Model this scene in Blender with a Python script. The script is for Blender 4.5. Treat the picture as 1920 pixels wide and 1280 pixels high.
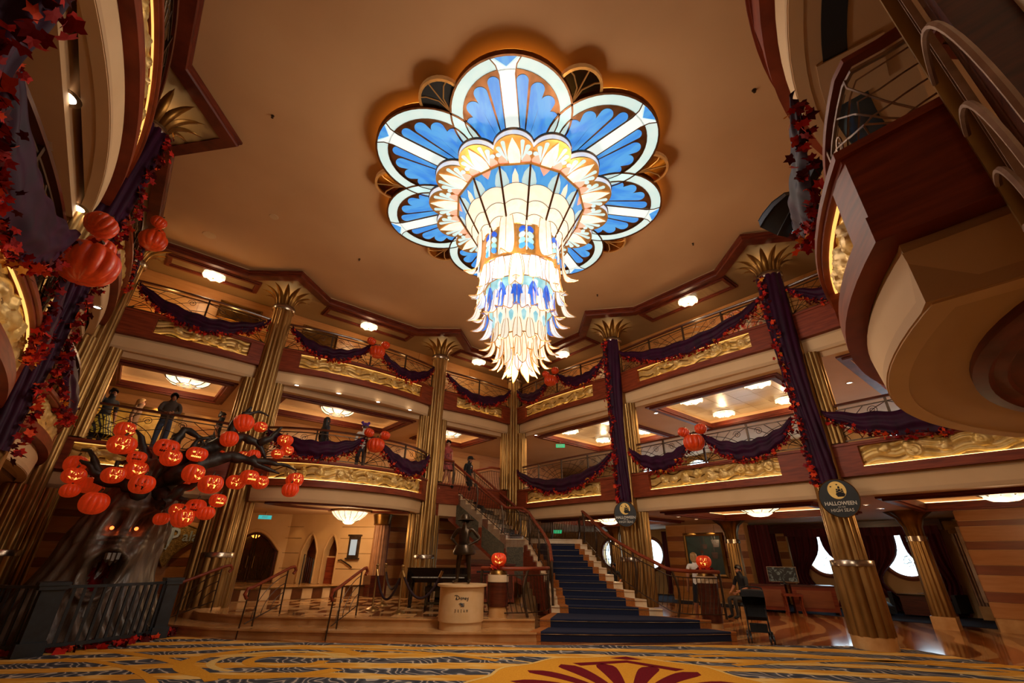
import bpy, bmesh, math, random
from mathutils import Vector, Matrix, noise
PI = math.pi
R = math.radians
sin, cos = math.sin, math.cos
SC = bpy.context.scene
COL = SC.collection
rnd = random.Random(11)
for o in list(bpy.data.objects):
    bpy.data.objects.remove(o)

# ------------------------------------------------------------------ camera, world, exposure
cam = bpy.data.cameras.new('camera')
cam.sensor_width = 36
cam.lens = 828.8 / 1920 * 36
cam.clip_end = 200
camo = bpy.data.objects.new('camera', cam)
COL.objects.link(camo)
_t, _r = R(25.844), R(.7017)
_x = Vector((1, 0, 0)); _y = Vector((0, -sin(_t), cos(_t))); _f = Vector((0, cos(_t), sin(_t)))
_right = _x * cos(_r) + _y * sin(_r); _up = _y * cos(_r) - _x * sin(_r)
camo.matrix_world = Matrix((( _right.x, _up.x, -_f.x, 0), (_right.y, _up.y, -_f.y, 0), (_right.z, _up.z, -_f.z, 1.5), (0, 0, 0, 1)))
SC.camera = camo
SC.view_settings.view_transform = 'Standard'
SC.view_settings.look = 'None'
SC.view_settings.exposure = 0
SC.view_settings.gamma = 1
SC.view_settings.use_curve_mapping = False
wd = bpy.data.worlds.new('daylight'); SC.world = wd; wd.use_nodes = True
wd.node_tree.nodes['Background'].inputs[0].default_value = (.66, .86, 1, 1)
wd.node_tree.nodes['Background'].inputs[1].default_value = 5
SC.cycles.max_bounces = 6
SC.cycles.diffuse_bounces = 3
SC.cycles.glossy_bounces = 3
SC.cycles.transparent_max_bounces = 8
SC.cycles.sample_clamp_indirect = 4
SC.cycles.use_denoising = True

# ------------------------------------------------------------------ room grid (metres)
EX, EY, ANG = .125, 18.02, R(-50.138)      # far corner of the atrium and its turn
PA, QB1, QB2, QW, PL = 5.28, 3.75, 5.67, 13.17, 15.84
d2 = (cos(ANG), sin(ANG)); d1 = (sin(ANG), -cos(ANG))
A1 = math.atan2(d1[1], d1[0]); A2 = ANG
def W(p, q, z=0):
    return (EX + p * d2[0] + q * d1[0], EY + p * d2[1] + q * d1[1], z)
Z5T, Z5B, Z4T, Z4B = 7.0, 6.35, 3.73, 3.08
ZC4, ZC3, ZS5, ZM = 5.83, 2.70, 8.90, 9.12

# ------------------------------------------------------------------ lamps of the room
WARM = (1, .60, .30)
def lamp(name, loc, power, color=WARM, radius=.15, spot=None, blend=.6, aim=None):
    l = bpy.data.lights.new(name, 'SPOT' if spot else 'POINT')
    l.energy = power; l.color = color; l.shadow_soft_size = radius
    if spot:
        l.spot_size = R(spot); l.spot_blend = blend
    o = bpy.data.objects.new(name, l); COL.objects.link(o); o.location = loc
    if aim is not None:
        o.rotation_euler = (Vector(aim) - Vector(loc)).to_track_quat('-Z', 'Y').to_euler()
    return o

# ------------------------------------------------------------------ mesh helpers
class MB:
    def __init__(s): s.v = []; s.f = []; s.m = []
    def add(s, vs, fs, m=0):
        b = len(s.v); s.v += [tuple(v) for v in vs]
        for f in fs: s.f.append([b + i for i in f]); s.m.append(m)
        return s
    def bx(s, x0, x1, y0, y1, z0, z1, m=0):
        v = [(x, y, z) for z in (z0, z1) for y in (y0, y1) for x in (x0, x1)]
        return s.add(v, [(0, 2, 3, 1), (4, 5, 7, 6), (0, 1, 5, 4), (2, 6, 7, 3), (0, 4, 6, 2), (1, 3, 7, 5)], m)
    def ob(s, c, half, rot, m=0):
        v = [Vector(c) + rot @ Vector((a * half[0], b * half[1], d * half[2])) for d in (-1, 1) for b in (-1, 1) for a in (-1, 1)]
        return s.add(v, [(0, 2, 3, 1), (4, 5, 7, 6), (0, 1, 5, 4), (2, 6, 7, 3), (0, 4, 6, 2), (1, 3, 7, 5)], m)
    def tube(s, pts, r, n=6, closed=False, m=0, cap=True, flat=1.0):
        P = [Vector(p) for p in pts]; N = len(P)
        if N < 2: return s
        rr = r if isinstance(r, (list, tuple)) else [r] * N
        ring = []; up = None
        for i in range(N):
            if closed: t = P[(i + 1) % N] - P[i - 1]
            else: t = P[min(i + 1, N - 1)] - P[max(i - 1, 0)]
            if t.length < 1e-9: t = Vector((0, 0, 1))
            t.normalize()
            if up is None:
                up = Vector((0, 0, 1)) if abs(t.z) < .9 else Vector((1, 0, 0))
            u = up - t * up.dot(t)
            if u.length < 1e-5: u = t.orthogonal()
            u.normalize(); w = t.cross(u); up = u
            ring.append([P[i] + (u * cos(2 * PI * k / n) * flat + w * sin(2 * PI * k / n)) * rr[i] for k in range(n)])
        vs = [q for g in ring for q in g]; fs = []
        for i in range(N if closed else N - 1):
            a = i * n; b = ((i + 1) % N) * n
            for k in range(n): fs.append((a + k, a + (k + 1) % n, b + (k + 1) % n, b + k))
        if cap and not closed:
            fs.append(tuple(range(n))[::-1]); fs.append(tuple((N - 1) * n + k for k in range(n)))
        return s.add(vs, fs, m)
    def lathe(s, prof, n=24, c=(0, 0, 0), m=0, mod=None, sx=1, sy=1, a0=0, a1=2 * PI):
        full = abs(a1 - a0 - 2 * PI) < 1e-6
        cols = n if full else n + 1
        vs = []; fs = []
        for (r, z) in prof:
            for k in range(cols):
                a = a0 + (a1 - a0) * k / n; q = r * (mod(a, z) if mod else 1)
                vs.append((c[0] + q * cos(a) * sx, c[1] + q * sin(a) * sy, c[2] + z))
        for i in range(len(prof) - 1):
            for k in range(n):
                k2 = (k + 1) % cols if full else k + 1
                fs.append((i * cols + k, i * cols + k2, (i + 1) * cols + k2, (i + 1) * cols + k))
        return s.add(vs, fs, m)
    def disc(s, c, r, n=24, m=0, sx=1, sy=1):
        vs = [(c[0] + r * cos(2 * PI * k / n) * sx, c[1] + r * sin(2 * PI * k / n) * sy, c[2]) for k in range(n)]
        return s.add(vs, [tuple(range(n))], m)
    def ball(s, c, r, n=10, m=0, sc=(1, 1, 1)):
        vs = []; fs = []
        h = max(4, n // 2)
        for i in range(h + 1):
            t = PI * i / h
            for k in range(n):
                a = 2 * PI * k / n
                vs.append((c[0] + r * sin(t) * cos(a) * sc[0], c[1] + r * sin(t) * sin(a) * sc[1], c[2] + r * cos(t) * sc[2]))
        for i in range(h):
            for k in range(n):
                fs.append((i * n + k, (i + 1) * n + k, (i + 1) * n + (k + 1) % n, i * n + (k + 1) % n))
        return s.add(vs, fs, m)
    def grid(s, fn, nu, nv, m=0, wrap=False):
        vs = [fn(i / nu, j / nv) for j in range(nv + 1) for i in range(nu + 1)]
        fs = [(j * (nu + 1) + i, j * (nu + 1) + i + 1, (j + 1) * (nu + 1) + i + 1, (j + 1) * (nu + 1) + i) for j in range(nv) for i in range(nu)]
        return s.add(vs, fs, m)
    def prism(s, poly, z0, z1, m=0):
        n = len(poly)
        vs = [(x, y, z0) for x, y in poly] + [(x, y, z1) for x, y in poly]
        fs = [tuple(range(n))[::-1], tuple(range(n, 2 * n))] + [(i, (i + 1) % n, n + (i + 1) % n, n + i) for i in range(n)]
        return s.add(vs, fs, m)
    def sweep(s, path, prof, m=0, closed=False, caps=True, inward=None):
        """path: (x,y) list; prof: closed loop of (offset to the left of travel, z)"""
        n = len(path); N = []
        for i in range(n):
            a = path[i - 1] if (i > 0 or closed) else None
            b = path[(i + 1) % n] if (i < n - 1 or closed) else None
            p = path[i]; ns = []
            for u, w in ((a, p), (p, b)):
                if u is None or w is None: continue
                dx, dy = w[0] - u[0], w[1] - u[1]; l = math.hypot(dx, dy) or 1
                ns.append((-dy / l, dx / l))
            if len(ns) == 2:
                nx, ny = ns[0][0] + ns[1][0], ns[0][1] + ns[1][1]; l = math.hypot(nx, ny) or 1
                nx /= l; ny /= l; k = max(.35, nx * ns[0][0] + ny * ns[0][1]); N.append((nx / k, ny / k))
            else: N.append(ns[0])
        k = len(prof); vs = []; fs = []
        for i in range(n):
            for (o, z) in prof: vs.append((path[i][0] + N[i][0] * o, path[i][1] + N[i][1] * o, z))
        for i in range(n if closed else n - 1):
            a = i * k; b = ((i + 1) % n) * k
            for j in range(k): fs.append((a + j, a + (j + 1) % k, b + (j + 1) % k, b + j))
        if caps and not closed:
            fs.append(tuple(range(k))); fs.append(tuple((n - 1) * k + j for j in range(k))[::-1])
        return s.add(vs, fs, m)
    def mesh(s, name, mats, smooth=40):
        me = bpy.data.meshes.new(name)
        me.from_pydata(s.v, [], s.f)
        for mt in (mats if isinstance(mats, (list, tuple)) else [mats]): me.materials.append(mt)
        if any(s.m): me.polygons.foreach_set('material_index', s.m)
        bm = bmesh.new(); bm.from_mesh(me); bmesh.ops.recalc_face_normals(bm, faces=bm.faces); bm.to_mesh(me); bm.free()
        if smooth:
            me.shade_smooth()
            if smooth < 180: me.set_sharp_from_angle(angle=R(smooth))
        me.update()
        return me
    def build(s, name, mats, parent=None, loc=(0, 0, 0), rz=0, smooth=40):
        return ob(name, s.mesh(name, mats, smooth), parent, loc, rz)

def ob(name, me, parent=None, loc=(0, 0, 0), rz=0, sc=None):
    o = bpy.data.objects.new(name, me); COL.objects.link(o)
    o.location = loc; o.rotation_euler = (0, 0, rz)
    if sc is not None: o.scale = sc if isinstance(sc, (tuple, list)) else (sc, sc, sc)
    if parent is not None: o.parent = parent
    return o
def tag(o, label=None, cat=None, group=None, kind=None):
    for k, v in (('label', label), ('category', cat), ('group', group), ('kind', kind)):
        if v: o[k] = v
    return o
def thing(name, label, cat, loc=(0, 0, 0), rz=0, group=None):
    return tag(ob(name, None, None, loc, rz), label, cat, group)
def dup(root, loc=None, rz=None, label=None, group=None, sc=None):
    r = root.copy(); COL.objects.link(r)
    if loc is not None: r.location = loc
    if rz is not None: r.rotation_euler = (0, 0, rz)
    if sc is not None: r.scale = (sc, sc, sc)
    if label: r['label'] = label
    if group: r['group'] = group
    for ch in list(root.children):
        c = ch.copy(); COL.objects.link(c); c.parent = r
        for g in list(ch.children):
            d = g.copy(); COL.objects.link(d); d.parent = c
    return r
def struct(name, mb, mat, loc=(0, 0, 0), rz=0, smooth=40):
    return tag(mb.build(name, mat, None, loc, rz, smooth), kind='structure')
MF = dict(loc=W(0, 0), rz=A1)       # master frame: local x = q, local y = p
def WF(q, p, z=0): return W(p, q, z)

# ------------------------------------------------------------------ materials
def srgb(h):
    c = [int(h[i:i + 2], 16) / 255 for i in (0, 2, 4)]
    return tuple(x / 12.92 if x <= .04045 else ((x + .055) / 1.055) ** 2.4 for x in c) + (1,)
class NT:
    def __init__(s, name):
        s.mat = bpy.data.materials.new(name); s.mat.use_nodes = True
        s.t = s.mat.node_tree; s.b = s.t.nodes['Principled BSDF']
    def n(s, typ, **kw):
        nd = s.t.nodes.new(typ)
        for k, v in kw.items():
            if k.startswith('i_'):
                key = k[2:]; key = int(key) if key.isdigit() else key.replace('_', ' ')
                nd.inputs[key].default_value = v
            else: setattr(nd, k, v)
        return nd
    def l(s, a, b): s.t.links.new(a, b)
    def m(s, op, a, b=None, c=None):
        nd = s.t.nodes.new('ShaderNodeMath'); nd.operation = op
        for i, x in enumerate((a, b, c)):
            if x is None: continue
            if isinstance(x, (int, float)): nd.inputs[i].default_value = x
            else: s.l(x, nd.inputs[i])
        return nd.outputs[0]
    def mix(s, f, a, b):
        nd = s.t.nodes.new('ShaderNodeMix'); nd.data_type = 'RGBA'
        for k, x in ((0, f), (6, a), (7, b)):
            if isinstance(x, (int, float, tuple)): nd.inputs[k].default_value = x
            else: s.l(x, nd.inputs[k])
        return nd.outputs[2]
    def coord(s, kind='Object', scale=(1, 1, 1), rot=(0, 0, 0)):
        tc = s.n('ShaderNodeTexCoord'); mp = s.n('ShaderNodeMapping')
        mp.inputs['Scale'].default_value = scale; mp.inputs['Rotation'].default_value = rot
        s.l(tc.outputs[kind], mp.inputs[0]); return mp.outputs[0]
    def bump(s, h, strength=.3, dist=.02):
        b = s.n('ShaderNodeBump'); b.inputs['Strength'].default_value = strength; b.inputs['Distance'].default_value = dist
        s.l(h, b.inputs['Height']); s.l(b.outputs[0], s.b.inputs['Normal'])
    def ramp(s, f, stops, interp='LINEAR'):
        r = s.n('ShaderNodeValToRGB'); r.color_ramp.interpolation = interp
        e = r.color_ramp.elements
        while len(e) < len(stops): e.new(.5)
        for i, (p, c) in enumerate(stops): e[i].position = p; e[i].color = c
        s.l(f, r.inputs[0]); return r.outputs[0]
def mat(name, c1, c2=None, rough=.5, metal=0, scale=6, stretch=(1, 1, 1), bump=0, emit=None, es=1, detail=4, bscale=None, coat=0, sheen=0, spec=None):
    t = NT(name); b = t.b
    c1 = srgb(c1) if isinstance(c1, str) else c1
    c2 = srgb(c2) if isinstance(c2, str) else (c2 or tuple(min(1, x * .8) for x in c1[:3]) + (1,))
    nz = t.n('ShaderNodeTexNoise'); nz.inputs['Scale'].default_value = scale; nz.inputs['Detail'].default_value = detail
    t.l(t.coord(scale=stretch), nz.inputs[0])
    t.l(t.ramp(nz.outputs[0], [(.35, c1), (.68, c2)]), b.inputs['Base Color'])
    b.inputs['Roughness'].default_value = rough; b.inputs['Metallic'].default_value = metal
    if coat: b.inputs['Coat Weight'].default_value = coat; b.inputs['Coat Roughness'].default_value = .15
    if sheen: b.inputs['Sheen Weight'].default_value = sheen
    if spec is not None: b.inputs['Specular IOR Level'].default_value = spec
    if bump:
        n2 = t.n('ShaderNodeTexNoise'); n2.inputs['Scale'].default_value = bscale or scale * 3; n2.inputs['Detail'].default_value = 3
        t.l(t.coord(scale=stretch), n2.inputs[0]); t.bump(n2.outputs[0], bump)
    if emit is not None:
        e = srgb(emit) if isinstance(emit, str) else emit
        b.inputs['Emission Color'].default_value = e; b.inputs['Emission Strength'].default_value = es
    return t.mat
def glow(name, c, s, c2=None, scale=5, stretch=(1, 1, 1)):
    """lit glass of a lamp: gentle variation over the pane"""
    t = NT(name); b = t.b
    c = srgb(c) if isinstance(c, str) else c
    c2 = srgb(c2) if isinstance(c2, str) else (c2 or c)
    nz = t.n('ShaderNodeTexNoise'); nz.inputs['Scale'].default_value = scale; nz.inputs['Detail'].default_value = 2
    t.l(t.coord(scale=stretch), nz.inputs[0])
    col = t.ramp(nz.outputs[0], [(.38, c), (.62, c2)])
    t.l(col, b.inputs['Emission Color']); b.inputs['Emission Strength'].default_value = s
    b.inputs['Base Color'].default_value = tuple(x * .5 for x in c[:3]) + (1,); b.inputs['Roughness'].default_value = .35
    return t.mat
M = {}
M['wood'] = mat('mahogany', '8a3a1c', '6a2812', .5, scale=2.5, stretch=(1, 1, 9), spec=.3)
M['wood_dark'] = mat('dark_mahogany', '5a2412', '3a130a', .3, scale=3, stretch=(1, 1, 9), coat=.3)
M['wood_trim'] = mat('cornice_wood', '6e2a14', '4a180b', .5, scale=3, stretch=(1, 1, 9), spec=.3)
M['cream'] = mat('cream_paint', 'dcb98c', 'd3ae80', .7, scale=1.2)
M['soffit'] = mat('soffit_paint', 'c9a57c', 'bf9a70', .75, scale=.8)
M['ceil'] = mat('ceiling_paint', 'c79a6c', 'bd8f62', .8, scale=.5)
M['white'] = mat('white_paint', 'e9d9c0', 'e2d0b4', .6, scale=1)
M['gold'] = mat('brushed_gold', 'ae8a54', '8a6838', .36, .85, scale=4, stretch=(1, 1, .3), bump=.05)
M['gold_dark'] = mat('antique_gold', '8a6430', '5f411c', .34, .9, scale=3)
M['steel'] = mat('steel_band', 'b9aa98', '96887a', .25, .95, scale=5)
M['relief'] = mat('gilded_relief', 'd8b676', 'c09848', .42, .45, scale=6, bump=.1)
M['bronze'] = mat('bronze_iron', '54402e', '3a2b20', .4, .7, scale=8)
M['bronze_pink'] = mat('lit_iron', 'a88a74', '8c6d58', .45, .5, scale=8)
M['black'] = mat('black_gap', '0a0908', '060505', .7)
M['marble'] = mat('beige_marble', 'c99a66', 'b07c46', .16, scale=2.2, detail=8)
M['marble_tan'] = mat('tan_marble', 'd6aa74', 'bd8a52', .2, scale=3, detail=8)
M['purple'] = mat('plum_satin', '380a2c', '22061d', .6, scale=3, stretch=(2, 2, .5), spec=.2)
M['navy'] = mat('navy_carpet', '0e1838', '0a1128', .95, scale=60, bump=.3)
M['iron'] = mat('painted_iron', '1a1d20', '101214', .45, scale=9)
M['led'] = glow('warm_led', (1, .66, .22, 1), 6)
M['led2'] = glow('warm_led_dim', (1, .56, .13, 1), 1.3)
M['cove'] = glow('cove_strip', (1, .66, .30, 1), 4)
M['lampglass'] = glow('alabaster_glass', (1, .80, .52, 1), 1.5, (1, .62, .32, 1), scale=9)
M['lampcore'] = glow('lamp_bowl_glass', (1, .88, .66, 1), 1.5, (1, .70, .38, 1), scale=7)
M['down'] = glow('downlight_lens', (1, .86, .7, 1), 7)
M['stripe'] = mat('wall_veneer', 'c08448', 'b47539', .42, scale=2, stretch=(1, 1, 8), coat=.15)
M['stripe_dark'] = mat('wall_veneer_dark', '8a4a20', '7c3f1a', .42, scale=2, stretch=(1, 1, 8), coat=.15)
M['wallcream'] = mat('alcove_wall', 'd8b07a', 'cfa56c', .6, scale=2)

# ================================================================== STRUCTURE: floor, carpet, platforms
mb = MB(); mb.bx(-10, 17, -8, 20, -.3, 0)
t = NT('swirled_marble'); b = t.b
co = t.coord(scale=(.16, .16, .16))
wv = t.n('ShaderNodeTexWave', wave_type='RINGS', rings_direction='SPHERICAL'); wv.inputs['Scale'].default_value = 1.7
wv.inputs['Distortion'].default_value = 5.5; wv.inputs['Detail'].default_value = 2; wv.inputs['Detail Scale'].default_value = .9
t.l(co, wv.inputs[0])
nz = t.n('ShaderNodeTexNoise'); nz.inputs['Scale'].default_value = 2.5; nz.inputs['Detail'].default_value = 7; t.l(t.coord(), nz.inputs[0])
base = t.ramp(nz.outputs[0], [(.35, srgb('cf9a62')), (.65, srgb('b97f49'))])
band = t.ramp(wv.outputs[0], [(.0, srgb('7a4a28')), (.16, srgb('9a6234')), (.2, (1, 1, 1, 1)), (.7, (1, 1, 1, 1)), (.76, srgb('c08a52'))])
mx = t.n('ShaderNodeMix', data_type='RGBA', blend_type='MULTIPLY'); mx.inputs[0].default_value = .85
t.l(base, mx.inputs[6]); t.l(band, mx.inputs[7]); t.l(mx.outputs[2], b.inputs['Base Color'])
b.inputs['Roughness'].default_value = .1; b.inputs['Specular IOR Level'].default_value = .6
M['floor'] = t.mat
struct('floor', mb, M['floor'], **MF)

# carpet: grey watered-silk ground, golden sweeping bands
t = NT('lobby_carpet'); b = t.b
o_ = t.coord()
w1 = t.n('ShaderNodeTexWave', wave_type='BANDS', bands_direction='DIAGONAL'); w1.inputs['Scale'].default_value = 1.6; w1.inputs['Distortion'].default_value = 16
w1.inputs['Detail'].default_value = 2; w1.inputs['Detail Scale'].default_value = .8; t.l(o_, w1.inputs[0])
grey = t.ramp(w1.outputs[0], [(.0, srgb('3a3c44')), (.3, srgb('55565c')), (.36, srgb('a59a8e')), (.58, srgb('b9ad9e')), (.64, srgb('5a5a60')), (1, srgb('34363e'))])
w2 = t.n('ShaderNodeTexWave', wave_type='RINGS', rings_direction='SPHERICAL'); w2.inputs['Scale'].default_value = .42; w2.inputs['Distortion'].default_value = 7
w2.inputs['Detail'].default_value = 2; w2.inputs['Detail Scale'].default_value = .5; t.l(t.coord(scale=(.6, 1.15, 1)), w2.inputs[0])
nzb = t.n('ShaderNodeTexNoise'); nzb.inputs['Scale'].default_value = 2.2; nzb.inputs['Detail'].default_value = 2; t.l(t.coord(scale=(.5, 1.4, 1)), nzb.inputs[0])
msk = t.m('ADD', w2.outputs[0], t.m('MULTIPLY', t.m('SUBTRACT', nzb.outputs[0], .5), 1.5))
gold = t.ramp(msk, [(.50, (0, 0, 0, 1)), (.53, (1, 1, 1, 1))])
nz = t.n('ShaderNodeTexNoise'); nz.inputs['Scale'].default_value = 3.3; t.l(t.coord(scale=(.4, 1.5, 1)), nz.inputs[0])
gc = t.ramp(nz.outputs[0], [(.36, srgb('c88a2e')), (.5, srgb('d39a3a')), (.62, srgb('dcb46a'))])
t.l(t.mix(gold, grey, gc), b.inputs['Base Color']); b.inputs['Roughness'].default_value = .95; b.inputs['Specular IOR Level'].default_value = .1
n3 = t.n('ShaderNodeTexNoise'); n3.inputs['Scale'].default_value = 220; t.l(o_, n3.inputs[0]); t.bump(n3.outputs[0], .4, .01)
M['carpet'] = t.mat
cp = [(-9.2, 10.9), (-7.05, 10.45), (-4.7, 9.88), (-1.3, 9.74), (1.6, 9.9), (4.5, 10.12), (6.6, 10.15), (7.5, 9.95), (8.0, 8.5), (8.3, 5), (5.5, -.5), (-1, -.8), (-6, 2.5), (-9.6, 6.8)]
mb = MB(); mb.prism(cp, 0, .012)
cpt = tag(mb.build('carpet', M['carpet'], smooth=0), 'grey and gold swirling lobby carpet with dark red fan motif', 'carpet')
# woven motifs as flat inlays: the red fan on gold, two golden rings at the left
M['red_wool'] = mat('red_wool', '6e0f1c', '580c16', .95, scale=50, bump=.3, spec=.1)
M['gold_wool'] = mat('gold_wool', 'd2962f', 'c58424', .95, scale=50, bump=.3, spec=.1)
M['cream_wool'] = mat('cream_wool', 'd9b870', 'cfa85c', .95, scale=50, bump=.3, spec=.1)
FB, FAX = (1.42, 6.35), R(78)
def fpt(r, a): return (FB[0] + r * cos(FAX + a), FB[1] + r * sin(FAX + a))
ring = [fpt(2.62 - .55 * abs(math.sin(R(a) * 1.02)) ** 1.4 + .06 * cos(R(a) * 12), R(a) * .92) for a in range(-90, 91, 3)] + [fpt(.3, R(90)), fpt(.3, R(-90))]
mb = MB(); mb.prism(ring[::-1], .012, .0145); mb.build('gold_medallion', M['gold_wool'], cpt, smooth=0)
mb = MB(); mb.sweep(ring[:-2], [(.0, .0145), (.0, .016), (.05, .016), (.05, .0145)]); mb.build('medallion_edge', M['cream_wool'], cpt, smooth=0)
def fan_leaf(a, r0, r1, w, curve):
    L1, L2 = [], []
    for i in range(11):
        k = i / 10; r = r0 + (r1 - r0) * k; aa = a + curve * k * k; hw = w * (.35 + .65 * k) * (1 if k < .75 else math.sqrt(max(0, 1 - ((k - .75) / .25) ** 2)))
        L1.append(fpt(r, aa + hw / r)); L2.append(fpt(r, aa - hw / r))
    return L2 + L1[::-1][1:]
for s_ in (-1, 1):
    for a, r1, w, cv in ((9, 1.98, .17, 2), (25, 1.98, .18, 5), (41, 1.85, .16, 9), (57, 1.62, .13, 14)):
        mb = MB(); mb.prism(fan_leaf(R(a) * s_, .6, r1, w, R(cv) * s_), .0145, .0165); mb.build('red_ray', M['red_wool'], cpt, smooth=0)
def chevron(r0, r1, sp): return [fpt(r0 - .25 * sp, R(-sp * 22)), fpt(r0 + .02, 0), fpt(r0 - .25 * sp, R(sp * 22)), fpt(r1 - .25 * sp, R(sp * 24)), fpt(r1, 0), fpt(r1 - .25 * sp, R(-sp * 24))]
mb = MB(); mb.prism(chevron(2.08, 2.27, 1)[::1], .0145, .0165); mb.build('red_chevron', M['red_wool'], cpt, smooth=0)
mb = MB(); mb.prism([fpt(2.32, 0), fpt(2.4, R(-6)), fpt(2.58, 0), fpt(2.4, R(6))], .0145, .0165); mb.build('red_diamond', M['red_wool'], cpt, smooth=0)
def ring_band(c, r0, r1, a0, a1, m_, sx=1.25, z=.0005):
    N = 48; P = [(c[0] + r1 * sx * cos(R(a0 + (a1 - a0) * i / N)), c[1] + r1 * sin(R(a0 + (a1 - a0) * i / N))) for i in range(N + 1)] + [(c[0] + r0 * sx * cos(R(a1 - (a1 - a0) * i / N)), c[1] + r0 * sin(R(a1 - (a1 - a0) * i / N))) for i in range(N + 1)]
    mb = MB(); mb.prism(P, .012 + z, .0135 + z); mb.build('woven_arc', M[m_], cpt, smooth=0)
ring_band((-3.55, 8.25), .92, 1.12, 30, 330, 'gold_wool'); ring_band((-3.55, 8.25), .68, .78, 20, 250, 'cream_wool'); ring_band((-3.4, 8.3), .38, .52, 60, 360, 'gold_wool')
for c, r0, r1, a0, a1, m_ in (((-3.2, 3.2), 6.0, 6.14, 60, 92, 'gold_wool'), ((-3.2, 3.2), 6.22, 6.27, 55, 88, 'cream_wool'), ((-8, 3.5), 5.4, 5.56, 40, 85, 'gold_wool'), ((-7.5, 4.2), 4.0, 4.12, 30, 80, 'gold_wool'), ((4.2, 2.5), 6.5, 6.66, 55, 100, 'gold_wool'), ((4.5, 3.2), 5.2, 5.3, 40, 95, 'cream_wool'), ((6, 1.5), 7.2, 7.34, 70, 110, 'gold_wool')):
    ring_band(c, r0, r1, a0, a1, m_, 1.0, .0002)

# stepped marble platforms
def front(off):
    base_ = [(-8.6, 12.5), (-7.55, 11.25), (-6.9, 10.72), (-5.85, 10.36), (-4.6, 10.2), (-2.9, 10.16), (-1.2, 10.14), (.55, 10.28)]
    out = []
    for i, (x, y) in enumerate(base_):
        k = max(0, min(1, (x + 8.6) / 3))
        out.append((x + off * (1 - k) * .6, y + off))
    return out
back_pts = [W(.35, .6)[:2], W(-6, .2)[:2], W(-6, 13.2)[:2], (-9.6, 13.2)]
back_pts = [(.55, 12.2), (-.1, 15.6), W(.3, .5)[:2], W(-6, .5)[:2], W(-6, 12)[:2]]
p1 = front(0)
mb = MB(); mb.prism(p1 + back_pts, 0, .155)
mb.sweep(p1, [(.0, .12), (.0, .157), (-.035, .157), (-.035, .125)])
struct('trim_1', mb, M['marble'], smooth=30)
p2 = front(.62)[1:]
mb = MB(); mb.prism(p2 + back_pts, .155, .31)
mb.sweep(p2, [(.0, .275), (.0, .312), (-.035, .312), (-.035, .28)])
t = NT('checker_marble'); b = t.b
ck = t.n('ShaderNodeTexChecker'); ck.inputs['Scale'].default_value = 1.6; ck.inputs[1].default_value = srgb('cf9f66'); ck.inputs[2].default_value = srgb('7b4a28')
t.l(t.coord(rot=(0, 0, .7)), ck.inputs[0]); t.l(ck.outputs[0], b.inputs['Base Color']); b.inputs['Roughness'].default_value = .09
M['checker'] = t.mat
pl_ = struct('trim_2', mb, M['marble'], smooth=30)
# polished floor tiles of the platform
tm = None; k = 0
for i in range(16):
    for j in range(9):
        x = -6.1 + .48 * i + .1 * (j % 2); y = 11.25 + .48 * j
        Lq = None
        if y - 10.95 < max(0, (-5.2 - x)) * .9: continue
        rel = (x - EX, y - EY); p_ = rel[0] * d2[0] + rel[1] * d2[1]
        if p_ < -1.45 or x > .1: continue
        if tm is None:
            m_ = MB(); m_.bx(-.237, .237, -.237, .237, 0, .006)
            tm = [m_.mesh('floor_tile', M['marble_tan'], 0), m_.mesh('floor_tile', mat('brown_marble', '865632', '6c4224', .09, scale=4, detail=7), 0)]
        ob('tile', tm[(i + j) % 2], pl_, (x, y, .31)); k += 1
# upper landing of the restaurant lobby
lf = [W(-1.5, 9.3)[:2], W(-1.25, 8.0)[:2], W(-1.2, 6.3)[:2], W(-1.3, 4.9)[:2]]
mb = MB(); mb.prism(lf[::-1] + [W(-6, 9.3)[:2]] + [W(-6, 3)[:2]], .31, .62) if False else mb.prism([lf[0], lf[1], lf[2], lf[3], W(-6, 4.9)[:2], W(-6, 9.3)[:2]], .31, .62)
up = struct('trim_3', mb, M['marble_tan'], smooth=30)
cm = [mat('riser_white', 'e0bd8c', 'd2aa74', .14, scale=4), mat('riser_brown', '6b3f22', '542f18', .14, scale=4)]
for s_ in range(3):
    a, c_ = lf[s_], lf[s_ + 1]; n = 6
    for i in range(n):
        mb = MB()
        x0, y0 = a[0] + (c_[0] - a[0]) * i / n, a[1] + (c_[1] - a[1]) * i / n
        x1, y1 = a[0] + (c_[0] - a[0]) * (i + .96) / n, a[1] + (c_[1] - a[1]) * (i + .96) / n
        mb.sweep([(x0, y0), (x1, y1)], [(-.0, .33), (.0, .585), (-.02, .585), (-.02, .33)])
        mb.build('riser_tile', cm[i % 2], up, smooth=0)
mb = MB(); mb.sweep(lf, [(.02, .6), (.02, .63), (-.05, .63), (-.05, .6)]); mb.build('nosing', M['gold_dark'], up)

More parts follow.
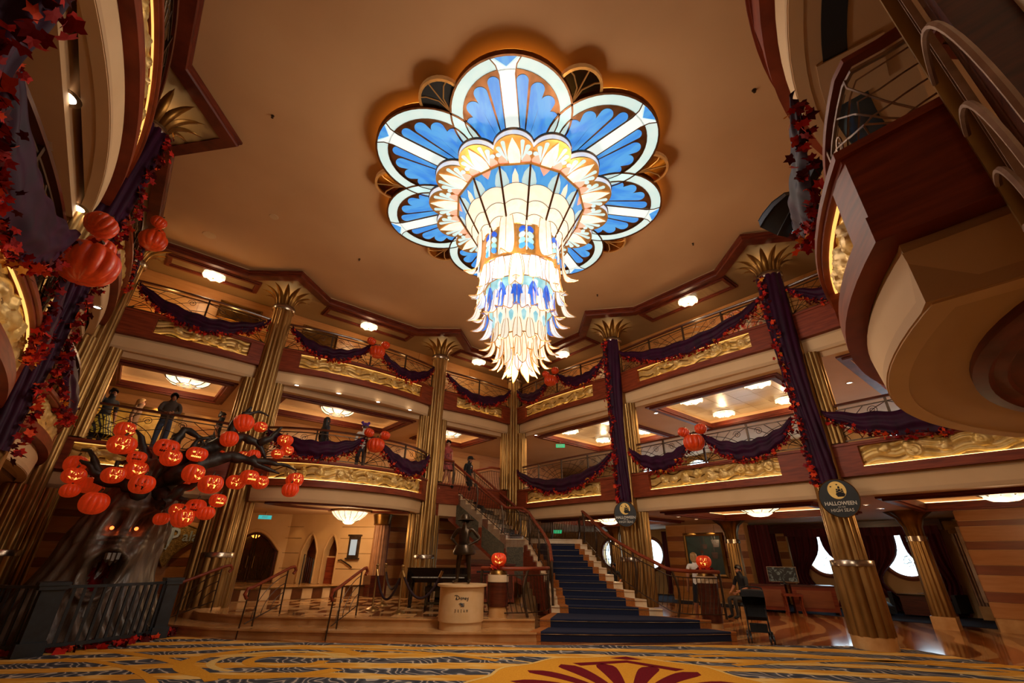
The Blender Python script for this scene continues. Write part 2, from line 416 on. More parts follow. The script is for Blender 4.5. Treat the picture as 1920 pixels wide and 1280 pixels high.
# ================================================================== main ceiling
def ceil_poly(o=.25, tip=1.25, hw=1.2, ch=.25):
    P = [(o + ch, o)]
    def notch(axis, side, c, rev):
        pts = [(c - hw, 0), (c, tip - o), (c + hw, 0)]
        if rev: pts = pts[::-1]
        return pts
    for c in (QB1, QB1 + QB2): P += [(x, o + y) for x, y in [(c - hw, 0), (c, tip - o), (c + hw, 0)]]
    P += [(QW - o - ch, o), (QW - o, o + ch)]
    for c in (PA, 2 * PA): P += [(QW - o - y, x) for x, y in [(c - hw, 0), (c, tip - o), (c + hw, 0)]]
    P += [(QW - o, PL - o - ch), (QW - o - ch, PL - o)]
    for c in (QB1 + QB2, QB1): P += [(x, PL - o - y) for x, y in [(c + hw, 0), (c, tip - o), (c - hw, 0)]]
    P += [(o + ch, PL - o), (o, PL - o - ch)]
    for c in (2 * PA, PA): P += [(o + y, x) for x, y in [(c + hw, 0), (c, tip - o), (c - hw, 0)]]
    P += [(o, o + ch)]
    return P
CP = ceil_poly()
mb = MB(); mb.prism(CP, ZM, ZM + .2)
struct('ceiling', mb, M['ceil'], smooth=0, **MF)
# cream upstand and mahogany cornice round the main ceiling (its own boards all round)
mb = MB(); mb.sweep(CP, [(-.005, ZS5 + .16), (-.005, ZM + .01), (-.06, ZM + .01), (-.06, ZS5 + .16)], closed=True)
struct('trim_4', mb, M['soffit'], smooth=20, **MF)
mb = MB(); mb.sweep(CP, [(-.01, ZS5 - .03), (.03, ZS5 - .03), (.05, ZS5), (.05, ZS5 + .06), (.085, ZS5 + .08), (.085, ZS5 + .13), (.05, ZS5 + .165), (-.05, ZS5 + .165), (-.2, ZS5 - .01), (-.2, ZS5 - .03)], closed=True)
struct('trim_5', mb, M['wood_trim'], smooth=20, **MF)
# soffit round it
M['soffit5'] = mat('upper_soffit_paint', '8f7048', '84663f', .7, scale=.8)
bm = bmesh.new()
def loop(pts, z):
    vs = [bm.verts.new((x, y, z)) for x, y in pts]
    return [bm.edges.new((vs[i], vs[(i + 1) % len(vs)])) for i in range(len(vs))]
es = loop(CP, ZS5) + loop([(-3.5, -3.5), (QW + 3.5, -3.5), (QW + 3.5, PL + 3.5), (-3.5, PL + 3.5)], ZS5)
bmesh.ops.triangle_fill(bm, use_beauty=True, use_dissolve=False, edges=es)
me = bpy.data.meshes.new('ceiling_soffit'); bm.to_mesh(me); bm.free(); me.materials.append(M['soffit5'])
sf5 = tag(ob('ceiling_soffit', me, None, **MF), kind='structure')
mb = MB(); mb.bx(-10, 17, -8, 20, 9.4, 9.6); struct('ceiling_slab', mb, M['black'], smooth=0, **MF)

def wood_frame(mb, x0, x1, y0, y1, z, w=.16, h=.09):
    """stepped picture-frame moulding hanging below z"""
    for k, (o, wd_, hh) in enumerate(((0, w, h * .55), (w * .35, w * .45, h))):
        a0, a1, b0, b1 = x0 + o, x1 - o, y0 + o, y1 - o
        mb.bx(a0, a1, b0, b0 + wd_, z - hh, z); mb.bx(a0, a1, b1 - wd_, b1, z - hh, z)
        mb.bx(a0, a0 + wd_, b0 + wd_, b1 - wd_, z - hh, z); mb.bx(a1 - wd_, a1, b0 + wd_, b1 - wd_, z - hh, z)
# coffers in the upper soffit (x = q, y = p)
M['coffer_panel'] = mat('coffer_panel', '8a6f4c', '765c3c', .3, scale=2, stretch=(1, 6, 1))
cof5 = [(.55, 2.95, -.62, .12), (4.95, 8.2, -.62, .12), (10.2, 12.6, -.62, .12)]
cof5r = [(-.75, .12, .9, 4.2), (-.75, .12, 6.5, 9.5), (-.75, .12, 11.8, 14.8)]
for (x0, x1, y0, y1) in cof5 + cof5r:
    mb = MB(); mb.bx(x0 + .1, x1 - .1, y0 + .1, y1 - .1, ZS5 - .02, ZS5 - .005); cpn = mb.build('coffer_panel', M['coffer_panel'], sf5, smooth=0)
    mb = MB(); wood_frame(mb, x0, x1, y0, y1, ZS5); mb.build('coffer_frame', M['wood_trim'], sf5, smooth=0)

# ================================================================== decks, ceilings with coffers
def coffered(name, x0, x1, y0, y1, z, cofs, top, along='x', frame_mat='wood_trim', panel='soffit', cove=True, depth=.26):
    """a ceiling at z with rectangular recesses; cofs disjoint along x"""
    mb = MB(); cur = x0
    for (a0, a1, b0, b1) in sorted(cofs):
        mb.bx(cur, a0, y0, y1, z, top); mb.bx(a0, a1, y0, b0, z, top); mb.bx(a0, a1, b1, y1, z, top); mb.bx(a0, a1, b0, b1, z + depth, top); cur = a1
    mb.bx(cur, x1, y0, y1, z, top)
    s = struct(name, mb, M[panel], smooth=0, **MF)
    for (a0, a1, b0, b1) in cofs:
        mb = MB()
        for (o0, o1, zz0, zz1) in ((-.12, .0, -.045, .0), (-.03, .10, -.09, -.04), (.0, .16, -.045, .1)):
            A0, A1, B0, B1 = a0 + o0, a1 - o0, b0 + o0, b1 - o0; w_ = o1 - o0
            mb.bx(A0, A1, B0, B0 + w_, z + zz0, z + zz1); mb.bx(A0, A1, B1 - w_, B1, z + zz0, z + zz1)
            mb.bx(A0, A0 + w_, B0 + w_, B1 - w_, z + zz0, z + zz1); mb.bx(A1 - w_, A1, B0 + w_, B1 - w_, z + zz0, z + zz1)
        mb.build('coffer_frame', M[frame_mat], s, smooth=0)
        if cove:
            mb = MB()
            for (A0, A1, B0, B1) in ((a0 + .02, a1 - .02, b0 + .02, b0 + .05), (a0 + .02, a1 - .02, b1 - .05, b1 - .02), (a0 + .02, a0 + .05, b0 + .05, b1 - .05), (a1 - .05, a1 - .02, b0 + .05, b1 - .05)):
                mb.bx(A0, A1, B0, B1, z + .105, z + .125)
            mb.build('cove_light', M['cove'], s, smooth=0)
    return s
cof4l = [(.7, 3.1, -2.75, -.5), (4.4, 8.75, -2.75, -.5), (10.1, 12.75, -2.75, -.5)]
c4l = coffered('ceiling_left', -.16, 15.2, -6, -.16, ZC4, cof4l, 6.3)
# right-hand deck 4 ceiling: x is q (negative), strips along p -> build with swapped axes through y
def coffered_right(name, z, top, cofs, panel, p0=-6, p1=18, q0=-9, depth=.26, cove=True):
    mb = MB(); cur = p0
    for (a0, a1, b0, b1) in sorted(cofs):
        mb.bx(q0, -.16, cur, a0, z, top); mb.bx(q0, b0, a0, a1, z, top); mb.bx(b1, -.16, a0, a1, z, top); mb.bx(b0, b1, a0, a1, z + depth, top); cur = a1
    mb.bx(q0, -.16, cur, p1, z, top)
    s = struct(name, mb, M[panel], smooth=0, **MF)
    for (a0, a1, b0, b1) in cofs:
        mb = MB(); mc = MB()
        for (o0, o1, zz0, zz1) in ((-.12, .0, -.045, .0), (-.03, .10, -.09, -.04), (.0, .16, -.045, .1)):
            A0, A1, B0, B1 = a0 + o0, a1 - o0, b0 + o0, b1 - o0; w_ = o1 - o0
            mb.bx(B0, B0 + w_, A0, A1, z + zz0, z + zz1); mb.bx(B1 - w_, B1, A0, A1, z + zz0, z + zz1)
            mb.bx(B0 + w_, B1 - w_, A0, A0 + w_, z + zz0, z + zz1); mb.bx(B0 + w_, B1 - w_, A1 - w_, A1, z + zz0, z + zz1)
        mb.build('coffer_frame', M['wood_trim'], s, smooth=0)
        for (A0, A1, B0, B1) in ((a0 + .02, a1 - .02, b0 + .02, b0 + .05), (a0 + .02, a1 - .02, b1 - .05, b1 - .02), (a0 + .02, a0 + .05, b0 + .05, b1 - .05), (a1 - .05, a1 - .02, b0 + .05, b1 - .05)):
            mc.bx(B0, B1, A0, A1, z + .105, z + .125)
        mc.build('cove_light', M['cove'], s, smooth=0)
    return s
M['tile_paint'] = mat('ceiling_tile_paint', 'c7b391', 'bfa985', .35, scale=1)
cof4r = [(.95, 4.55, -4.25, -.5), (6.15, 9.9, -4.25, -.5), (11.45, 15.1, -4.25, -.5)]
c4r = coffered_right('ceiling_right', ZC4, 6.3, cof4r, 'soffit')
tl = None
for (a0, a1, b0, b1) in cof4r:     # square ceiling tiles inside the recesses
    n1, n2 = 6, 6
    w1_, w2_ = (a1 - a0) / n1, (b1 - b0) / n2
    m_ = MB(); m_.bx(-w2_ / 2 + .008, w2_ / 2 - .008, -w1_ / 2 + .008, w1_ / 2 - .008, 0, .012); me_ = m_.mesh('ceiling_tile', M['tile_paint'], 0)
    for i in range(n1):
        for j in range(n2):
            ob('tile', me_, c4r, (b0 + w2_ * (j + .5), a0 + w1_ * (i + .5), ZC4 + .247))
cof3r = [(.95, 4.55, -4.0, -.6), (6.15, 9.9, -4.0, -.6), (11.3, 15.1, -4.0, -.6)]
c3r = coffered_right('ceiling_lower_right', ZC3, 3.05, cof3r, 'soffit')
c3l = coffered('ceiling_lower_left', -.16, 15.2, -6, -.16, ZC3, [(.7, 3.1, -3.2, -1.2)], 3.05, cove=False)
for nm, a in (('ceiling_near_left', (QW + .16, 15.2, -.16, 18)),):
    mb = MB(); mb.bx(*a, ZC3, 3.05); mb.bx(*a, 3.05, 3.6); mb.bx(*a, ZC4, 6.3); mb.bx(*a, 6.3, 6.9)
    struct(nm, mb, M['soffit'], smooth=0, **MF)
mb = MB(); mb.bx(-9, 15.2, -6, -.16, 3.05, 3.6); mb.bx(-1.6, 15.2, -1.4, -.16, 6.3, 6.9)
mb.bx(-9, -.16, -.16, 18, 3.05, 3.6); mb.bx(-1.7, -.16, -.16, 18, 6.3, 6.9)
struct('floor_decks', mb, M['soffit'], smooth=0, **MF)
mb = MB(); mb.bx(4.0, 9.2, PL - .1, 18, ZC3, 3.6); mb.bx(4.0, 9.2, PL - .1, 18, ZC4, 6.9); mb.bx(9.2, 15.2, 15.0, 18, ZC3, 3.6); mb.bx(9.2, 15.2, 15.0, 18, ZC4, 6.9); mb.bx(-.2, 4.0, 15.0, 18, ZC3, 3.6); mb.bx(-.2, 4.0, 15, 18, ZC4, 6.9)
struct('floor_near', mb, M['soffit'], smooth=0, **MF)

# ================================================================== walls
def holed(mb, x0, x1, z0, z1, cx, cz, r, y0, y1, n=40, sx=1.0):
    """wall slab (thickness y0..y1) with a round opening"""
    pts = []
    for k in range(n):
        a = 2 * PI * k / n + PI / n
        c, s = cos(a), sin(a)
        ks = []
        if c > 1e-6: ks.append((x1 - cx) / c)
        if c < -1e-6: ks.append((x0 - cx) / c)
        if s > 1e-6: ks.append((z1 - cz) / s)
        if s < -1e-6: ks.append((z0 - cz) / s)
        k_ = min(ks); pts.append(((cx + r * c * sx, cz + r * s), (cx + k_ * c, cz + k_ * s)))
    cor = [(x1, z1), (x0, z1), (x0, z0), (x1, z0)]
    for y in (y0, y1):
        vs = []; fs = []
        for (i, o) in pts: vs += [(i[0], y, i[1]), (o[0], y, o[1])]
        for k in range(n):
            k2 = (k + 1) % n; f = [2 * k, 2 * k + 1, 2 * k2 + 1, 2 * k2]
            a, b_ = pts[k][1], pts[k2][1]
            for c in cor:
                if (abs(a[0] - c[0]) < 1e-6 and abs(b_[1] - c[1]) < 1e-6 and abs(a[1] - c[1]) > 1e-6 and abs(b_[0] - c[0]) > 1e-6) or (abs(a[1] - c[1]) < 1e-6 and abs(b_[0] - c[0]) < 1e-6 and abs(a[0] - c[0]) > 1e-6 and abs(b_[1] - c[1]) > 1e-6):
                    vs.append((c[0], y, c[1])); f = [2 * k, 2 * k + 1, len(vs) - 1, 2 * k2 + 1, 2 * k2]
            fs.append(tuple(f))
        mb.add(vs, fs)
    vs = [(i[0], y, i[1]) for (i, o) in pts for y in (y0, y1)]
    mb.add(vs, [(2 * k, 2 * k + 1, 2 * ((k + 1) % n) + 1, 2 * ((k + 1) % n)) for k in range(n)])
# outer right wall: local frame x along -p (towards far end), y inward
RWF = dict(loc=W(0, -8.6), rz=A2)          # x = p, y = -q direction (outward)
mb = MB()
pw = [-2.2, .13, 2.46, 4.79, 7.45, 9.75]
cur = -6
mb.bx(-6, -3.36, 0, .3, 0, 2.9)
for a_, b_, c in ((-3.36, -1.03, -2.2), (-1.03, 1.3, .13), (1.3, 3.6, 2.46), (3.6, 6.1, 4.79), (6.1, 8.6, 7.45), (8.6, 10.9, 9.75)):
    holed(mb, a_, b_, 0, 2.9, c, 1.66, .66, 0, .3)
mb.bx(10.9, 18, 0, .3, 0, 2.9); mb.bx(-6, 18, 0, .3, 2.9, 3.7)
pw4 = [.6, 3.2, 5.8, 8.4, 11.0, 13.6]
mb.bx(-6, -.7, 0, .3, 3.7, 6.3)
for c in pw4: holed(mb, c - 1.3, c + 1.3, 3.7, 6.3, c, 4.75, .95, 0, .3)
mb.bx(14.9, 18, 0, .3, 3.7, 6.3); mb.bx(-6, 18, 0, .3, 6.3, 9.6)
wr = struct('wall_right', mb, M['wallcream'], smooth=20, **RWF)
# other walls
def wallbox(name, q0, q1, p0, p1, z0, z1, m): 
    mb = MB(); mb.bx(q0, q1, p0, p1, z0, z1); return struct(name, mb, M[m] if isinstance(m, str) else m, smooth=0, **MF)

w4 = wallbox('wall_deck_left', -6.7, 15.2, -3.85, -3.7, 3.6, 6.3, 'stripe')
w5 = wallbox('wall_upper_left', -1.3, 15.2, -1.45, -1.3, 6.9, 9.4, 'stripe')
wu = wallbox('wall_upper_right', -1.75, -1.6, -1.3, 18, 6.9, 9.4, 'stripe')
wallbox('wall_left', 15.0, 15.2, -6, 18, 0, 9.6, 'stripe')
wallbox('wall_near', -9, 15.2, 17.8, 18, 0, 9.6, 'stripe')
wallbox('wall_far', -9, 15.2, -6.2, -6, 0, 9.6, 'wallcream')
# veneer boards with shadow joints on the visible balcony walls
def boards(parent, xs, zs, y, inward, mats_, name='panel', gap=.012, along='x', th=.02):
    for j in range(len(zs) - 1):
        for i in range(len(xs) - 1):
            mb = MB(); a0, a1 = xs[i] + gap, xs[i + 1] - gap
            y0, y1 = sorted((y, y + inward * th))
            if along == 'x': mb.bx(a0, a1, y0, y1, zs[j] + gap, zs[j + 1] - gap)
            else: mb.bx(y0, y1, a0, a1, zs[j] + gap, zs[j + 1] - gap)
            mb.build(name, M[mats_[j % len(mats_)]], parent, smooth=0)
M['veneer_light'] = mat('veneer_light', 'cd9a5c', 'c28c4f', .4, scale=2, stretch=(1, 1, 8), coat=.15)
boards(w4, [-1, 1.4, 3.9, 6.4, 8.9, 11.4, 13.9, 15.0], [3.62, 4.2, 4.42, 4.95, 5.15, 5.55, 5.8], -3.7, 1, ['veneer_light', 'stripe'])
boards(w5, [-1, 1.5, 4, 6.5, 9, 11.5, 15], [6.92, 7.6, 7.9, 8.35, 8.88], -1.3, 1, ['veneer_light', 'stripe'])
boards(wu, [-1, 2, 5, 8, 11, 14, 17], [6.92, 7.6, 7.9, 8.35, 8.88], -1.6, 1, ['veneer_light', 'stripe'], along='y')
# deck 3, left: striped sign wall
ws = wallbox('wall_sign', 9.0, 15.0, -1.5, -1.25, 0, ZC3, 'wallcream')
zz = [.2, .56, .78, 1.16, 1.36, 1.68, 1.86, 2.2, 2.36, 2.68]
boards(ws, [9.02, 12.2, 14.98], zz, -1.25, 1, ['stripe', 'stripe_dark'], gap=.006)
mb = MB(); mb.bx(9.0, 15, -1.25, -1.21, 0, .2); mb.build('baseboard', M['marble_tan'], ws, smooth=0)
# wall under the stair (striped)
wst = wallbox('wall_stair', -1.0, 4.75, -1.9, -1.65, .3, ZC3, 'wallcream')
boards(wst, [-1, 2.4, 4.74], zz[1:], -1.65, 1, ['stripe_dark', 'stripe'], gap=.006)
# restaurant lobby walls: door wall and arched wall (own frames)
def wframe(a, b):
    A, B = W(*a), W(*b); L_ = math.hypot(B[0] - A[0], B[1] - A[1])
    return dict(loc=A, rz=math.atan2(B[1] - A[1], B[0] - A[0])), L_
def arch_wall(mb, L_, z0, z1, ops, th=.3, n=14):
    """ops: (x0,x1,spring,rise,pointed): slab y in 0..th with arched openings from z0"""
    cur = 0
    for (x0, x1, sp, rise, kind) in ops:
        mb.bx(cur, x0, 0, th, z0, z1)
        prof = [(x0 + (x1 - x0) * i / n, sp + rise * (sin(PI * i / n) if kind == 0 else (1 - abs(2 * i / n - 1) ** 1.7))) for i in range(n + 1)]
        for i in range(n):
            (xa, za), (xb, zb) = prof[i], prof[i + 1]
            v = [(xa, 0, za), (xb, 0, zb), (xb, 0, z1), (xa, 0, z1), (xa, th, za), (xb, th, zb), (xb, th, z1), (xa, th, z1)]
            mb.add(v, [(0, 1, 2, 3), (4, 7, 6, 5), (0, 4, 5, 1), (3, 2, 6, 7)])
        cur = x1
    mb.bx(cur, L_, 0, th, z0, z1)
DW, DL = wframe((-4.2, 9.0), (-3.6, 6.9))
AW, AL = wframe((-3.6, 6.9), (-1.3, 4.9))
mb = MB(); arch_wall(mb, DL, .62, ZC3, [(.4, 2.02, 1.55, .62, 0)])
wd1 = struct('wall_lobby', mb, M['wallcream'], smooth=20, **DW)
mb = MB(); arch_wall(mb, AL, .62, ZC3, [(.62, 1.12, 1.55, .5, 1), (1.42, 1.84, 1.6, .42, 1)])
wd2 = struct('wall_arches', mb, M['wallcream'], smooth=20, **AW)
for par, L_ in ((wd1, DL), (wd2, AL)):
    for z in (1.05, 1.5, 1.95, 2.3):
        mb = MB(); 
        if par is wd2:
            mb.bx(1.9, L_, -.006, 0, z, z + .012); mb.bx(0, .5, -.006, 0, z, z + .012)
        else: mb.bx(2.1, L_, -.006, 0, z, z + .012)
        mb.build('stone_joint', M['gold_dark'], par, smooth=0)
mb = MB(); mb.bx(-.3, AL + .3, .5, .6, .3, ZC3); struct('wall_niche', mb, M['stripe_dark'], smooth=0, **AW)
mb = MB(); mb.bx(4.9, 9.2, -5.9, -5.8, .3, ZC3); struct('wall_inner', mb, M['wood_dark'], smooth=0, **MF)
mb = MB(); mb.bx(9.0, 9.25, -5.8, -1.25, .0, ZC3); struct('wall_return', mb, M['wallcream'], smooth=0, **MF)
# deck 3, right: striped end wall that turns towards the room, phone niche in its narrow face
mb = MB(); mb.bx(-8.6, -5.2, 11.75, 18, 0, ZC3); we = struct('wall_end', mb, M['wallcream'], smooth=0, **MF)
mb = MB(); mb.bx(-8.5, -5.17, 11.72, 11.75, 0, .28); mb.bx(-5.2, -5.17, 11.72, 18, 0, .28); mb.build('baseboard', M['marble_tan'], we, smooth=0)
zs_ = [.28, .62, .84, 1.2, 1.42, 1.76, 1.96, 2.3, 2.44, 2.68]
boards(we, [-8.5, -5.19], zs_, 11.75, -1, ['stripe', 'stripe_dark'], gap=.006)
boards(we, [11.74, 13.2, 14.6, 16, 17.8], zs_, -5.2, 1, ['stripe', 'stripe_dark'], along='y', gap=.006)
mb = MB(); mb.bx(-6.1, -5.23, 11.69, 11.73, .72, 2.2); mb.build('steel_panel', M['steel'], we, smooth=0)
mb = MB(); mb.bx(-5.23, -5.18, 11.66, 11.73, .6, 2.3); mb.build('steel_trim', M['steel'], we, smooth=0)
# deck 3, right: picture wall between the portholes (slightly in front of the outer wall)
wp = wallbox('wall_picture', -6.7, -6.3, 2.5, 5.75, 0, ZC3, 'wallcream')
boards(wp, [2.51, 3.4, 4.6, 5.74], [.05, .5, .72, 1.0, 1.25, 1.5, 1.75, 2.1, 2.3, 2.68], -6.3, 1, ['stripe', 'stripe_dark'], along='y', gap=.006)
wp2 = wallbox('wall_pier', -8.6, -8.2, 6.05, 6.4, 0, ZC3, 'wallcream')
boards(wp2, [6.06, 6.39], [.05, .5, .72, 1.0, 1.25, 1.5, 1.75, 2.1, 2.3, 2.68], -8.2, 1, ['stripe', 'stripe_dark'], along='y', gap=.006)
# windows: frame ring, pane with etched swirls
t = NT('bright_pane'); t.b.inputs['Base Color'].default_value = (.95, 1, 1, 1); t.b.inputs['Roughness'].default_value = .0
t.b.inputs['Transmission Weight'].default_value = 1; t.b.inputs['IOR'].default_value = 1.02; t.b.inputs['Specular IOR Level'].default_value = .1
M['pane'] = t.mat
M['etch'] = mat('etched_line', '9fb3b4', '8ca2a6', .6)
def window(idx, c, z, r, etched, mull=False):
    w = tag(ob('window_%d' % idx, None, None, **RWF), kind='structure')
    mb = MB(); prof = [(r * .93, -.05), (r * 1.02, -.09), (r * 1.13, -.07), (r * 1.15, 0), (r * .93, .0)]
    m2 = MB(); m2.lathe(prof + [prof[0]], 40)
    vs = [(x + c, zz_, y + z) for (x, y, zz_) in m2.v]; mb.add(vs, m2.f)
    mb.build('window_frame', M['stripe_dark'] if idx < 10 else M['gold'], w)
    mb = MB(); mb.add([(c + r * cos(2 * PI * k / 40), .12, z + r * sin(2 * PI * k / 40)) for k in range(40)], [tuple(range(40))])
    mb.build('pane', M['pane'], w, smooth=0)
    if etched:
        mb = MB(); rr_ = random.Random(idx)
        for k in range(9):
            a = rr_.uniform(0, 6.28); q = r * rr_.uniform(.1, .6); x0, z0 = c + q * cos(a), z + q * sin(a); r0 = rr_.uniform(.12, .3) * r
            pts = [(x0 + r0 * (1 - i / 26) * cos(i * .42 + a), .1, z0 + r0 * (1 - i / 26) * sin(i * .42 + a)) for i in range(24)]
            mb.tube(pts, .006, 4)
        mb.build('etched_swirls', M['etch'], w)
    if mull:
        mb = MB()
        for k in range(-3, 4):
            h = math.sqrt(max(0, r * r - (k * r * .27) ** 2)); mb.tube([(c + k * r * .27, .1, z - h), (c + k * r * .27, .1, z + h)], .014, 4)
        for k in (-.4, .25):
            h = math.sqrt(r * r - (k * r) ** 2); mb.tube([(c - h, .1, z + k * r), (c + h, .1, z + k * r)], .014, 4)
        mb.build('glazing_bar', M['bronze'], w)
for i, c in enumerate(pw): window(i + 1, c, 1.66, .66, c > 7, c == -2.2)
for i, c in enumerate(pw4): window(i + 11, c, 4.75, .95, True, True)

# ================================================================== balconies and railings
BAYS = {'DE': (W(0, 0), A1, QB1), 'CD': (W(0, QB1), A1, QB2), 'BC': (W(0, QB1 + QB2), A1, QB1),
        'FE': (W(PA, 0), A2 + PI, PA), 'GF': (W(2 * PA, 0), A2 + PI, PA), 'HG': (W(PL, 0), A2 + PI, PA),
        'BA': (W(0, QW), A2, PA), 'AI': (W(PA, QW), A2, PA), 'IJ': (W(2 * PA, QW), A2, PA), 'NEAR': (W(PL, QW), A1 + PI, QW)}
def bulge_path(L_, b, pw_=2.0, y0=.02, e=.24, n=24):
    out = []
    for i in range(n + 1):
        x = e + (L_ - 2 * e) * i / n; t_ = abs(2 * x / L_ - 1)
        out.append((x, y0 + b * (1 - t_ ** pw_)))
    return out
def lens(path):
    s = [0]
    for a, b in zip(path, path[1:]): s.append(s[-1] + math.hypot(b[0] - a[0], b[1] - a[1]))
    return s
def along(path, S, s):
    s = max(0, min(S[-1], s))
    for i in range(len(path) - 1):
        if s <= S[i + 1] + 1e-9:
            k = (s - S[i]) / max(1e-9, S[i + 1] - S[i]); a, b = path[i], path[i + 1]
            dx, dy = b[0] - a[0], b[1] - a[1]; l = math.hypot(dx, dy) or 1
            return a[0] + dx * k, a[1] + dy * k, -dy / l, dx / l
    return path[-1] + (0, 1)
def sub(path, S, s0, s1, n=14):
    return [along(path, S, s0 + (s1 - s0) * i / n)[:2] for i in range(n + 1)]
def offset(path, o):
    S = lens(path); out = []
    for i, p in enumerate(path):
        x, y, nx, ny = along(path, S, S[i] - 1e-6 if i else 1e-6); x2, y2, mx_, my_ = along(path, S, S[i] + 1e-6)
        nx, ny = nx + mx_, ny + my_; l = math.hypot(nx, ny) or 1
        out.append((p[0] + nx / l * o, p[1] + ny / l * o))
    return out
def relief_mesh(path, S, s0, s1, z0, z1, seed, off=-.085):
    """gilded wave and swirl relief: displaced sheet that follows the balcony front"""
    rr_ = random.Random(seed); Ls = s1 - s0; h = z1 - z0
    nu, nv = max(40, int(Ls * 44)), 22
    blobs = []
    x = .25
    while x < Ls - .2:
        blobs.append((x, rr_.uniform(.3, .7) * h, rr_.uniform(.08, .15), rr_.uniform(.6, 1.2), rr_.uniform(.035, .055)))
        blobs.append((x + rr_.uniform(-.05, .1), rr_.uniform(.55, .8) * h, rr_.uniform(.05, .08), 1, .05))
        x += rr_.uniform(.26, .55)
    def hgt(s, z):
        v = -.02 * abs(sin(z * 30 + 1.3 * sin(s * 9 + seed) + s * 2)) ** 6 + .008 * sin(z * 30 + 1.3 * sin(s * 9 + seed) + s * 2)
        for (bx, bz, r, asp, a) in blobs:
            d = math.hypot((s - bx) / r, (z - bz) / (r * asp))
            if d < 1.15: v = max(v, a * (1 - (max(0, d - .1)) ** 2 * .55) + .010 * sin(d * 16 + bx * 9) - .02 * math.exp(-((d - 1.05) / .1) ** 2))
        return v
    def fn(u, w):
        s, z = Ls * u, h * w
        x_, y_, nx, ny = along(path, S, s0 + s); o = off + hgt(s, z)
        return (x_ + nx * o, y_ + ny * o, z0 + z)
    mb = MB(); mb.grid(fn, nu, nv); return mb
def balcony(name, label, bay, path, z0, z1, panels, led='top', slab=False, seed=1):
    loc, rz, L_ = BAYS[bay]
    t = thing(name, label, 'balcony', (loc[0], loc[1], 0), rz, 'gilded balcony fronts')
    S = lens(path); ztop = z0 + .56 * (z1 - z0) / .65 + .03; zb = z0 + .17
    fr = MB()
    fr.sweep(path, [(0, z0), (0, zb), (-.14, zb), (-.14, z0)])
    fr.sweep(path, [(0, ztop), (0, z1), (-.14, z1), (-.14, ztop)])
    fr.sweep(path, [(.03, z1 - .03), (.03, z1 + .025), (-.2, z1 + .025), (-.2, z1 - .03)])
    cur = 0
    for (s0, s1) in panels + [(S[-1], S[-1])]:
        if s0 - cur > .02: fr.sweep(sub(path, S, cur, s0, 6), [(0, zb), (0, ztop), (-.14, ztop), (-.14, zb)])
        cur = s1
    fr.build('fascia', M['wood'], t, smooth=25)
    for k, (s0, s1) in enumerate(panels):
        pth = sub(path, S, s0, s1, 20)
        b_ = MB(); b_.sweep(pth, [(-.1, zb), (-.1, ztop), (-.14, ztop), (-.14, zb)]); b_.build('panel_back', M['gold_dark'], t)
        relief_mesh(path, S, s0 + .01, s1 - .01, zb, ztop, seed + k).build('relief_panel', M['relief'], t, smooth=60)
        b_ = MB(); b_.sweep(pth, [(-.05, zb + .001), (-.05, zb + .014), (-.066, zb + .014), (-.066, zb + .001)]); b_.build('light_strip', M['led'], t)
        if led == 'top':
            b_ = MB(); b_.sweep(pth, [(-.045, ztop - .012), (-.045, ztop - .001), (-.066, ztop - .001), (-.066, ztop - .012)]); b_.build('light_strip', M['led2'], t)
    b_ = MB(); b_.sweep(path, [(-.16, z0 - .38), (-.12, z0 - .06), (-.28, z0 - .06), (-.28, z0 - .38)]); b_.build('soffit_band', M['cream'], t, smooth=25)
    b_ = MB(); b_.sweep(path, [(-.19, z0 - .06), (-.19, z0), (-.26, z0), (-.26, z0 - .06)]); b_.build('shadow_gap', M['black'], t, smooth=25)
    if slab:
        o = offset(path, -.15)
        b_ = MB(); b_.prism(o, z0 - .37, z1 - .14); b_.build('soffit', M['soffit'], t, smooth=25)
    return t
def seg_arcs(mb, P, w, h, flip):
    """one railing field of fan arcs, P(s,z)->point"""
    def cv(f, n=10, r=.008): mb.tube([P(*f(i / n)) for i in range(n + 1)], r, 4, cap=False)
    for k, q in enumerate((.32, .5, .7, .92)):
        cv(lambda t_, q=q: ((w - w * q * sin(t_ * PI / 2)) if flip else w * q * sin(t_ * PI / 2), h * q * cos(t_ * PI / 2) + .0))
    for a in (.35, .62):
        cv(lambda t_, a=a: ((w * (1 - t_)) if flip else w * t_, h * min(1, t_ * a * 1.7)), 6)
        cv(lambda t_, a=a: (w * (.04 + a * t_) if not flip else w * (1 - .04 - a * t_), h * t_), 6)
    c = (w * .78 if not flip else w * .22, h * .8)
    cv(lambda t_: (c[0] + .1 * (1 - t_ * .8) * cos(t_ * 11), c[1] + .1 * (1 - t_ * .8) * sin(t_ * 11)), 22, .007)
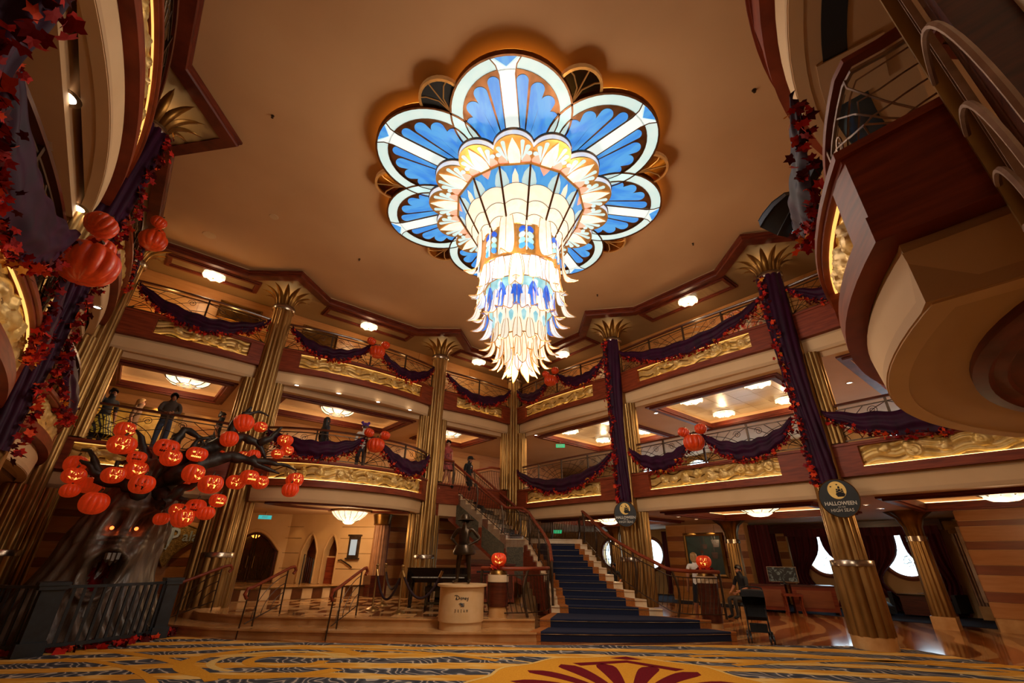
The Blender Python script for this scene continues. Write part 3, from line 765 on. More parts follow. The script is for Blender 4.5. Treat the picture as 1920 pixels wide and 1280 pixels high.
def railing(name, label, bay, path, zb, zt, step=1.35, off=-.1, ends=True, hm='wood_dark', im='bronze', pane=False, group='balcony railings', lo=.06, arcs=True):
    loc, rz, L_ = BAYS[bay] if isinstance(bay, str) else bay
    t = thing(name, label, 'railing', (loc[0], loc[1], zb), rz, group)
    p = offset(path, off); S = lens(p); h = zt - zb
    n = max(1, round(S[-1] / step)); w = S[-1] / n
    def P(s, z): x, y, _, _ = along(p, S, s); return (x, y, z)
    ns = max(2, int(S[-1] / .18))
    fine = [P(S[-1] * i / ns, 0)[:2] for i in range(ns + 1)]
    mb = MB(); mb.sweep(fine, [(.035, h - .02), (.045, h + .01), (.025, h + .035), (-.025, h + .035), (-.045, h + .01), (-.035, h - .02)]); mb.build('handrail', M[hm], t, smooth=50)
    mb = MB()
    for z in (h - .1, lo): mb.sweep(fine, [(.012, z - .012), (.012, z + .012), (-.012, z + .012), (-.012, z - .012)])
    mb.build('rail', M[im], t, smooth=30)
    pm = MB(); pm.bx(-.022, .022, -.022, .022, -.03, h); pme = pm.mesh('post', M[im], 0)
    for i in range(n + 1):
        if (i in (0, n)) and not ends: continue
        x, y, nx, ny = along(p, S, w * i)
        ob('post', pme, t, (x, y, 0), math.atan2(-nx, ny))
    if arcs:
        for i in range(n):
            mb = MB(); seg_arcs(mb, lambda s, z, i=i: P(w * i + s, lo + z), w, h - .1 - lo, i % 2 == 1)
            mb.build('grille', M[im], t, smooth=60)
    if pane:
        mb = MB(); mb.sweep(fine, [(-.02, .03), (-.02, h - .1), (-.026, h - .1), (-.026, .03)]); mb.build('glass', M['pane'], t, smooth=30)
    return t
def onpath(path, a, b):
    S = lens(path); return [(S[-1] * a, S[-1] * b)]
paths = {}
def bay_set(key, bay, lvl, path, pan, blabel, rlabel, led='top', slab=False, rail=True, seed=1, **kw):
    z0, z1 = ((Z5B, Z5T) if lvl == 5 else (Z4B, Z4T))
    paths[key] = (bay, path, z1)
    balcony('balcony', blabel, bay, path, z0, z1, onpath(path, *pan) if pan else [], led, slab, seed)
    if rail: railing('balcony_railing', rlabel, bay, path, z1 + .025, z1 + .87, **kw)
ES = {k: BAYS[k][2] for k in BAYS}
bay_set('DE5', 'DE', 5, bulge_path(ES['DE'], .12), (.13, .82), 'top deck mahogany balcony with dim gold relief, left of the far corner column', 'top deck bronze railing immediately left of the far corner column', 'bottom', True, seed=3)
bay_set('CD5', 'CD', 5, bulge_path(ES['CD'], .45), (.1, .9), 'top deck bowed mahogany balcony with lit gold relief above the pumpkin trio balcony', 'top deck bowed railing with pumpkins and two plum swags, left of centre', 'top', True, seed=5)
bay_set('BC5', 'BC', 5, bulge_path(ES['BC'], .15), (.11, .78), 'top deck mahogany balcony with shadowed gold relief at the far left corner', 'top deck railing against amber wall at the far left corner', 'bottom', True, seed=7)
bay_set('FE5', 'FE', 5, bulge_path(ES['FE'], .18), (.14, .88), 'top deck mahogany balcony with lit gold relief, right of the far corner column', 'top deck railing with pumpkins, right of the far corner column', 'top', True, seed=9)
bay_set('GF5', 'GF', 5, bulge_path(ES['GF'], .12), (.12, .86), 'top deck mahogany balcony with long pale relief between the two draped right columns', 'top deck railing with one long plum swag between the two draped right columns', 'top', True, seed=11)
bay_set('HG5', 'HG', 5, bulge_path(ES['HG'], .12), (.1, .8), 'top deck mahogany balcony right of the nearer draped right column', 'top deck railing by the colourful mural right of the nearer draped column', 'top', True, seed=13)
bay_set('BA5', 'BA', 5, bulge_path(ES['BA'], .25), (.1, .9), 'curved top deck balcony with narrow dark relief between the two leftmost palm capitals', 'top deck railing with pumpkins between the two leftmost palm capitals', 'bottom', True, seed=15)
bay_set('AI5', 'AI', 5, bulge_path(ES['AI'], .32), (.08, .93), 'curved top deck balcony edge with bright relief at the upper left corner', 'top deck railing above the bright relief at the upper left corner', 'top', True, seed=17)
bay_set('CD4', 'CD', 4, bulge_path(ES['CD'], 1.18, 2.6), (.07, .93), 'deeply bowed middle deck balcony with bright gold relief over the restaurant lobby', 'bowed middle deck railing with pumpkins over the restaurant lobby', 'top', True, seed=21)
bay_set('BC4', 'BC', 4, bulge_path(ES['BC'], .0), (.55, .95), 'plain red mahogany balcony front behind the pumpkin tree', 'middle deck railing behind the pumpkin tree where guests stand', 'top', True, seed=23)
bay_set('FE4', 'FE', 4, bulge_path(ES['FE'], .1), (.14, .88), 'middle deck mahogany balcony with glowing gold relief right of the staircase top', 'middle deck railing with one plum swag right of the staircase top', 'bottom', True, seed=25)
bay_set('GF4', 'GF', 4, bulge_path(ES['GF'], .08), (.13, .87), 'middle deck mahogany balcony with lit gold relief between the draped right columns', 'middle deck railing with pumpkins between the draped right columns', 'bottom', True, seed=27)
bay_set('HG4', 'HG', 4, bulge_path(ES['HG'], .08), (.1, .9), 'middle deck mahogany balcony with long lit relief at the right edge', 'middle deck railing with plum swag at the right edge by bright windows', 'bottom', True, seed=29)
bay_set('BA4', 'BA', 4, bulge_path(ES['BA'], .3), (.1, .9), 'curved middle deck balcony at left with dark gold rippled relief', 'middle deck railing at left where the bald man leans', 'bottom', True, seed=31)
bay_set('AI4', 'AI', 4, bulge_path(ES['AI'], .3), (.06, .92), 'curved middle deck balcony at the left edge with brightly lit relief', 'middle deck railing at the left edge below the big pumpkins', 'top', True, seed=33)
bay_set('DE4', 'DE', 4, [(.24 + 3.25 * i / 8, -.1) for i in range(9)], None, 'plain mahogany deck edge behind the top of the staircase', '', rail=False, seed=35)
# the near balcony on the fourth side, with square ends and a bowed front
nx0, nx1 = QW - 8.86, QW - 4.31
npath = [(nx0, 1.72), (nx0, 2.0), (nx0, 2.3)] + [(nx0 + (nx1 - nx0) * i / 24, 2.3 + .62 * (1 - (2 * i / 24 - 1) ** 2)) for i in range(1, 24)] + [(nx1, 2.3), (nx1, 1.72)]
Sn = lens(npath)
paths['NR4'] = ('NEAR', npath, Z4T)
balcony('balcony', 'near mahogany balcony with square end and pale underside at right', 'NEAR', npath, Z4B, Z4T, [(.85, 2.3), (2.45, Sn[-1] - .85)], 'top', True, 41)
railing('balcony_railing', 'near railing with glass, above the square mahogany balcony end at right', 'NEAR', npath, Z4T + .025, Z4T + .95, step=1.2, off=-.3, hm='wood', im='bronze_pink', pane=True)
# brass edged ornamental screen beside the square end
scr = thing('ornamental_screen', 'brass edged screen with pale curved iron arms at the upper right corner', 'screen', (*BAYS['NEAR'][0][:2], 0), BAYS['NEAR'][1])
x1_ = nx0 - .06; ys = 1.72
mb = MB(); mb.bx(x1_ - .05, x1_, ys, ys + .1, 2.6, 5.2); mb.build('brass_post', M['gold'], scr, smooth=0)
for k in range(2): mb = MB(); mb.bx(x1_ - .13 - .07 * k, x1_ - .115 - .07 * k, ys + .02, ys + .05, 2.6, 5.2); mb.build('thin_post', M['bronze_pink'], scr, smooth=0)
mb = MB(); mb.bx(x1_ - 2.4, x1_ - .36, ys - .22, ys - .2, 2.6, 5.2); mb.build('backing_panel', M['white'], scr, smooth=0)
mb = MB(); mb.bx(x1_ - .36, x1_ - .05, ys - .2, ys - .02, 2.6, 5.2); mb.build('wood_jamb', M['wood_dark'], scr, smooth=0)
for rr_ in (1.3, .92, .6, .34, .2):     # concentric fan arcs springing from the post
    c_ = (x1_ - .12, 2.42)
    mb = MB(); mb.tube([(c_[0] - rr_ * .82 * sin(PI / 2 * i / 16), ys + .1, c_[1] + rr_ * cos(PI / 2 * i / 16)) for i in range(17)], .014, 6, flat=1.0); mb.build('curved_arm', M['bronze_pink'], scr)
n5 = [(nx0 - .75 + (nx1 - nx0 + 1.5) * i / 24, 1.75 + 1.0 * (1 - abs(2 * i / 24 - 1) ** 2)) for i in range(25)]
paths['NR5'] = ('NEAR', n5, Z5T)
balcony('balcony', 'upper near balcony with pale underside and black openings, upper right', 'NEAR', n5, Z5B, Z5T, [], 'top', True, 45)
railing('balcony_railing', 'top deck railing high above the near balcony, upper right', 'NEAR', n5, Z5T + .025, Z5T + .87)

# ================================================================== columns
def flute(n=12, d=.09):
    return lambda a, z: 1 - d + d * abs(sin(a * n / 2)) * 1.6
FL = flute()
shaft_me = None
def column(label, p, q, zbase=0.0, sp=None, plinth=.2, boot=1.42):
    t = thing('column', label, 'column', W(p, q), ANG, 'gold fluted columns with palm capitals')
    mb = MB(); mb.lathe([(0, zbase), (.36, zbase), (.36, zbase + plinth), (.34, zbase + plinth), (0, zbase + plinth)], 24); mb.build('plinth', M['marble_tan'], t)
    mb = MB(); mb.lathe([(.355, zbase + plinth), (.35, boot)], 96, mod=FL); mb.build('lower_shaft', M['gold'], t, smooth=50)
    mb = MB(); mb.lathe([(.3, boot - .03), (.375, boot - .03), (.375, boot + .06), (.36, boot + .08), (.3, boot + .08)], 32); mb.build('band', M['steel'], t)
    mb = MB(); mb.lathe([(.275, boot + .08), (.265, 5.0), (.26, 8.22)], 96, mod=FL); mb.build('shaft', M['gold'], t, smooth=50)
    mb = MB(); mb.lathe([(.26, 8.2), (.31, 8.2), (.33, 8.24), (.33, 8.33), (.3, 8.37), (.26, 8.37)], 32); mb.build('neck_ring', M['steel'], t)
    for k in range(12):
        a = 2 * PI * (k + .5) / 12
        ob('palm_leaf', PLM, t, (0, 0, 8.33), a)
    return t
def palm_leaf():
    mb = MB(); n = 12; pts = []
    for i in range(n + 1):
        u = i / n
        r = .21 + .08 * u + .40 * u ** 3; z = .62 * u - .09 * u ** 5
        w = (.058 + .022 * sin(PI * min(1, u * .9))) * (1 if u < .5 else math.sqrt(max(0, 1 - ((u - .5) / .5) ** 1.7)))
        pts.append((r, z, w))
    vs = []; fs = []
    for th in (0, .014):
        for (r, z, w) in pts:
            for j in range(5):
                s = j / 2 - 1
                vs.append((r + th - .045 * (1 - s * s) * -1 * (1) - .0, w * s, z + .0 - th * .3))
    m = 5
    for L_ in range(2):
        o = L_ * (n + 1) * m
        for i in range(n):
            for j in range(m - 1): fs.append((o + i * m + j, o + i * m + j + 1, o + (i + 1) * m + j + 1, o + (i + 1) * m + j))
    mb.add(vs, fs); return mb.mesh('palm_leaf', M['gold_dark'], 60)
PLM = palm_leaf()
COLS = {'E': (0, 0), 'D': (0, QB1), 'C': (0, QB1 + QB2), 'B': (0, QW), 'F': (PA, 0), 'G': (2 * PA, 0), 'A': (PA, QW), 'I': (2 * PA, QW), 'H': (PL, 0)}
CL = {'E': 'slim far corner column straight behind the chandelier tip', 'D': 'gold fluted column left of the staircase top', 'C': 'gold fluted column beside the pumpkin tree branches',
      'B': 'gold fluted column behind the bald man at left', 'F': 'column with plum drape and leaf garland nearer the staircase', 'G': 'large column with plum drape and leaf garland near the stroller',
      'A': 'near left column with long plum drape under the large palm capital', 'I': 'gold column at the upper left corner with leaf garland', 'H': 'gold fluted column at the right beyond the picture'}
for k, (p, q) in COLS.items():
    column(CL[k], p, q, .155 if k in 'DC' else 0, plinth=.22 if k in 'GFA' else .2)
    lamp('capital_uplight', W(p, q, 8.56), 9, (1, .72, .36), .05)
# half pilasters below the deck edges beside each column
PLB = {'E': 'slim gold half pilaster beside the far corner column', 'D': 'gold half pilaster beside the column left of the stairs', 'C': 'gold half pilaster beside the column by the pumpkin tree', 'B': 'gold half pilaster beside the far left column', 'F': 'gold half pilaster beside the draped column nearer the staircase', 'G': 'gold half pilaster beside the large draped right column', 'A': 'gold half pilaster beside the near left draped column'}
pme_ = {}
for k, (p, q) in COLS.items():
    if k in 'IH': continue
    for lv, (z0, z1) in enumerate(((3.78, 5.95), (.31, 2.68))):
        for sgn in (-1, 1):
            if k in 'FG' and sgn < 0 or k == 'G' and lv or k == 'A' and lv: continue
            if p == 0 and 0 < q < QW: pos = W(p - .12, q + sgn * .36)
            elif q == 0 and p > 0: pos = W(p + sgn * .36, q - .12)
            elif q == QW and p > 0: pos = W(p + sgn * .36, q + .12)
            elif k == 'E': pos = W(p + (.36 if sgn > 0 else -.12), q + (-.12 if sgn > 0 else .36))
            else: pos = W(p + (.36 if sgn > 0 else -.12), q + (.12 if sgn > 0 else -.36))
            if lv not in pme_: mb = MB(); mb.lathe([(.19, z0), (.19, z1)], 60, mod=flute(10)); pme_[lv] = mb.mesh('pilaster', M['gold'], 50)
            sd = ('left' if sgn > 0 else 'right') if p == 0 and k != 'E' else ('right' if sgn > 0 else 'left')
            tag(ob('pilaster', pme_[lv], None, pos), PLB[k] + ', %s of it, %s deck' % (sd, ('middle', 'lower')[lv]), 'pilaster', 'half pilasters by the columns')

# black service slot in the soffit of the upper near balcony, oval mahogany coffers under the bowed balconies
bal = {o['label']: o for o in bpy.data.objects if o.get('category') == 'balcony'}
o5 = bal['upper near balcony with pale underside and black openings, upper right']
S5 = lens(n5)
for (s0, s1, a0, a1) in ((.8, 2.2, -.42, -.62), (2.3, 4.3, -.38, -.72)):
    mb = MB(); mb.sweep(sub(n5, S5, s0, s1, 12), [(a0, 5.965), (a0, 5.99), (a1, 5.99), (a1, 5.965)]); mb.build('service_slot', M['black'], o5, smooth=20)
mb = MB(); mb.sweep(sub(n5, S5, 2.2, 2.9, 5), [(-.36, 5.95), (-.36, 5.985), (-.9, 5.985), (-.9, 5.95)]); mb.build('access_panel', M['soffit'], o5, smooth=0)
def oval_coffer(key, cx, cy, ax, ay, z):
    o = bal[key]; mb = MB()
    mb.lathe([(1.0, 0), (1.0, -.05), (.93, -.06), (.9, -.035), (.84, -.04), (.82, -.02), (.76, -.02), (.74, 0)], 64, (cx, cy, z), sx=ax, sy=ay); mb.build('coffer_ring', M['wood_trim'], o)
    mb = MB(); mb.lathe([(0, -.004), (.76, -.004)], 64, (cx, cy, z), sx=ax, sy=ay); mb.build('coffer_panel', M['cream'], o, smooth=0)
oval_coffer('near mahogany balcony with square end and pale underside at right', QW - 6.95, 1.15, 1.95, 1.1, Z4B - .37)
oval_coffer('deeply bowed middle deck balcony with bright gold relief over the restaurant lobby', 2.85, .2, 2.1, .75, Z4B - .37)

# ================================================================== chandelier
M['g_white'] = glow('opal_glass', (.70, .86, .80, 1), .80, (.60, .80, .76, 1), 3)
M['g_spine'] = glow('opal_spine', (.86, .94, .88, 1), .88, (.78, .90, .86, 1), 3)
M['g_blue'] = glow('blue_glass', (.045, .24, .70, 1), .9, (.10, .38, .76, 1), 2.2, (1, 4, 1))
M['g_blue2'] = glow('deep_blue_glass', (.02, .09, .62, 1), .9, (.05, .22, .75, 1), 5)
M['g_teal'] = glow('teal_glass', (.25, .58, .62, 1), .85, (.50, .76, .76, 1), 6)
M['g_pale'] = glow('pale_glass', (.50, .68, .66, 1), .85, (.62, .78, .78, 1), 5)
M['g_warm'] = glow('lit_white_glass', (1, .88, .68, 1), .88, (1, .84, .62, 1), 7)
M['g_hot'] = glow('bright_white_glass', (1, .90, .70, 1), .92, (1, .80, .56, 1), 9)
M['g_frost'] = glow('frosted_glass', (.70, .76, .90, 1), .85, (1, .92, .82, 1), 7)
M['g_coral'] = glow('coral_glass', (1, .40, .26, 1), .85, (1, .5, .36, 1), 6)
M['g_amber'] = glow('amber_rim', (1, .40, .05, 1), 1.5)
M['lead'] = mat('chandelier_bronze', '8a5c38', '6b4325', .35, .8, scale=6)
M['lead_gold'] = mat('chandelier_gold', 'd89a4c', 'b97c36', .3, .8, scale=6, emit=(1, .5, .15, 1), es=.12)
M['mirror_gold'] = mat('mirror_gold', 'c08a45', '9a6a30', .08, 1, scale=2)
CHQ = W(7.92, 6.585)
ch = thing('chandelier', 'huge blue and white glass chandelier with tiered leaf drops under the ceiling', 'chandelier', (CHQ[0], CHQ[1], 0), R(264.5))
ZP = 8.86
def drop(x0, y0, x1, y1, w, z, n=10, th=.006, w0=.012):
    """teardrop pane from a narrow foot to a round head"""
    dx, dy = x1 - x0, y1 - y0; L_ = math.hypot(dx, dy); dx /= L_; dy /= L_; Lm = L_ - w
    a = [(w0 + (w - w0) * (i / 6) ** 1.25, Lm * i / 6) for i in range(7)]
    head = [(w * cos(PI / 2 * i / 5), Lm + w * sin(PI / 2 * i / 5)) for i in range(1, 6)]
    right = a + head
    poly = [(x0 + dx * s - dy * v, y0 + dy * s + dx * v) for v, s in right] + [(x0 + dx * s + dy * v, y0 + dy * s - dx * v) for v, s in reversed(right[:-1])]
    mb = MB(); mb.prism(poly, z - th, z); return mb
def petal():
    d, rho = 2.17, 1.14
    mb = MB(); mb.lathe([(0, 0), (rho, 0), (rho, .1), (0, .1)], 48, (d, 0, ZP)); plate = mb.mesh('petal', M['lead'], 40)
    kids = []
    mb = MB(); mb.lathe([(rho - .05, .1), (rho - .05, .19), (rho - .12, .19), (rho - .12, .1)], 48, (d, 0, ZP)); kids.append(('rim_light', mb.mesh('rim_light', M['g_amber'])))
    mb = MB(); mb.lathe([(.9, -.012), (1.105, -.012), (1.105, 0), (.9, 0)], 48, (d, 0, ZP)); kids.append(('rim_pane', mb.mesh('rim_pane', M['g_white'])))
    tip = d + 1.105
    poly = [(d - 1.1, -.125), (d + .8, -.13), (tip - .14, -.17), (tip - .02, -.26), (tip - .19, 0), (tip - .02, .26), (tip - .14, .17), (d + .8, .13), (d - 1.1, .125)]
    mb = MB(); mb.prism(poly, ZP - .03, ZP - .012); kids.append(('spine_pane', mb.mesh('spine_pane', M['g_spine'], 0)))
    mb = MB(); mb.prism([(tip - .17, 0), (tip + .0, -.22), (tip + .02, 0), (tip, .22)], ZP - .026, ZP - .01); kids.append(('tip_pane', mb.mesh('tip_pane', M['g_blue'], 0)))
    fr = MB()
    fr.lathe([(.875, -.03), (.9, -.03), (.9, 0), (.875, 0)], 40, (d, 0, ZP)); fr.lathe([(1.105, -.03), (1.14, -.03), (1.14, .02), (1.105, .02)], 48, (d, 0, ZP))
    for s in (-1, 1): fr.tube([(x, y * s, ZP - .03) for x, y in [(d - 1.05, .13), (d + .8, .14), (tip - .14, .18), (tip - .02, .265)]], .012, 5)
    kids.append(('tracery', fr.mesh('tracery', M['lead'])))
    for s in (-1, 1):
        for k, a in enumerate((18, 42, 66, 90, 112)):
            rr_ = .80
            x1, y1 = d + rr_ * cos(R(a)), s * max(.26, rr_ * sin(R(a)))
            kids.append(('blue_pane', drop(d - .92, s * (.145 + .006 * k), x1, y1, (.105, .125, .13, .118, .095)[k], ZP - .004).mesh('blue_pane', M['g_blue'], 0)))
    return plate, kids
pm_, pk_ = petal()
for k in range(7):
    a = 2 * PI * k / 7
    pt = ob('petal', pm_, ch, (0, 0, 0), a)
    for nm, me in pk_: ob(nm, me, pt)
    a += PI / 7
    lb = MB(); lb.lathe([(0, 0), (.4, 0), (.4, .06), (0, .06)], 28, (2.83, 0, ZP + .03)); 
    lo = lb.build('gold_lobe', M['black'] if k == 6 else M['mirror_gold'], ch, rz=a)
    lb = MB()
    lb.lathe([(.37, -.02), (.42, -.02), (.42, .08), (.37, .08)], 28, (2.83, 0, ZP + .03))
    lb.tube([(2.5, 0, ZP + .02), (2.95, 0, ZP + .02), (3.2, 0, ZP + .02)], .012, 4)
    for s in (-1, 1): lb.tube([(2.55, 0, ZP + .02), (2.85, s * .05, ZP + .02), (3.03, s * .2, ZP + .02), (3.08, s * .3, ZP + .02)], .012, 4)
    lb.build('lobe_tracery', M['lead_gold'], lo)
mb = MB(); mb.lathe([(0, 0), (2.0, 0), (2.0, .3), (0, .3)], 42, (0, 0, ZP)); mb.build('canopy', M['lead'], ch)
# scalloped shelf, 14 lit fans
NS = 14; ZSC = 8.50; da = 2 * PI / NS
def scallop():
    r0 = 1.37; hw = r0 * math.tan(da / 2); cx, rr_ = 1.64, .395
    arc = [(cx + rr_ * cos(R(a)), rr_ * sin(R(a))) for a in range(-100, 101, 10)]
    poly = [(r0, -hw)] + arc + [(r0, hw)]
    mb = MB(); mb.prism(poly, ZSC, ZSC + .04); plate = mb.mesh('fan', M['lead_gold'], 30)
    kids = []
    mb = MB(); n_ = 40
    pts = [(cx + rr_ * 1.0 * cos(R(-100 + 200 * i / n_)), rr_ * sin(R(-100 + 200 * i / n_))) for i in range(n_ + 1)]
    mb.sweep(pts, [(-.002, ZSC + .03), (-.002, ZSC + .14), (.03, ZSC + .14), (.03, ZSC + .03)]); kids.append(('fan_rim', mb.mesh('fan_rim', M['g_frost'], 30)))
    mb = MB(); mb.sweep(pts, [(-.02, ZSC + .14), (-.02, ZSC + .19), (.04, ZSC + .19), (.04, ZSC + .14)]); kids.append(('fan_cap', mb.mesh('fan_cap', M['lead'], 30)))
    lancet = [(1.39, -.105), (1.55, -.13), (1.7, -.115), (1.85, -.065), (2.0, 0), (1.85, .065), (1.7, .115), (1.55, .13), (1.39, .105)]
    mb = MB(); mb.prism(lancet, ZSC - .025, ZSC - .012); mb.tube([(1.39, 0, ZSC - .026), (1.97, 0, ZSC - .026)], .005, 4); kids.append(('lancet_pane', mb.mesh('lancet_pane', M['g_hot'], 0)))
    for s in (-1, 1):
        for k, a in enumerate((34, 62, 90)):
            kids.append(('pale_pane', drop(1.45 + .02 * k, s * (.14 + .01 * k), cx + .345 * cos(R(a)), s * .345 * sin(R(a)), (.042, .05, .05)[k], ZSC - .002, w0=.008).mesh('pale_pane', M['g_pale'], 0)))
        mb = MB(); mb.prism([(1.39, s * .12), (1.39, s * .3), (1.46, s * .325), (1.55, s * .3), (1.6, s * .24), (1.5, s * .17)], ZSC - .012, ZSC - .002); kids.append(('coral_pane', mb.mesh('coral_pane', M['g_coral'], 0)))
    return plate, kids
fm_, fk_ = scallop()
for k in range(NS):
    f = ob('fan', fm_, ch, rz=da * k)
    for nm, me in fk_: ob(nm, me, f)
# faceted bowl
r_t, z_t, r_b, z_b = 1.36, 8.47, .80, 7.42
def facet():
    ht, hb = r_t * math.tan(da / 2), r_b * math.tan(da / 2)
    def P(u, v, o=0):
        r = r_t + (r_b - r_t) * v; h = (ht + (hb - ht) * v); return (r + o * .88, u * h, z_t + (z_b - z_t) * v - o * .47)
    def poly(pts, o, th=.006):
        mb = MB(); n = len(pts); mb.add([P(u, v, o) for u, v in pts] + [P(u, v, o - th) for u, v in pts], [tuple(range(n))[::-1], tuple(range(n, 2 * n))] + [(i, (i + 1) % n, n + (i + 1) % n, n + i) for i in range(n)]); return mb
    base = poly([(-1, 0), (1, 0), (1, 1), (-1, 1)], 0).mesh('bowl_panel', M['g_blue'], 0)
    kids = []
    for j, (v0, v1) in enumerate(((.33, .6), (.6, .83), (.83, 1.0))):
        arc = [(-.96 + 1.92 * i / 12, v0 + .0 - .07 * (1 - (2 * i / 12 - 1) ** 2) + .03) for i in range(13)]
        low = [(.96 - 1.92 * i / 12, min(1, v1 + .0 - .07 * (1 - (2 * i / 12 - 1) ** 2) + .03)) for i in range(13)]
        kids.append(('scale_pane', poly(arc + low, .006 + .002 * j).mesh('scale_pane', M['g_warm'] if j < 1 else M['g_hot'], 0)))
        mb = MB(); mb.tube([P(u, v, .016) for u, v in arc], .007, 4); kids.append(('leading', mb.mesh('leading', M['lead'])))
    for s in (-1, 1):
        kids.append(('lancet_pane', poly([(s * .98, .02), (s * .98, .36), (s * .5, .36), (s * .45, .25), (s * .62, .12)], .004).mesh('lancet_pane', M['g_pale'], 0)))
    alt = [poly([(0, .05), (.2, .16), (.26, .3), (-.26, .3), (-.2, .16)], .008).mesh('leaf_pane', M['g_warm'], 0), poly([(-.36, .0), (.36, .0), (.22, .06), (0, .13), (-.22, .06)], .008).mesh('coral_pane', M['g_coral'], 0)]
    return base, kids, alt
fb_, fbk_, fba_ = facet()
rib = MB(); rib.tube([(r_t / cos(da / 2) + .01, 0, z_t), (r_b / cos(da / 2) + .01, 0, z_b)], .022, 6); ribm = rib.mesh('rib', M['lead'])
for k in range(NS):
    f = ob('bowl_panel', fb_, ch, rz=da * (k + .0))
    for nm, me in fbk_: ob(nm, me, f)
    ob(('leaf_pane', 'coral_pane')[k % 2], fba_[k % 2], f)
    ob('rib', ribm, ch, rz=da * (k + .5))
mb = MB(); mb.tube([(1.385 * cos(da * (k + .5)) / cos(da / 2), 1.385 * sin(da * (k + .5)) / cos(da / 2), 8.475) for k in range(NS)], .028, 6, closed=True); mb.build('rim_ring', M['lead_gold'], ch)
# tiers of glass leaves
def leaf_blade(prof, w, m_, name='glass_leaf', n=14, tipw=.0, arch=.25):
    """profile of (r,z) control points, spline; leaf as curved pane with gilded edge"""
    def cr(t_):
        k = t_ * (len(prof) - 1); i = min(int(k), len(prof) - 2); f = k - i
        p = [prof[max(0, i - 1)], prof[i], prof[i + 1], prof[min(len(prof) - 1, i + 2)]]
        return tuple(.5 * (2 * p[1][c] + (p[2][c] - p[0][c]) * f + (2 * p[0][c] - 5 * p[1][c] + 4 * p[2][c] - p[3][c]) * f * f + (3 * p[1][c] - p[0][c] - 3 * p[2][c] + p[3][c]) * f ** 3) for c in (0, 1))
    mb = MB(); L1 = []; L2 = []; vs = []; fs = []
    for i in range(n + 1):
        t_ = i / n; r, z = cr(t_); ww = w * max(.02, sin(PI * (.06 + .94 * t_)) ** .55 if t_ < .97 else .05) * (1 if t_ < .75 else 1 - (t_ - .75) * 2.6)
        for j in range(5):
            s = j / 2 - 1; vs.append((r - arch * ww * s * s, ww * s, z))
        L1.append((r - arch * ww, ww, z)); L2.append((r - arch * ww, -ww, z))
    for i in range(n):
        for j in range(4): fs.append((i * 5 + j, i * 5 + j + 1, (i + 1) * 5 + j + 1, (i + 1) * 5 + j))
    mb.add(vs, fs); me = mb.mesh(name, m_, 60)
    fr = MB(); fr.tube(L1, .008, 4); fr.tube(L2, .008, 4); fr.tube([v for v in vs[2::5]], .005, 4)
    return me, fr.mesh('leaf_edge', M['lead_gold'])
def ring_of(N, prof, w, m_, a0=0, name='glass_leaf', arch=.25):
    me, fr = leaf_blade(prof, w, m_, name, arch=arch)
    for k in range(N):
        b_ = ob(name, me, ch, rz=2 * PI * k / N + a0); ob('leaf_edge', fr, b_)
def drum(r0, z0, r1, z1, m_, name, N=14, fm='lead_gold'):
    mb = MB(); mb.lathe([(r0, z0), ((r0 + r1) / 2 + .01, (z0 + z1) / 2), (r1, z1)], N); d_ = mb.build(name, M[m_], ch, smooth=0)
    fr = MB()
    for k in range(N):
        a = 2 * PI * k / N; fr.tube([(r0 * cos(a), r0 * sin(a), z0), (r1 * cos(a), r1 * sin(a), z1)], .011, 4)
    for (r, z) in ((r0, z0), (r1, z1)): fr.tube([(r * cos(2 * PI * k / N), r * sin(2 * PI * k / N), z) for k in range(N)], .013, 4, closed=True)
    fr.build('leading', M[fm], d_); return d_
hl = da / 2
d_ = drum(.83, 7.46, .84, 6.72, 'lead_gold', 'barrel', 28)
for k in range(7):        # jewelled fields of the barrel, bead strings between the leaves
    a0 = 2 * PI * k / 7 + PI / 7 - hl
    for s in (-1, 1):
        for j, (m_, zz, tl_) in enumerate((('g_blue2', 7.30, .5), ('g_pale', 7.16, .6), ('g_teal', 7.02, .7), ('g_blue', 6.9, .8))):
            mb = MB(); n_ = 10; r_ = .862
            pts = [(.055 * cos(2 * PI * i / n_) * 1.0, .085 * sin(2 * PI * i / n_)) for i in range(n_)]
            rot = s * .6
            vs = []
            for (u, v) in pts:
                uu = u * cos(rot) - v * sin(rot) + s * .085; vv = u * sin(rot) + v * cos(rot); a = a0 + uu / r_
                vs.append((r_ * cos(a), r_ * sin(a), zz + vv))
            mb.add(vs + [(v[0] * .975, v[1] * .975, v[2]) for v in vs], [tuple(range(n_)), tuple(range(n_, 2 * n_))[::-1]] + [(i, (i + 1) % n_, n_ + (i + 1) % n_, n_ + i) for i in range(n_)])
            mb.build('jewel', M[m_], d_, smooth=0)
    mb = MB()
    for j in range(24):
        z = 7.62 - .036 * j; mb.ball((.885 * cos(a0), .885 * sin(a0), z), .016, 6)
    mb.build('bead_string', M['g_warm'], ch)
ring_of(7, [(.95, 7.82), (.93, 7.5), (.93, 7.1), (.95, 6.8), (1.02, 6.62), (1.2, 6.6)], .165, M['g_hot'], -hl + 0)
drum(.80, 6.74, .74, 6.3, 'g_frost', 'frosted_drum')
ring_of(14, [(.82, 6.8), (.83, 6.55), (.84, 6.32), (.88, 6.18), (1.0, 6.12)], .145, M['g_frost'], 0)
ring_of(7, [(.86, 6.7), (.9, 6.35), (.93, 6.1), (1.0, 5.92), (1.16, 5.88)], .13, M['g_warm'], 0)
drum(.70, 6.34, .66, 5.86, 'g_teal', 'teal_drum')
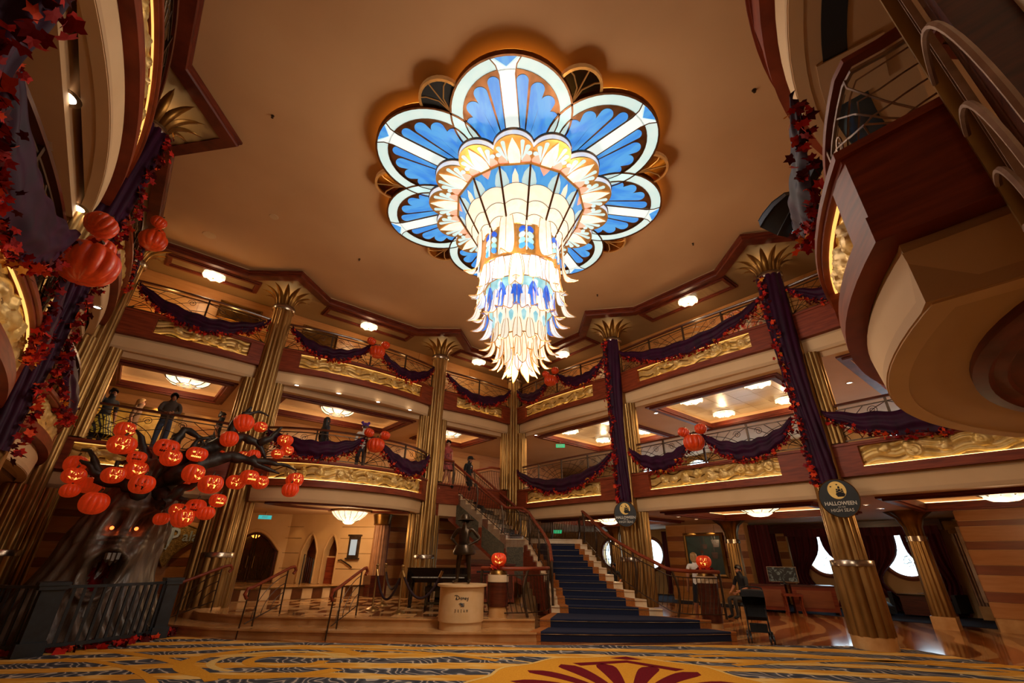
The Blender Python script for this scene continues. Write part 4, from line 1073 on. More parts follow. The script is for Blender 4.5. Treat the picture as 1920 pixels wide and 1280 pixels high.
for k in range(14):
    a = da * k
    for s in (-1, 1):
        mb = MB(); r_ = .712
        pts = [(s * .012, 6.22), (s * .075, 6.1), (s * .115, 5.9), (s * .07, 5.9), (s * .05, 6.0), (s * .012, 6.08)]
        vs = [(r_ * cos(a + u / r_), r_ * sin(a + u / r_), z) for u, z in pts]
        mb.add(vs + [(v[0] * .98, v[1] * .98, v[2]) for v in vs], [tuple(range(6)), tuple(range(6, 12))[::-1]] + [(i, (i + 1) % 6, 6 + (i + 1) % 6, 6 + i) for i in range(6)])
        mb.build('blue_wing', M['g_blue2'], ch, smooth=0)
ring_of(14, [(.70, 6.1), (.72, 5.85), (.75, 5.65), (.84, 5.52), (.98, 5.5)], .1, M['g_frost'], hl)
ring_of(14, [(.68, 6.2), (.7, 5.95), (.72, 5.75), (.78, 5.62), (.9, 5.6)], .075, M['g_blue2'], 0)
drum(.53, 5.86, .5, 5.22, 'g_warm', 'cream_drum')
for k in range(14):
    a = da * (k + .5); mb = MB(); r_ = .545
    pts = [(-.05, 5.62), (0, 5.68), (.05, 5.62), (.035, 5.5), (0, 5.42), (-.035, 5.5)]
    vs = [(r_ * cos(a + u / r_), r_ * sin(a + u / r_), z) for u, z in pts]
    mb.add(vs + [(v[0] * .97, v[1] * .97, v[2]) for v in vs], [tuple(range(6)), tuple(range(6, 12))[::-1]] + [(i, (i + 1) % 6, 6 + (i + 1) % 6, 6 + i) for i in range(6)])
    mb.build('teal_drop', M['g_teal'], ch, smooth=0)
ring_of(14, [(.53, 5.5), (.55, 5.3), (.57, 5.15), (.64, 5.03), (.78, 5.0)], .085, M['g_warm'], 0)
drum(.34, 5.3, .3, 4.98, 'g_hot', 'glass_rods', 21)
ring_of(7, [(.36, 5.25), (.36, 5.05), (.34, 4.85), (.36, 4.72), (.42, 4.62)], .085, M['g_hot'], hl)
ring_of(7, [(.40, 5.2), (.41, 5.0), (.44, 4.82), (.52, 4.72), (.62, 4.72)], .06, M['g_warm'], 0)
ring_of(7, [(.2, 5.1), (.22, 4.9), (.24, 4.76), (.28, 4.62), (.34, 4.5)], .07, M['g_frost'], 0)
mb = MB(); mb.ball((0, 0, 5.02), .055, 12); mb.tube([(0, 0, 5.05), (0, 0, 7.4)], .03, 6); mb.build('finial', M['gold'], ch)
for z, e, r_ in ((4.4, 60, .12), (7.1, 160, .9)): pass

# ================================================================== ceiling lamps
def lamp_scallop(name='ceiling_light', r=.3, label='', loc=(0, 0, 0), group=''):
    t = thing(name, label, 'ceiling light', loc, 0, group)
    mb = MB(); mb.lathe([(0, 0), (r * .75, 0), (r * .78, -.02), (r * .5, -.035), (0, -.035)], 24); mb.build('canopy', M['gold'], t)
    nl = 8
    md = lambda a, z: 1 + (.07 * abs(sin(a * nl / 2)) if z < -.03 else 0)
    mb = MB(); mb.lathe([(r * .72, -.015), (r * 1.0, -.045), (r * .98, -.085), (r * .72, -.13), (r * .35, -.155), (0, -.16)], 48, mod=md); mb.build('glass_bowl', M['lampcore'], t, smooth=60)
    pl = MB(); pl.add([(r * .86, -.12, -.05), (r * .86, .12, -.05), (r * 1.04, .1, -.085), (r * 1.07, 0, -.125), (r * 1.04, -.1, -.085)], [(0, 1, 2, 3, 4)])
    pme = pl.mesh('glass_petal', M['lampglass'], 0)
    for k in range(nl): ob('glass_petal', pme, t, (0, 0, 0), 2 * PI * k / nl)
    mb = MB(); mb.ball((0, 0, -.165), .025, 8); mb.build('finial', M['gold_dark'], t)
    return t
def lamp_bowl(label, loc, r=.55, group='', blue=True):
    t = thing('bowl_light', label, 'ceiling light', loc, 0, group)
    mb = MB(); mb.lathe([(r * .95, 0), (r * 1.03, -.02), (r * 1.03, -.045), (r * .95, -.05)], 36); mb.build('rim', M['gold'], t)
    prof = [(r, -.04), (r * .93, -.12), (r * .72, -.21), (r * .45, -.25)]
    mb = MB(); mb.lathe(prof, 36); mb.build('glass_bowl', M['lampcore'], t, smooth=60)
    for k in range(8):
        a = 2 * PI * k / 8; mb = MB(); mb.tube([(q * 1.01 * cos(a), q * 1.01 * sin(a), z - .006) for q, z in prof], .014, 5); mb.build('rib', M['bronze'], t)
    mb = MB(); mb.lathe([(r * .47, -.235), (r * .45, -.262), (r * .2, -.275), (0, -.278)], 24); mb.build('medallion', mat('medallion_glass', '33507a', 'a8905a', .2, scale=14) if blue else M['lampglass'], t)
    return t
def lamp_tier(label, loc, r=.62, group=''):
    """wide lobby bowl: flared upper tier with bronze ribs and a small lower bowl with curled petals"""
    t = thing('lobby_light', label, 'ceiling light', loc, 0, group)
    mb = MB(); mb.lathe([(r * .6, .0), (r * 1.02, -.0), (r * 1.04, -.03), (r * .6, -.03)], 32); mb.build('canopy', M['gold_dark'], t)
    prof = [(r, -.03), (r * .96, -.1), (r * .78, -.2), (r * .5, -.28)]
    mb = MB(); mb.lathe(prof, 40); mb.build('glass_bowl', M['lampcore'], t, smooth=60)
    mb = MB(); mb.lathe([(r * .97, -.1), (r * .99, -.115), (r * .95, -.13)], 32)
    mb.build('band', M['bronze'], t)
    for k in range(10):
        a = 2 * PI * k / 10; mb = MB(); mb.tube([(q * 1.01 * cos(a), q * 1.01 * sin(a), z - .005) for q, z in prof], .013, 5); mb.build('rib', M['bronze'], t)
    mb = MB(); mb.lathe([(r * .5, -.26), (r * .48, -.31), (r * .3, -.37), (0, -.39)], 24, mod=lambda a, z: 1 + .06 * abs(sin(a * 4))); mb.build('lower_bowl', M['lampcore'], t, smooth=60)
    return t
def lamp_pleat(label, loc, r=.5):
    t = thing('pleated_light', label, 'ceiling light', loc)
    mb = MB(); mb.lathe([(r * .3, 0), (r * 1.25, 0), (r * 1.25, -.05), (r * 1.0, -.06)], 32, mod=lambda a, z: 1 + .02 * sin(a * 20)); mb.build('crown', M['gold'], t)
    prof = [(r * 1.02, -.05), (r * .86, -.16), (r * .6, -.27), (r * .36, -.32), (r * .3, -.36), (r * .2, -.39), (0, -.4)]
    mb = MB(); mb.lathe(prof, 96, mod=lambda a, z: 1 + (.06 * abs(sin(a * 8)) if z > -.3 else 0)); mb.build('glass_bowl', M['lampcore'], t, smooth=60)
    for k in range(16):
        a = 2 * PI * k / 16; mb = MB(); mb.tube([(q * 1.0 * cos(a), q * sin(a), z - .004) for q, z in prof[:4]], .008, 4); mb.build('rib', M['bronze'], t)
    return t
first = None
def small(p, q, z, label, group, r, e):
    global first
    t = lamp_scallop('ceiling_light', r, label, W(p, q, z), group) if first is None or r != first[1] else dup(first[0], W(p, q, z), None, label, group)
    first = (t, r)
    lamp('lamp_bulb', W(p, q, z - .3), e, (1, .68, .38), .12)
for (p, q, lb) in [(-.25, 11.4, 'small scalloped ceiling lamp in the top soffit, farthest left'), (-.25, 6.6, 'small scalloped ceiling lamp in the top soffit above the left pumpkin trio'), (-.25, 1.75, 'small scalloped ceiling lamp in the top soffit just left of the far corner'),
                   (2.6, -.3, 'small scalloped ceiling lamp in the top soffit just right of the far corner'), (8.1, -.3, 'small scalloped ceiling lamp in the top soffit above the long right swag'), (13.3, -.3, 'small scalloped ceiling lamp in the top soffit behind the near balcony')]:
    small(p, q, ZS5 - .02, lb, 'lamps in the top soffit', .27, 18)
rows = {2: 'behind the staircase top', 8: 'between the draped columns', 13: 'right of the large draped column'}
for base, (pa, pb) in ((2, (1.85, 3.85)), (8, (7.1, 9.15)), (13, (12.3, 14.4))):
    for p, nm in ((pa, 'left'), (pb, 'right')):
        for q, nn in ((-1.35, 'front'), (-3.5, 'rear')):
            small(p, q, ZC4 + .24, 'alabaster lamp in the tiled ceiling %s, %s %s of four' % (rows[base], nn, nm), 'lamps in the middle deck tiled ceiling', .33, 30)
for (q, lb) in ((11.1, 'shallow ribbed bowl lamp with blue medallion over the framed picture, far left'), (6.7, 'shallow ribbed bowl lamp with blue medallion between the second and third columns'), (2.1, 'shallow ribbed bowl lamp with blue medallion left of the far corner, over two guests')):
    lamp_bowl(lb, W(-1.6, q, ZC4 + .25), .56, 'ribbed bowl lamps'); lamp('lamp_bulb', W(-1.6, q, ZC4 - .3), 48, (1, .66, .36), .2)
for (p, q, lb) in ((2.75, -2.3, 'tiered lobby lamp behind the nearer oval sign'), (8.1, -2.2, 'tiered lobby lamp right of centre, left of the large draped column'), (13.0, -1.6, 'large tiered lobby lamp at the right edge')):
    lamp_tier(lb, W(p, q, ZC3 + .24), .62, 'tiered lobby lamps'); lamp('lamp_bulb', W(p, q, ZC3 - .35), 52, (1, .64, .33), .2)
lamp_pleat('pleated glass bowl lamp with gilt crown over the restaurant lobby', W(-.55, 6.1, ZC3), .5); lamp('lamp_bulb', W(-.55, 6.1, ZC3 - .55), 62, (1, .64, .33), .2)
lamp_pleat('pleated glass bowl lamp under the near balcony', W(15.6, 6.6, ZC3), .45); lamp('lamp_bulb', W(15.6, 6.6, ZC3 - .55), 20, (1, .64, .33), .2)

# ================================================================== staircase
M['stone'] = mat('step_stone', 'e2c9a6', 'd3b48b', .35, scale=5)
M['runner'] = M['navy']
M['runner_edge'] = mat('runner_border', 'a8621f', '8f4e16', .9, scale=40, bump=.2)
def lerp(a, b, t_): return tuple(a[i] + (b[i] - a[i]) * t_ for i in range(len(a)))
Rk = {1: (4.6, 10.6), 2: (4.27, 10.97), 3: (3.45, 11.53), 4: (3.2, 11.85), 5: (3.05, 12.3), 6: (2.88, 12.75), 7: (2.76, 13.18), 8: (2.67, 13.6), 9: (2.61, 14.0), 10: (2.56, 14.43), 11: (2.51, 14.85), 12: (2.44, 15.27), 13: (2.35, 15.68)}
Lk = {1: (.42, 10.3), 2: (.66, 10.9), 3: (.99, 11.95), 4: (1.0, 12.33), 5: (1.02, 12.71), 6: (1.0, 13.09), 7: (.95, 13.47), 8: (.88, 13.85), 9: (.8, 14.23), 10: (.72, 14.61), 11: (.65, 14.99), 12: (.58, 15.37), 13: (.5, 15.72)}
zk = {1: .155, 2: .31}
for k in range(3, 14): zk[k] = .31 + .1535 * (k - 2)
ST = thing('staircase', 'grand marble staircase with navy runner turning up to the middle deck', 'staircase', (0, 0, 0))
def step(poly_front, poly_back, z0, z1, runner=((.08, .16), (.16, .79), (.79, .88))):
    """front and back edges as point lists (left to right); stone block with nosing and woven runner over tread and riser"""
    mb = MB(); mb.prism(poly_front + poly_back[::-1], z0, z1)
    mb.sweep(poly_front, [(.0, z1 - .03), (.0, z1 + .001), (-.025, z1 + .001), (-.025, z1 - .028)])
    s = mb.build('step', M['stone'], ST, smooth=30)
    n = len(poly_front) - 1
    def at(P, t_):
        k = min(int(t_ * n), n - 1); return lerp(P[k], P[k + 1], t_ * n - k)
    for j, (t0, t1) in enumerate(runner):
        m_ = M['runner'] if t1 - t0 > .3 else M['runner_edge']
        N = 8
        fr = [at(poly_front, t0 + (t1 - t0) * i / N) for i in range(N + 1)]; bk = [at(poly_back, t0 + (t1 - t0) * i / N) for i in range(N + 1)]
        mb = MB(); mb.prism(fr + bk[::-1], z1 + .001, z1 + .014)
        mb.sweep(fr, [(.0, z0 + .005), (.0, z1 + .014), (-.03, z1 + .014), (-.036, z1 - .01), (-.014, z1 - .04), (-.012, z0 + .005)])
        mb.build('runner' if t1 - t0 > .3 else 'runner_border', m_, s, smooth=30)
def bow(a, b, d, n=8):
    nx, ny = b[1] - a[1], -(b[0] - a[0]); l = math.hypot(nx, ny)
    return [(a[0] + (b[0] - a[0]) * i / n + nx / l * d * 4 * (i / n) * (1 - i / n), a[1] + (b[1] - a[1]) * i / n + ny / l * d * 4 * (i / n) * (1 - i / n)) for i in range(n + 1)]
F = {k: bow(Lk[k], Rk[k], {1: .16, 2: .12}.get(k, .04)) for k in range(1, 14)}
step(F[1], F[2], 0, zk[1], ((.0, .05), (.05, .97), (.97, 1.0)))
step(F[2], F[3], .155, zk[2], ((.0, .06), (.06, .93), (.93, 1.0)))
for k in range(3, 13): step(F[k], F[k + 1], max(0, zk[k] - .5), zk[k])
land = [Lk[13], (2.35, 15.68), (2.45, 16.5), (1.5, 17.4), (.5, 17.38), (-.12, 15.85)]
mb = MB(); mb.prism(land, 1.6, 2.0); mb.sweep([(-.12, 15.85), Lk[13], Rk[13]], [(.0, 1.97), (.0, 2.001), (-.025, 2.001), (-.025, 1.972)]); ld = mb.build('landing', M['stone'], ST, smooth=30)
mb = MB(); mb.prism([(.75, 15.75), (2.05, 15.73), (2.1, 16.4), (1.3, 17.2), (.55, 17.0)], 2.001, 2.014); mb.build('landing_runner', M['runner'], ST, smooth=0)
oa, ob_ = (-.12, 15.85), (-2.16, 16.66); ia, ib = (.5, 17.38), (-1.5, 18.15)
for k in range(10):
    f = [lerp(oa, ob_, k / 10), lerp(ia, ib, k / 10)][::1]; g = [lerp(oa, ob_, (k + 1) / 10), lerp(ia, ib, (k + 1) / 10)]
    z1 = 2.0 + .16 * (k + 1)
    mb = MB(); mb.prism([f[0], f[1], g[1], g[0]], z1 - .45, z1)
    # stone end and nosing on the outer side
    mb.sweep([lerp(oa, ob_, k / 10 - .012), lerp(oa, ob_, (k + 1) / 10)], [(.0, z1 - .03), (.0, z1 + .001), (.025, z1 + .001), (.025, z1 - .03)])
    s = mb.build('step', M['stone'], ST, smooth=30)
    for (t0, t1, m_, nm) in ((.1, .2, 'runner_edge', 'runner_border'), (.2, .8, 'runner', 'runner'), (.8, .9, 'runner_edge', 'runner_border')):
        a, b_, c, d_ = lerp(f[0], f[1], t0), lerp(f[0], f[1], t1), lerp(g[0], g[1], t1), lerp(g[0], g[1], t0)
        mb = MB(); mb.prism([a, b_, c, d_], z1 + .001, z1 + .014); mb.sweep([b_, a], [(0, z1 - .155), (0, z1 + .014), (-.02, z1 + .014), (-.02, z1 - .155)]); mb.build(nm, M[m_], s, smooth=0)
# mahogany outer string with carved grey-green panels
M['carved'] = mat('carved_panel', '5d5540', '443f2f', .5, .2, scale=14, bump=.8, bscale=30)
ux, uy = (ob_[0] - oa[0]) / 2.195, (ob_[1] - oa[1]) / 2.195
def string(name, a, b_, za0, za1, zb0, zb1, m_, th=.05, out=.0, par=ST):
    """vertical panel between plan points a,b with slanted foot and head; outward = towards the room"""
    nx, ny = -(b_[1] - a[1]), b_[0] - a[0]; l = math.hypot(nx, ny); nx, ny = nx / l, ny / l
    if ny > 0: nx, ny = -nx, -ny
    vs = []
    for o in (out, out - th):
        for (p, z) in ((a, za0), (b_, zb0), (b_, zb1), (a, za1)): vs.append((p[0] + nx * o, p[1] + ny * o, z))
    mb = MB(); mb.add(vs, [(0, 1, 2, 3), (7, 6, 5, 4), (0, 4, 5, 1), (1, 5, 6, 2), (2, 6, 7, 3), (3, 7, 4, 0)]); return mb.build(name, M[m_], par, smooth=0)
for k in range(10):
    a, b_ = lerp(oa, ob_, k / 10), lerp(oa, ob_, (k + 1) / 10); z = 2.0 + .16 * k
    string('stringer', a, b_, 1.0 + .16 * k, z + .03 + .1, 1.0 + .16 * (k + 1), z + .13, 'wood')
ob2 = W(-.12, 3.3)[:2]
string('stringer', ob_, (ob2[0], ob2[1] + .0), 2.7, 3.58, 2.7, 3.58, 'wood')
string('top_tread', ob_, (ob2[0], ob2[1]), 3.56, 3.6, 3.56, 3.6, 'stone', out=.03)
for (k0, k1) in ((.25, 4.0), (4.6, 8.6)):
    a, b_ = lerp(oa, ob_, k0 / 10), lerp(oa, ob_, k1 / 10)
    string('carved_panel', a, b_, 1.12 + .16 * k0, 1.78 + .16 * k0, 1.12 + .16 * k1, 1.78 + .16 * k1, 'carved', .02, .018)
string('stringer', oa, (.5, 15.72), .9, 1.98, .62, 1.98, 'wood')
string('carved_panel', (-.08, 15.83), (.44, 15.74), 1.05, 1.75, .8, 1.75, 'carved', .02, .018)
def side(a, b_, z0, z1a, z1b, m_, nm='stringer', out=.02):
    vs = []
    for o in (0, .04):
        for (p, z) in ((a, z0), (b_, z0), (b_, z1b), (a, z1a)): vs.append((p[0] - out - o * 0 - (.0 if o else .02), p[1], z))
    mb = MB(); mb.add(vs, [(0, 1, 2, 3), (7, 6, 5, 4), (0, 4, 5, 1), (1, 5, 6, 2), (2, 6, 7, 3), (3, 7, 4, 0)]); mb.build(nm, M[m_], ST, smooth=0)
for k in range(3, 13):
    a, b_ = Lk[k], Lk[k + 1]
    side(a, b_, max(.16, zk[k] - .9), zk[k] - .04, zk[k] - .04, 'wood')
string('stringer', (1.5, 17.4), (2.45, 16.5), 1.1, 2.0, 1.1, 2.0, 'wood', out=.02)
mb = MB(); mb.bx(.9, 2.2, 15.9, 17.2, .0, 1.6); mb.build('core', M['wood_dark'], ST, smooth=0)

# ------------------------------------------------------------------ stair railings
def rail3(name, label, pts, h=.93, step=.26, spread=True, lean=.1):
    """pts: foot line (x,y,z) polyline; handrail h above; leaning curved balusters"""
    t = thing(name, label, 'railing', (0, 0, 0), 0, 'staircase railings')
    P = [Vector(p) for p in pts]; S = [0]
    for a, b_ in zip(P, P[1:]): S.append(S[-1] + (b_ - a).length)
    def at(s):
        s = max(0, min(S[-1], s))
        for i in range(len(P) - 1):
            if s <= S[i + 1] + 1e-9: return P[i].lerp(P[i + 1], (s - S[i]) / max(1e-9, S[i + 1] - S[i]))
        return P[-1]
    n = max(2, int(S[-1] / .12)); up = Vector((0, 0, 1))
    mb = MB(); mb.tube([at(S[-1] * i / n) + up * h for i in range(n + 1)], .042, 8); mb.build('handrail', M['wood'], t)
    mb = MB()
    for z in (.09, h - .13): mb.tube([at(S[-1] * i / n) + up * z for i in range(n + 1)], .012, 5)
    mb.build('rail', M['bronze'], t)
    mb = MB(); m = int(S[-1] / .11)
    for i in range(m):
        s = S[-1] * (i + .5) / m; q = []
        for j in range(6):
            u = j / 5; q.append(at(s + .13 * sin(u * PI * .5) * 1.0 - .05) + up * (.09 + (h - .22) * u))
        mb.tube(q, .0075, 4, cap=False)
    mb.build('balusters', M['bronze'], t)
    m = max(1, round(S[-1] / 1.25))
    for i in range(m + 1):
        s = S[-1] * i / m
        q = [at(s + .1 * (sin(u * PI) - u * .2)) + up * (h * u) for u in (0, .2, .4, .6, .8, 1)]
        mb = MB(); mb.tube(q, [.03, .028, .026, .026, .028, .03], 6); mb.build('newel', M['bronze'], t)
    return t
lowL = [(Lk[k][0] + .04, Lk[k][1], zk[k] + .0) for k in range(12, 2, -1)]
rail3('stair_railing', 'curved near side staircase railing from the top down to the left newel', [(-2.1, 16.62, 3.62), (-.12, 15.82, 2.02), (.42, 15.66, 2.0)] + lowL)
lowR = [(Rk[k][0] - .04, Rk[k][1], zk[k]) for k in range(13, 2, -1)]
rail3('stair_railing', 'railing on the right side of the lower flight, sweeping level to the right pumpkin stand', [(1.5, 17.36, 2.02), (2.4, 16.46, 2.0)] + lowR + [(3.62, 11.35, .33), (4.0, 11.25, .3), (4.85, 11.5, .28)])
rail3('stair_railing', 'railing on the far side of the upper flight', [(-1.45, 18.1, 3.62), (.45, 17.4, 2.02), (1.5, 17.36, 2.02)])
rail3('stair_railing', 'curved level railing in front of the left pumpkin stand', [(.95, 12.0, .31), (.82, 11.5, .31), (.45, 11.1, .31), (-.1, 10.98, .31), (-.62, 11.25, .31)])
rail3('landing_railing', 'level railing at the staircase top beside the column', [W(.0, 3.5, 3.6), W(-.1, 2.75, 3.6)], h=.95)
rail3('landing_railing', 'level railing behind the staircase top near the far corner', [W(-.2, .45, 3.62), W(-.2, 1.0, 3.62), W(-1.4, 1.0, 3.62)], h=.95)
# step handrails of the platform
def step_handrail(label, x, y, dx, dy):
    t = thing('step_handrail', label, 'handrail', (x, y, 0), math.atan2(dy, dx), 'handrails on the platform steps')
    mb = MB(); pts = [(.02, 0, .66), (-.05, 0, .74), (-.0, 0, .84), (.12, 0, .86), (1.0, 0, 1.2), (1.12, 0, 1.22), (1.18, 0, 1.15), (1.12, 0, 1.08)]
    mb.tube(pts, .033, 8); mb.build('handrail', M['wood'], t)
    for x_, zb, zt in ((.05, 0, .82), (.95, .31, 1.17), (.3, .1, .92)):
        mb = MB(); mb.tube([(x_ - .06 * (1 if x_ < .2 else 0), 0, zb), (x_, 0, zt)], .016, 6); mb.build('post', M['bronze'], t)
    mb = MB(); mb.tube([(.1, 0, .22), (.95, 0, .5)], .012, 4)
    for r_ in (.28, .5, .72): mb.tube([(.95 - r_ * cos(u * PI / 2 / 6), 0, .5 + r_ * .8 * sin(u * PI / 2 / 6) - .30 * r_ * cos(u * PI / 2 / 6)) for u in range(7)], .01, 4)
    mb.build('grille', M['bronze'], t)
step_handrail('curled wooden step handrail in front of the arched lobby door', -5.3, 10.3, .35, .9)
step_handrail('curled wooden step handrail nearer the statue pedestal', -3.5, 10.12, .25, .95)
step_handrail('curled wooden step handrail behind the tree fence', -7.3, 10.9, .6, .75)

# ================================================================== drapes, leaf garlands, pumpkins
t = NT('maple_leaf'); g_ = t.n('ShaderNodeNewGeometry')
t.l(t.ramp(g_.outputs['Random Per Island'], [(0, srgb('4a0d10')), (.25, srgb('8a1414')), (.5, srgb('b8231a')), (.72, srgb('d2421c')), (.86, srgb('7a1a24')), (.95, srgb('d98a2a')), (1, srgb('c9652a'))], 'CONSTANT'), t.b.inputs['Base Color'])
t.b.inputs['Roughness'].default_value = .7; t.b.inputs['Specular IOR Level'].default_value = .15
M['leaf'] = t.mat
def leaf(mb, c, s, r_):
    """five-lobed maple leaf, slightly cupped"""
    ax = Vector((r_.gauss(0, 1), r_.gauss(0, 1), r_.gauss(0, 1))).normalized(); q = ax.to_track_quat('Z', 'Y').to_matrix() @ Matrix.Rotation(r_.uniform(0, 6.28), 3, 'Z')
    rad = (.3, .55, .85, .62, 1.0, .6, 1.12, .6, 1.0, .62, .85, .55)
    vs = [Vector((0, 0, -.12 * s))]
    for k, rr_ in enumerate(rad): a = -PI / 2 + 2 * PI * k / 12; vs.append(Vector((cos(a) * rr_ * s, sin(a) * rr_ * s, .14 * s * rr_ * rr_ - .1 * s)))
    vs = [Vector(c) + q @ v for v in vs]
    mb.add(vs, [(0, k, k % 12 + 1) for k in range(1, 13)])
def garland_mb(pts, dens, spread, size, seed):
    """leaves scattered along a polyline"""
    r_ = random.Random(seed); mb = MB(); P = [Vector(p) for p in pts]
    for a, b_ in zip(P, P[1:]):
        n = max(1, int((b_ - a).length * dens + r_.random()))
        for i in range(n):
            c = a.lerp(b_, r_.random()) + Vector((r_.gauss(0, spread), r_.gauss(0, spread), r_.gauss(0, spread)))
            leaf(mb, c, size * r_.uniform(.6, 1.25), r_)
    return mb
def swag(key, a, b, label, sag=.35, hgt=.42, drop=.02, gl=True, seed=1, glabel=None, top=.85, size=.062, skew=0):
    bay, path, z1 = paths[key]; loc, rz, L_ = BAYS[bay]
    p = offset(path, -.02); S = lens(p); s0, s1 = S[-1] * a, S[-1] * b
    t = thing('drape_swag', label, 'drape', (loc[0], loc[1], z1 + top), rz, 'plum swags on the balcony railings')
    def shape(u):
        f = 4 * u * (1 - u); f = f ** .8
        return -drop - sag * f, .10 + hgt * sin(PI * u) ** .6
    def fn(u, v):
        x, y, nx, ny = along(p, S, s0 + (s1 - s0) * u); zt, h = shape(u)
        fold = (.016 * sin(v * 15 + 2.2 * sin(u * 4 + seed)) + .01 * sin(v * 7 + u * 9)) * sin(PI * u) ** .4 + .004 * sin(u * 40 + v * 9)
        o = .06 + .05 * sin(PI * v) + fold
        return (x + nx * o, y + ny * o, zt - h * v + .02 * sin(u * 37))
    mb = MB(); mb.grid(fn, 64, 22); mb.build('cloth', M['purple'], t, smooth=180)
    g = MB(); pts = []
    for i in range(25):
        q = fn(i / 24, 1.0); pts.append((q[0], q[1], q[2] - .02))
    gm = garland_mb(pts, 84, .04, size * .85, seed)
    o = gm.build('leaf_garland', M['leaf'], t, smooth=0); o['kind'] = 'stuff'
    return t
swag('DE5', .02, .98, 'plum swag with red leaf edge on the top deck, left of the far corner column', .62, .30, seed=1)
swag('CD5', .52, .98, 'plum swag with leaf edge on the top deck, left of the left pumpkin trio', .5, .3, seed=2)
swag('CD5', .02, .46, 'plum swag with leaf edge on the top deck, right of the left pumpkin trio', .5, .3, seed=3)
swag('BC5', .02, .97, 'long plum swag with leaf edge against the amber wall, top deck far left', .52, .34, seed=4)
swag('FE5', .55, .98, 'short plum swag left of the pumpkin trio, top deck right of the far corner', .42, .3, seed=5)
swag('FE5', .02, .46, 'plum swag right of the pumpkin trio, top deck right of the far corner', .42, .3, seed=6)
swag('GF5', .02, .98, 'longest plum swag on the top deck between the two draped right columns', .5, .36, seed=7)
swag('HG5', .35, .98, 'plum swag on the top deck beside the colourful mural', .5, .36, seed=8)
swag('CD4', .52, .97, 'wide dark plum swag behind the pumpkin tree branches, middle deck', .28, .38, seed=9)
swag('CD4', .03, .43, 'plum swag on the bowed middle deck railing next to the column left of the stairs', .42, .38, seed=10)
swag('FE4', .02, .98, 'plum swag on the middle deck between the staircase top and the draped column', .62, .36, seed=11)
swag('GF4', .55, .98, 'satin plum swag left of the pumpkin trio on the right middle deck', .42, .34, seed=12)
swag('GF4', .02, .48, 'plum swag right of the pumpkin trio on the right middle deck', .42, .36, seed=13)
swag('HG4', .3, .99, 'plum swag with red garland on the right middle deck by the bright windows', .32, .42, seed=14)
swag('AI4', .50, .98, 'large dark plum swag hanging at the left edge above the big pumpkins', .3, .55, seed=15, size=.06)
swag('AI4', .02, .42, 'dark plum swag below the big pumpkins at the left edge', .35, .6, seed=16, size=.06)
swag('BA4', .05, .9, 'dark plum swag in front of the leaning bald man', .35, .45, seed=17)
swag('BA5', .05, .42, 'dark plum swag beside the small pumpkin trio, top deck left', .4, .3, seed=18)
swag('NR4', .11, .36, 'plum swag with bright red maple leaves on the near railing, upper right', .12, .42, seed=19, size=.055, top=.8)
def column_drape(k, label, phi, z0=3.25, z1=8.25, gphi=-38, width=62, seed=1, gw=.05):
    p, q = COLS[k]; t = thing('column_drape', label, 'drape', W(p, q), 0, 'plum column drapes')
    def fn(u, v):
        a = R(phi) + R(width) * (2 * u - 1) * (1 - .25 * v + .1 * sin(v * 7))
        rr_ = .31 + .035 * abs(sin(u * 14 + 2 * sin(v * 4))) + .006 * sin(v * 60 + u * 8 + 3 * sin(v * 13)) + .1 * max(0, v - .8) * sin(PI * u)
        return (rr_ * cos(a), rr_ * sin(a), z1 + (z0 - z1) * v)
    mb = MB(); mb.grid(fn, 30, 60); mb.build('cloth', M['purple'], t, smooth=180)
    g = R(phi + gphi)
    pts = [(.41 * cos(g + .1 * sin(i * .9)), .41 * sin(g + .1 * sin(i * .9)), z1 + (z0 - z1 - .1) * i / 30) for i in range(31)]
    o = garland_mb(pts, 44, gw, .065, seed).build('leaf_garland', M['leaf'], t, smooth=0); o['kind'] = 'stuff'
    return t
column_drape('G', 'plum fabric and red leaf garland down the large right column, above the larger oval sign', 224, 2.95, gphi=-24, seed=31)
column_drape('F', 'plum fabric and leaf garland on the column nearer the staircase, above the smaller oval sign', 228, 2.95, gphi=-12, seed=32)
column_drape('A', 'long plum fabric with red leaf garland down the near left column', -22, 2.6, gphi=34, width=50, seed=33, gw=.04)
column_drape('I', 'plum fabric and leaf garland at the upper left corner of the picture', -25, 3.3, 8.25, gphi=30, width=80, seed=34, gw=.06)
# pumpkins
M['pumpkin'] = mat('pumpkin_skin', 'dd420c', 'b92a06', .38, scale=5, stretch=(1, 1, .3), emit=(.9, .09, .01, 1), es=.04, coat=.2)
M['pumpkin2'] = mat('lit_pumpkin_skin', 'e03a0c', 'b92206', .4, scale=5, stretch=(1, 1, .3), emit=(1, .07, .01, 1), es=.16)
M['stem'] = mat('pumpkin_stem', '4a3a22', '2f2415', .7, scale=12)
M['candle'] = glow('candle_glow', (1, .60, .13, 1), 1.7, (1, .46, .07, 1), 5)
M['dark_cut'] = mat('dark_carving', '120604', '0a0302', .7)
PK = {}
def pumpkin_mesh(kind, rib=11, sq=.86):
    key = (kind, rib)
    if key not in PK:
        mb = MB(); prof = [(sin(PI * i / 14) ** .8 * (1 if i not in (0, 14) else .0) + .02, (cos(PI * i / 14) - .12 * math.exp(-((1 - cos(PI * i / 14)) * 4))) * sq) for i in range(15)]
        mb.lathe(prof, 66, mod=lambda a, z: .86 + .14 * abs(cos(a * rib / 2)) ** .55)
        s = MB(); s.tube([(0, 0, sq * .82), (.02, .02, sq * 1.0), (.09, .04, sq * 1.15), (.17, .04, sq * 1.2)], [.13, .09, .08, .09], 6)
        PK[key] = (mb.mesh('pumpkin', M[kind], 80), s.mesh('stem', M['stem']))
    return PK[key]
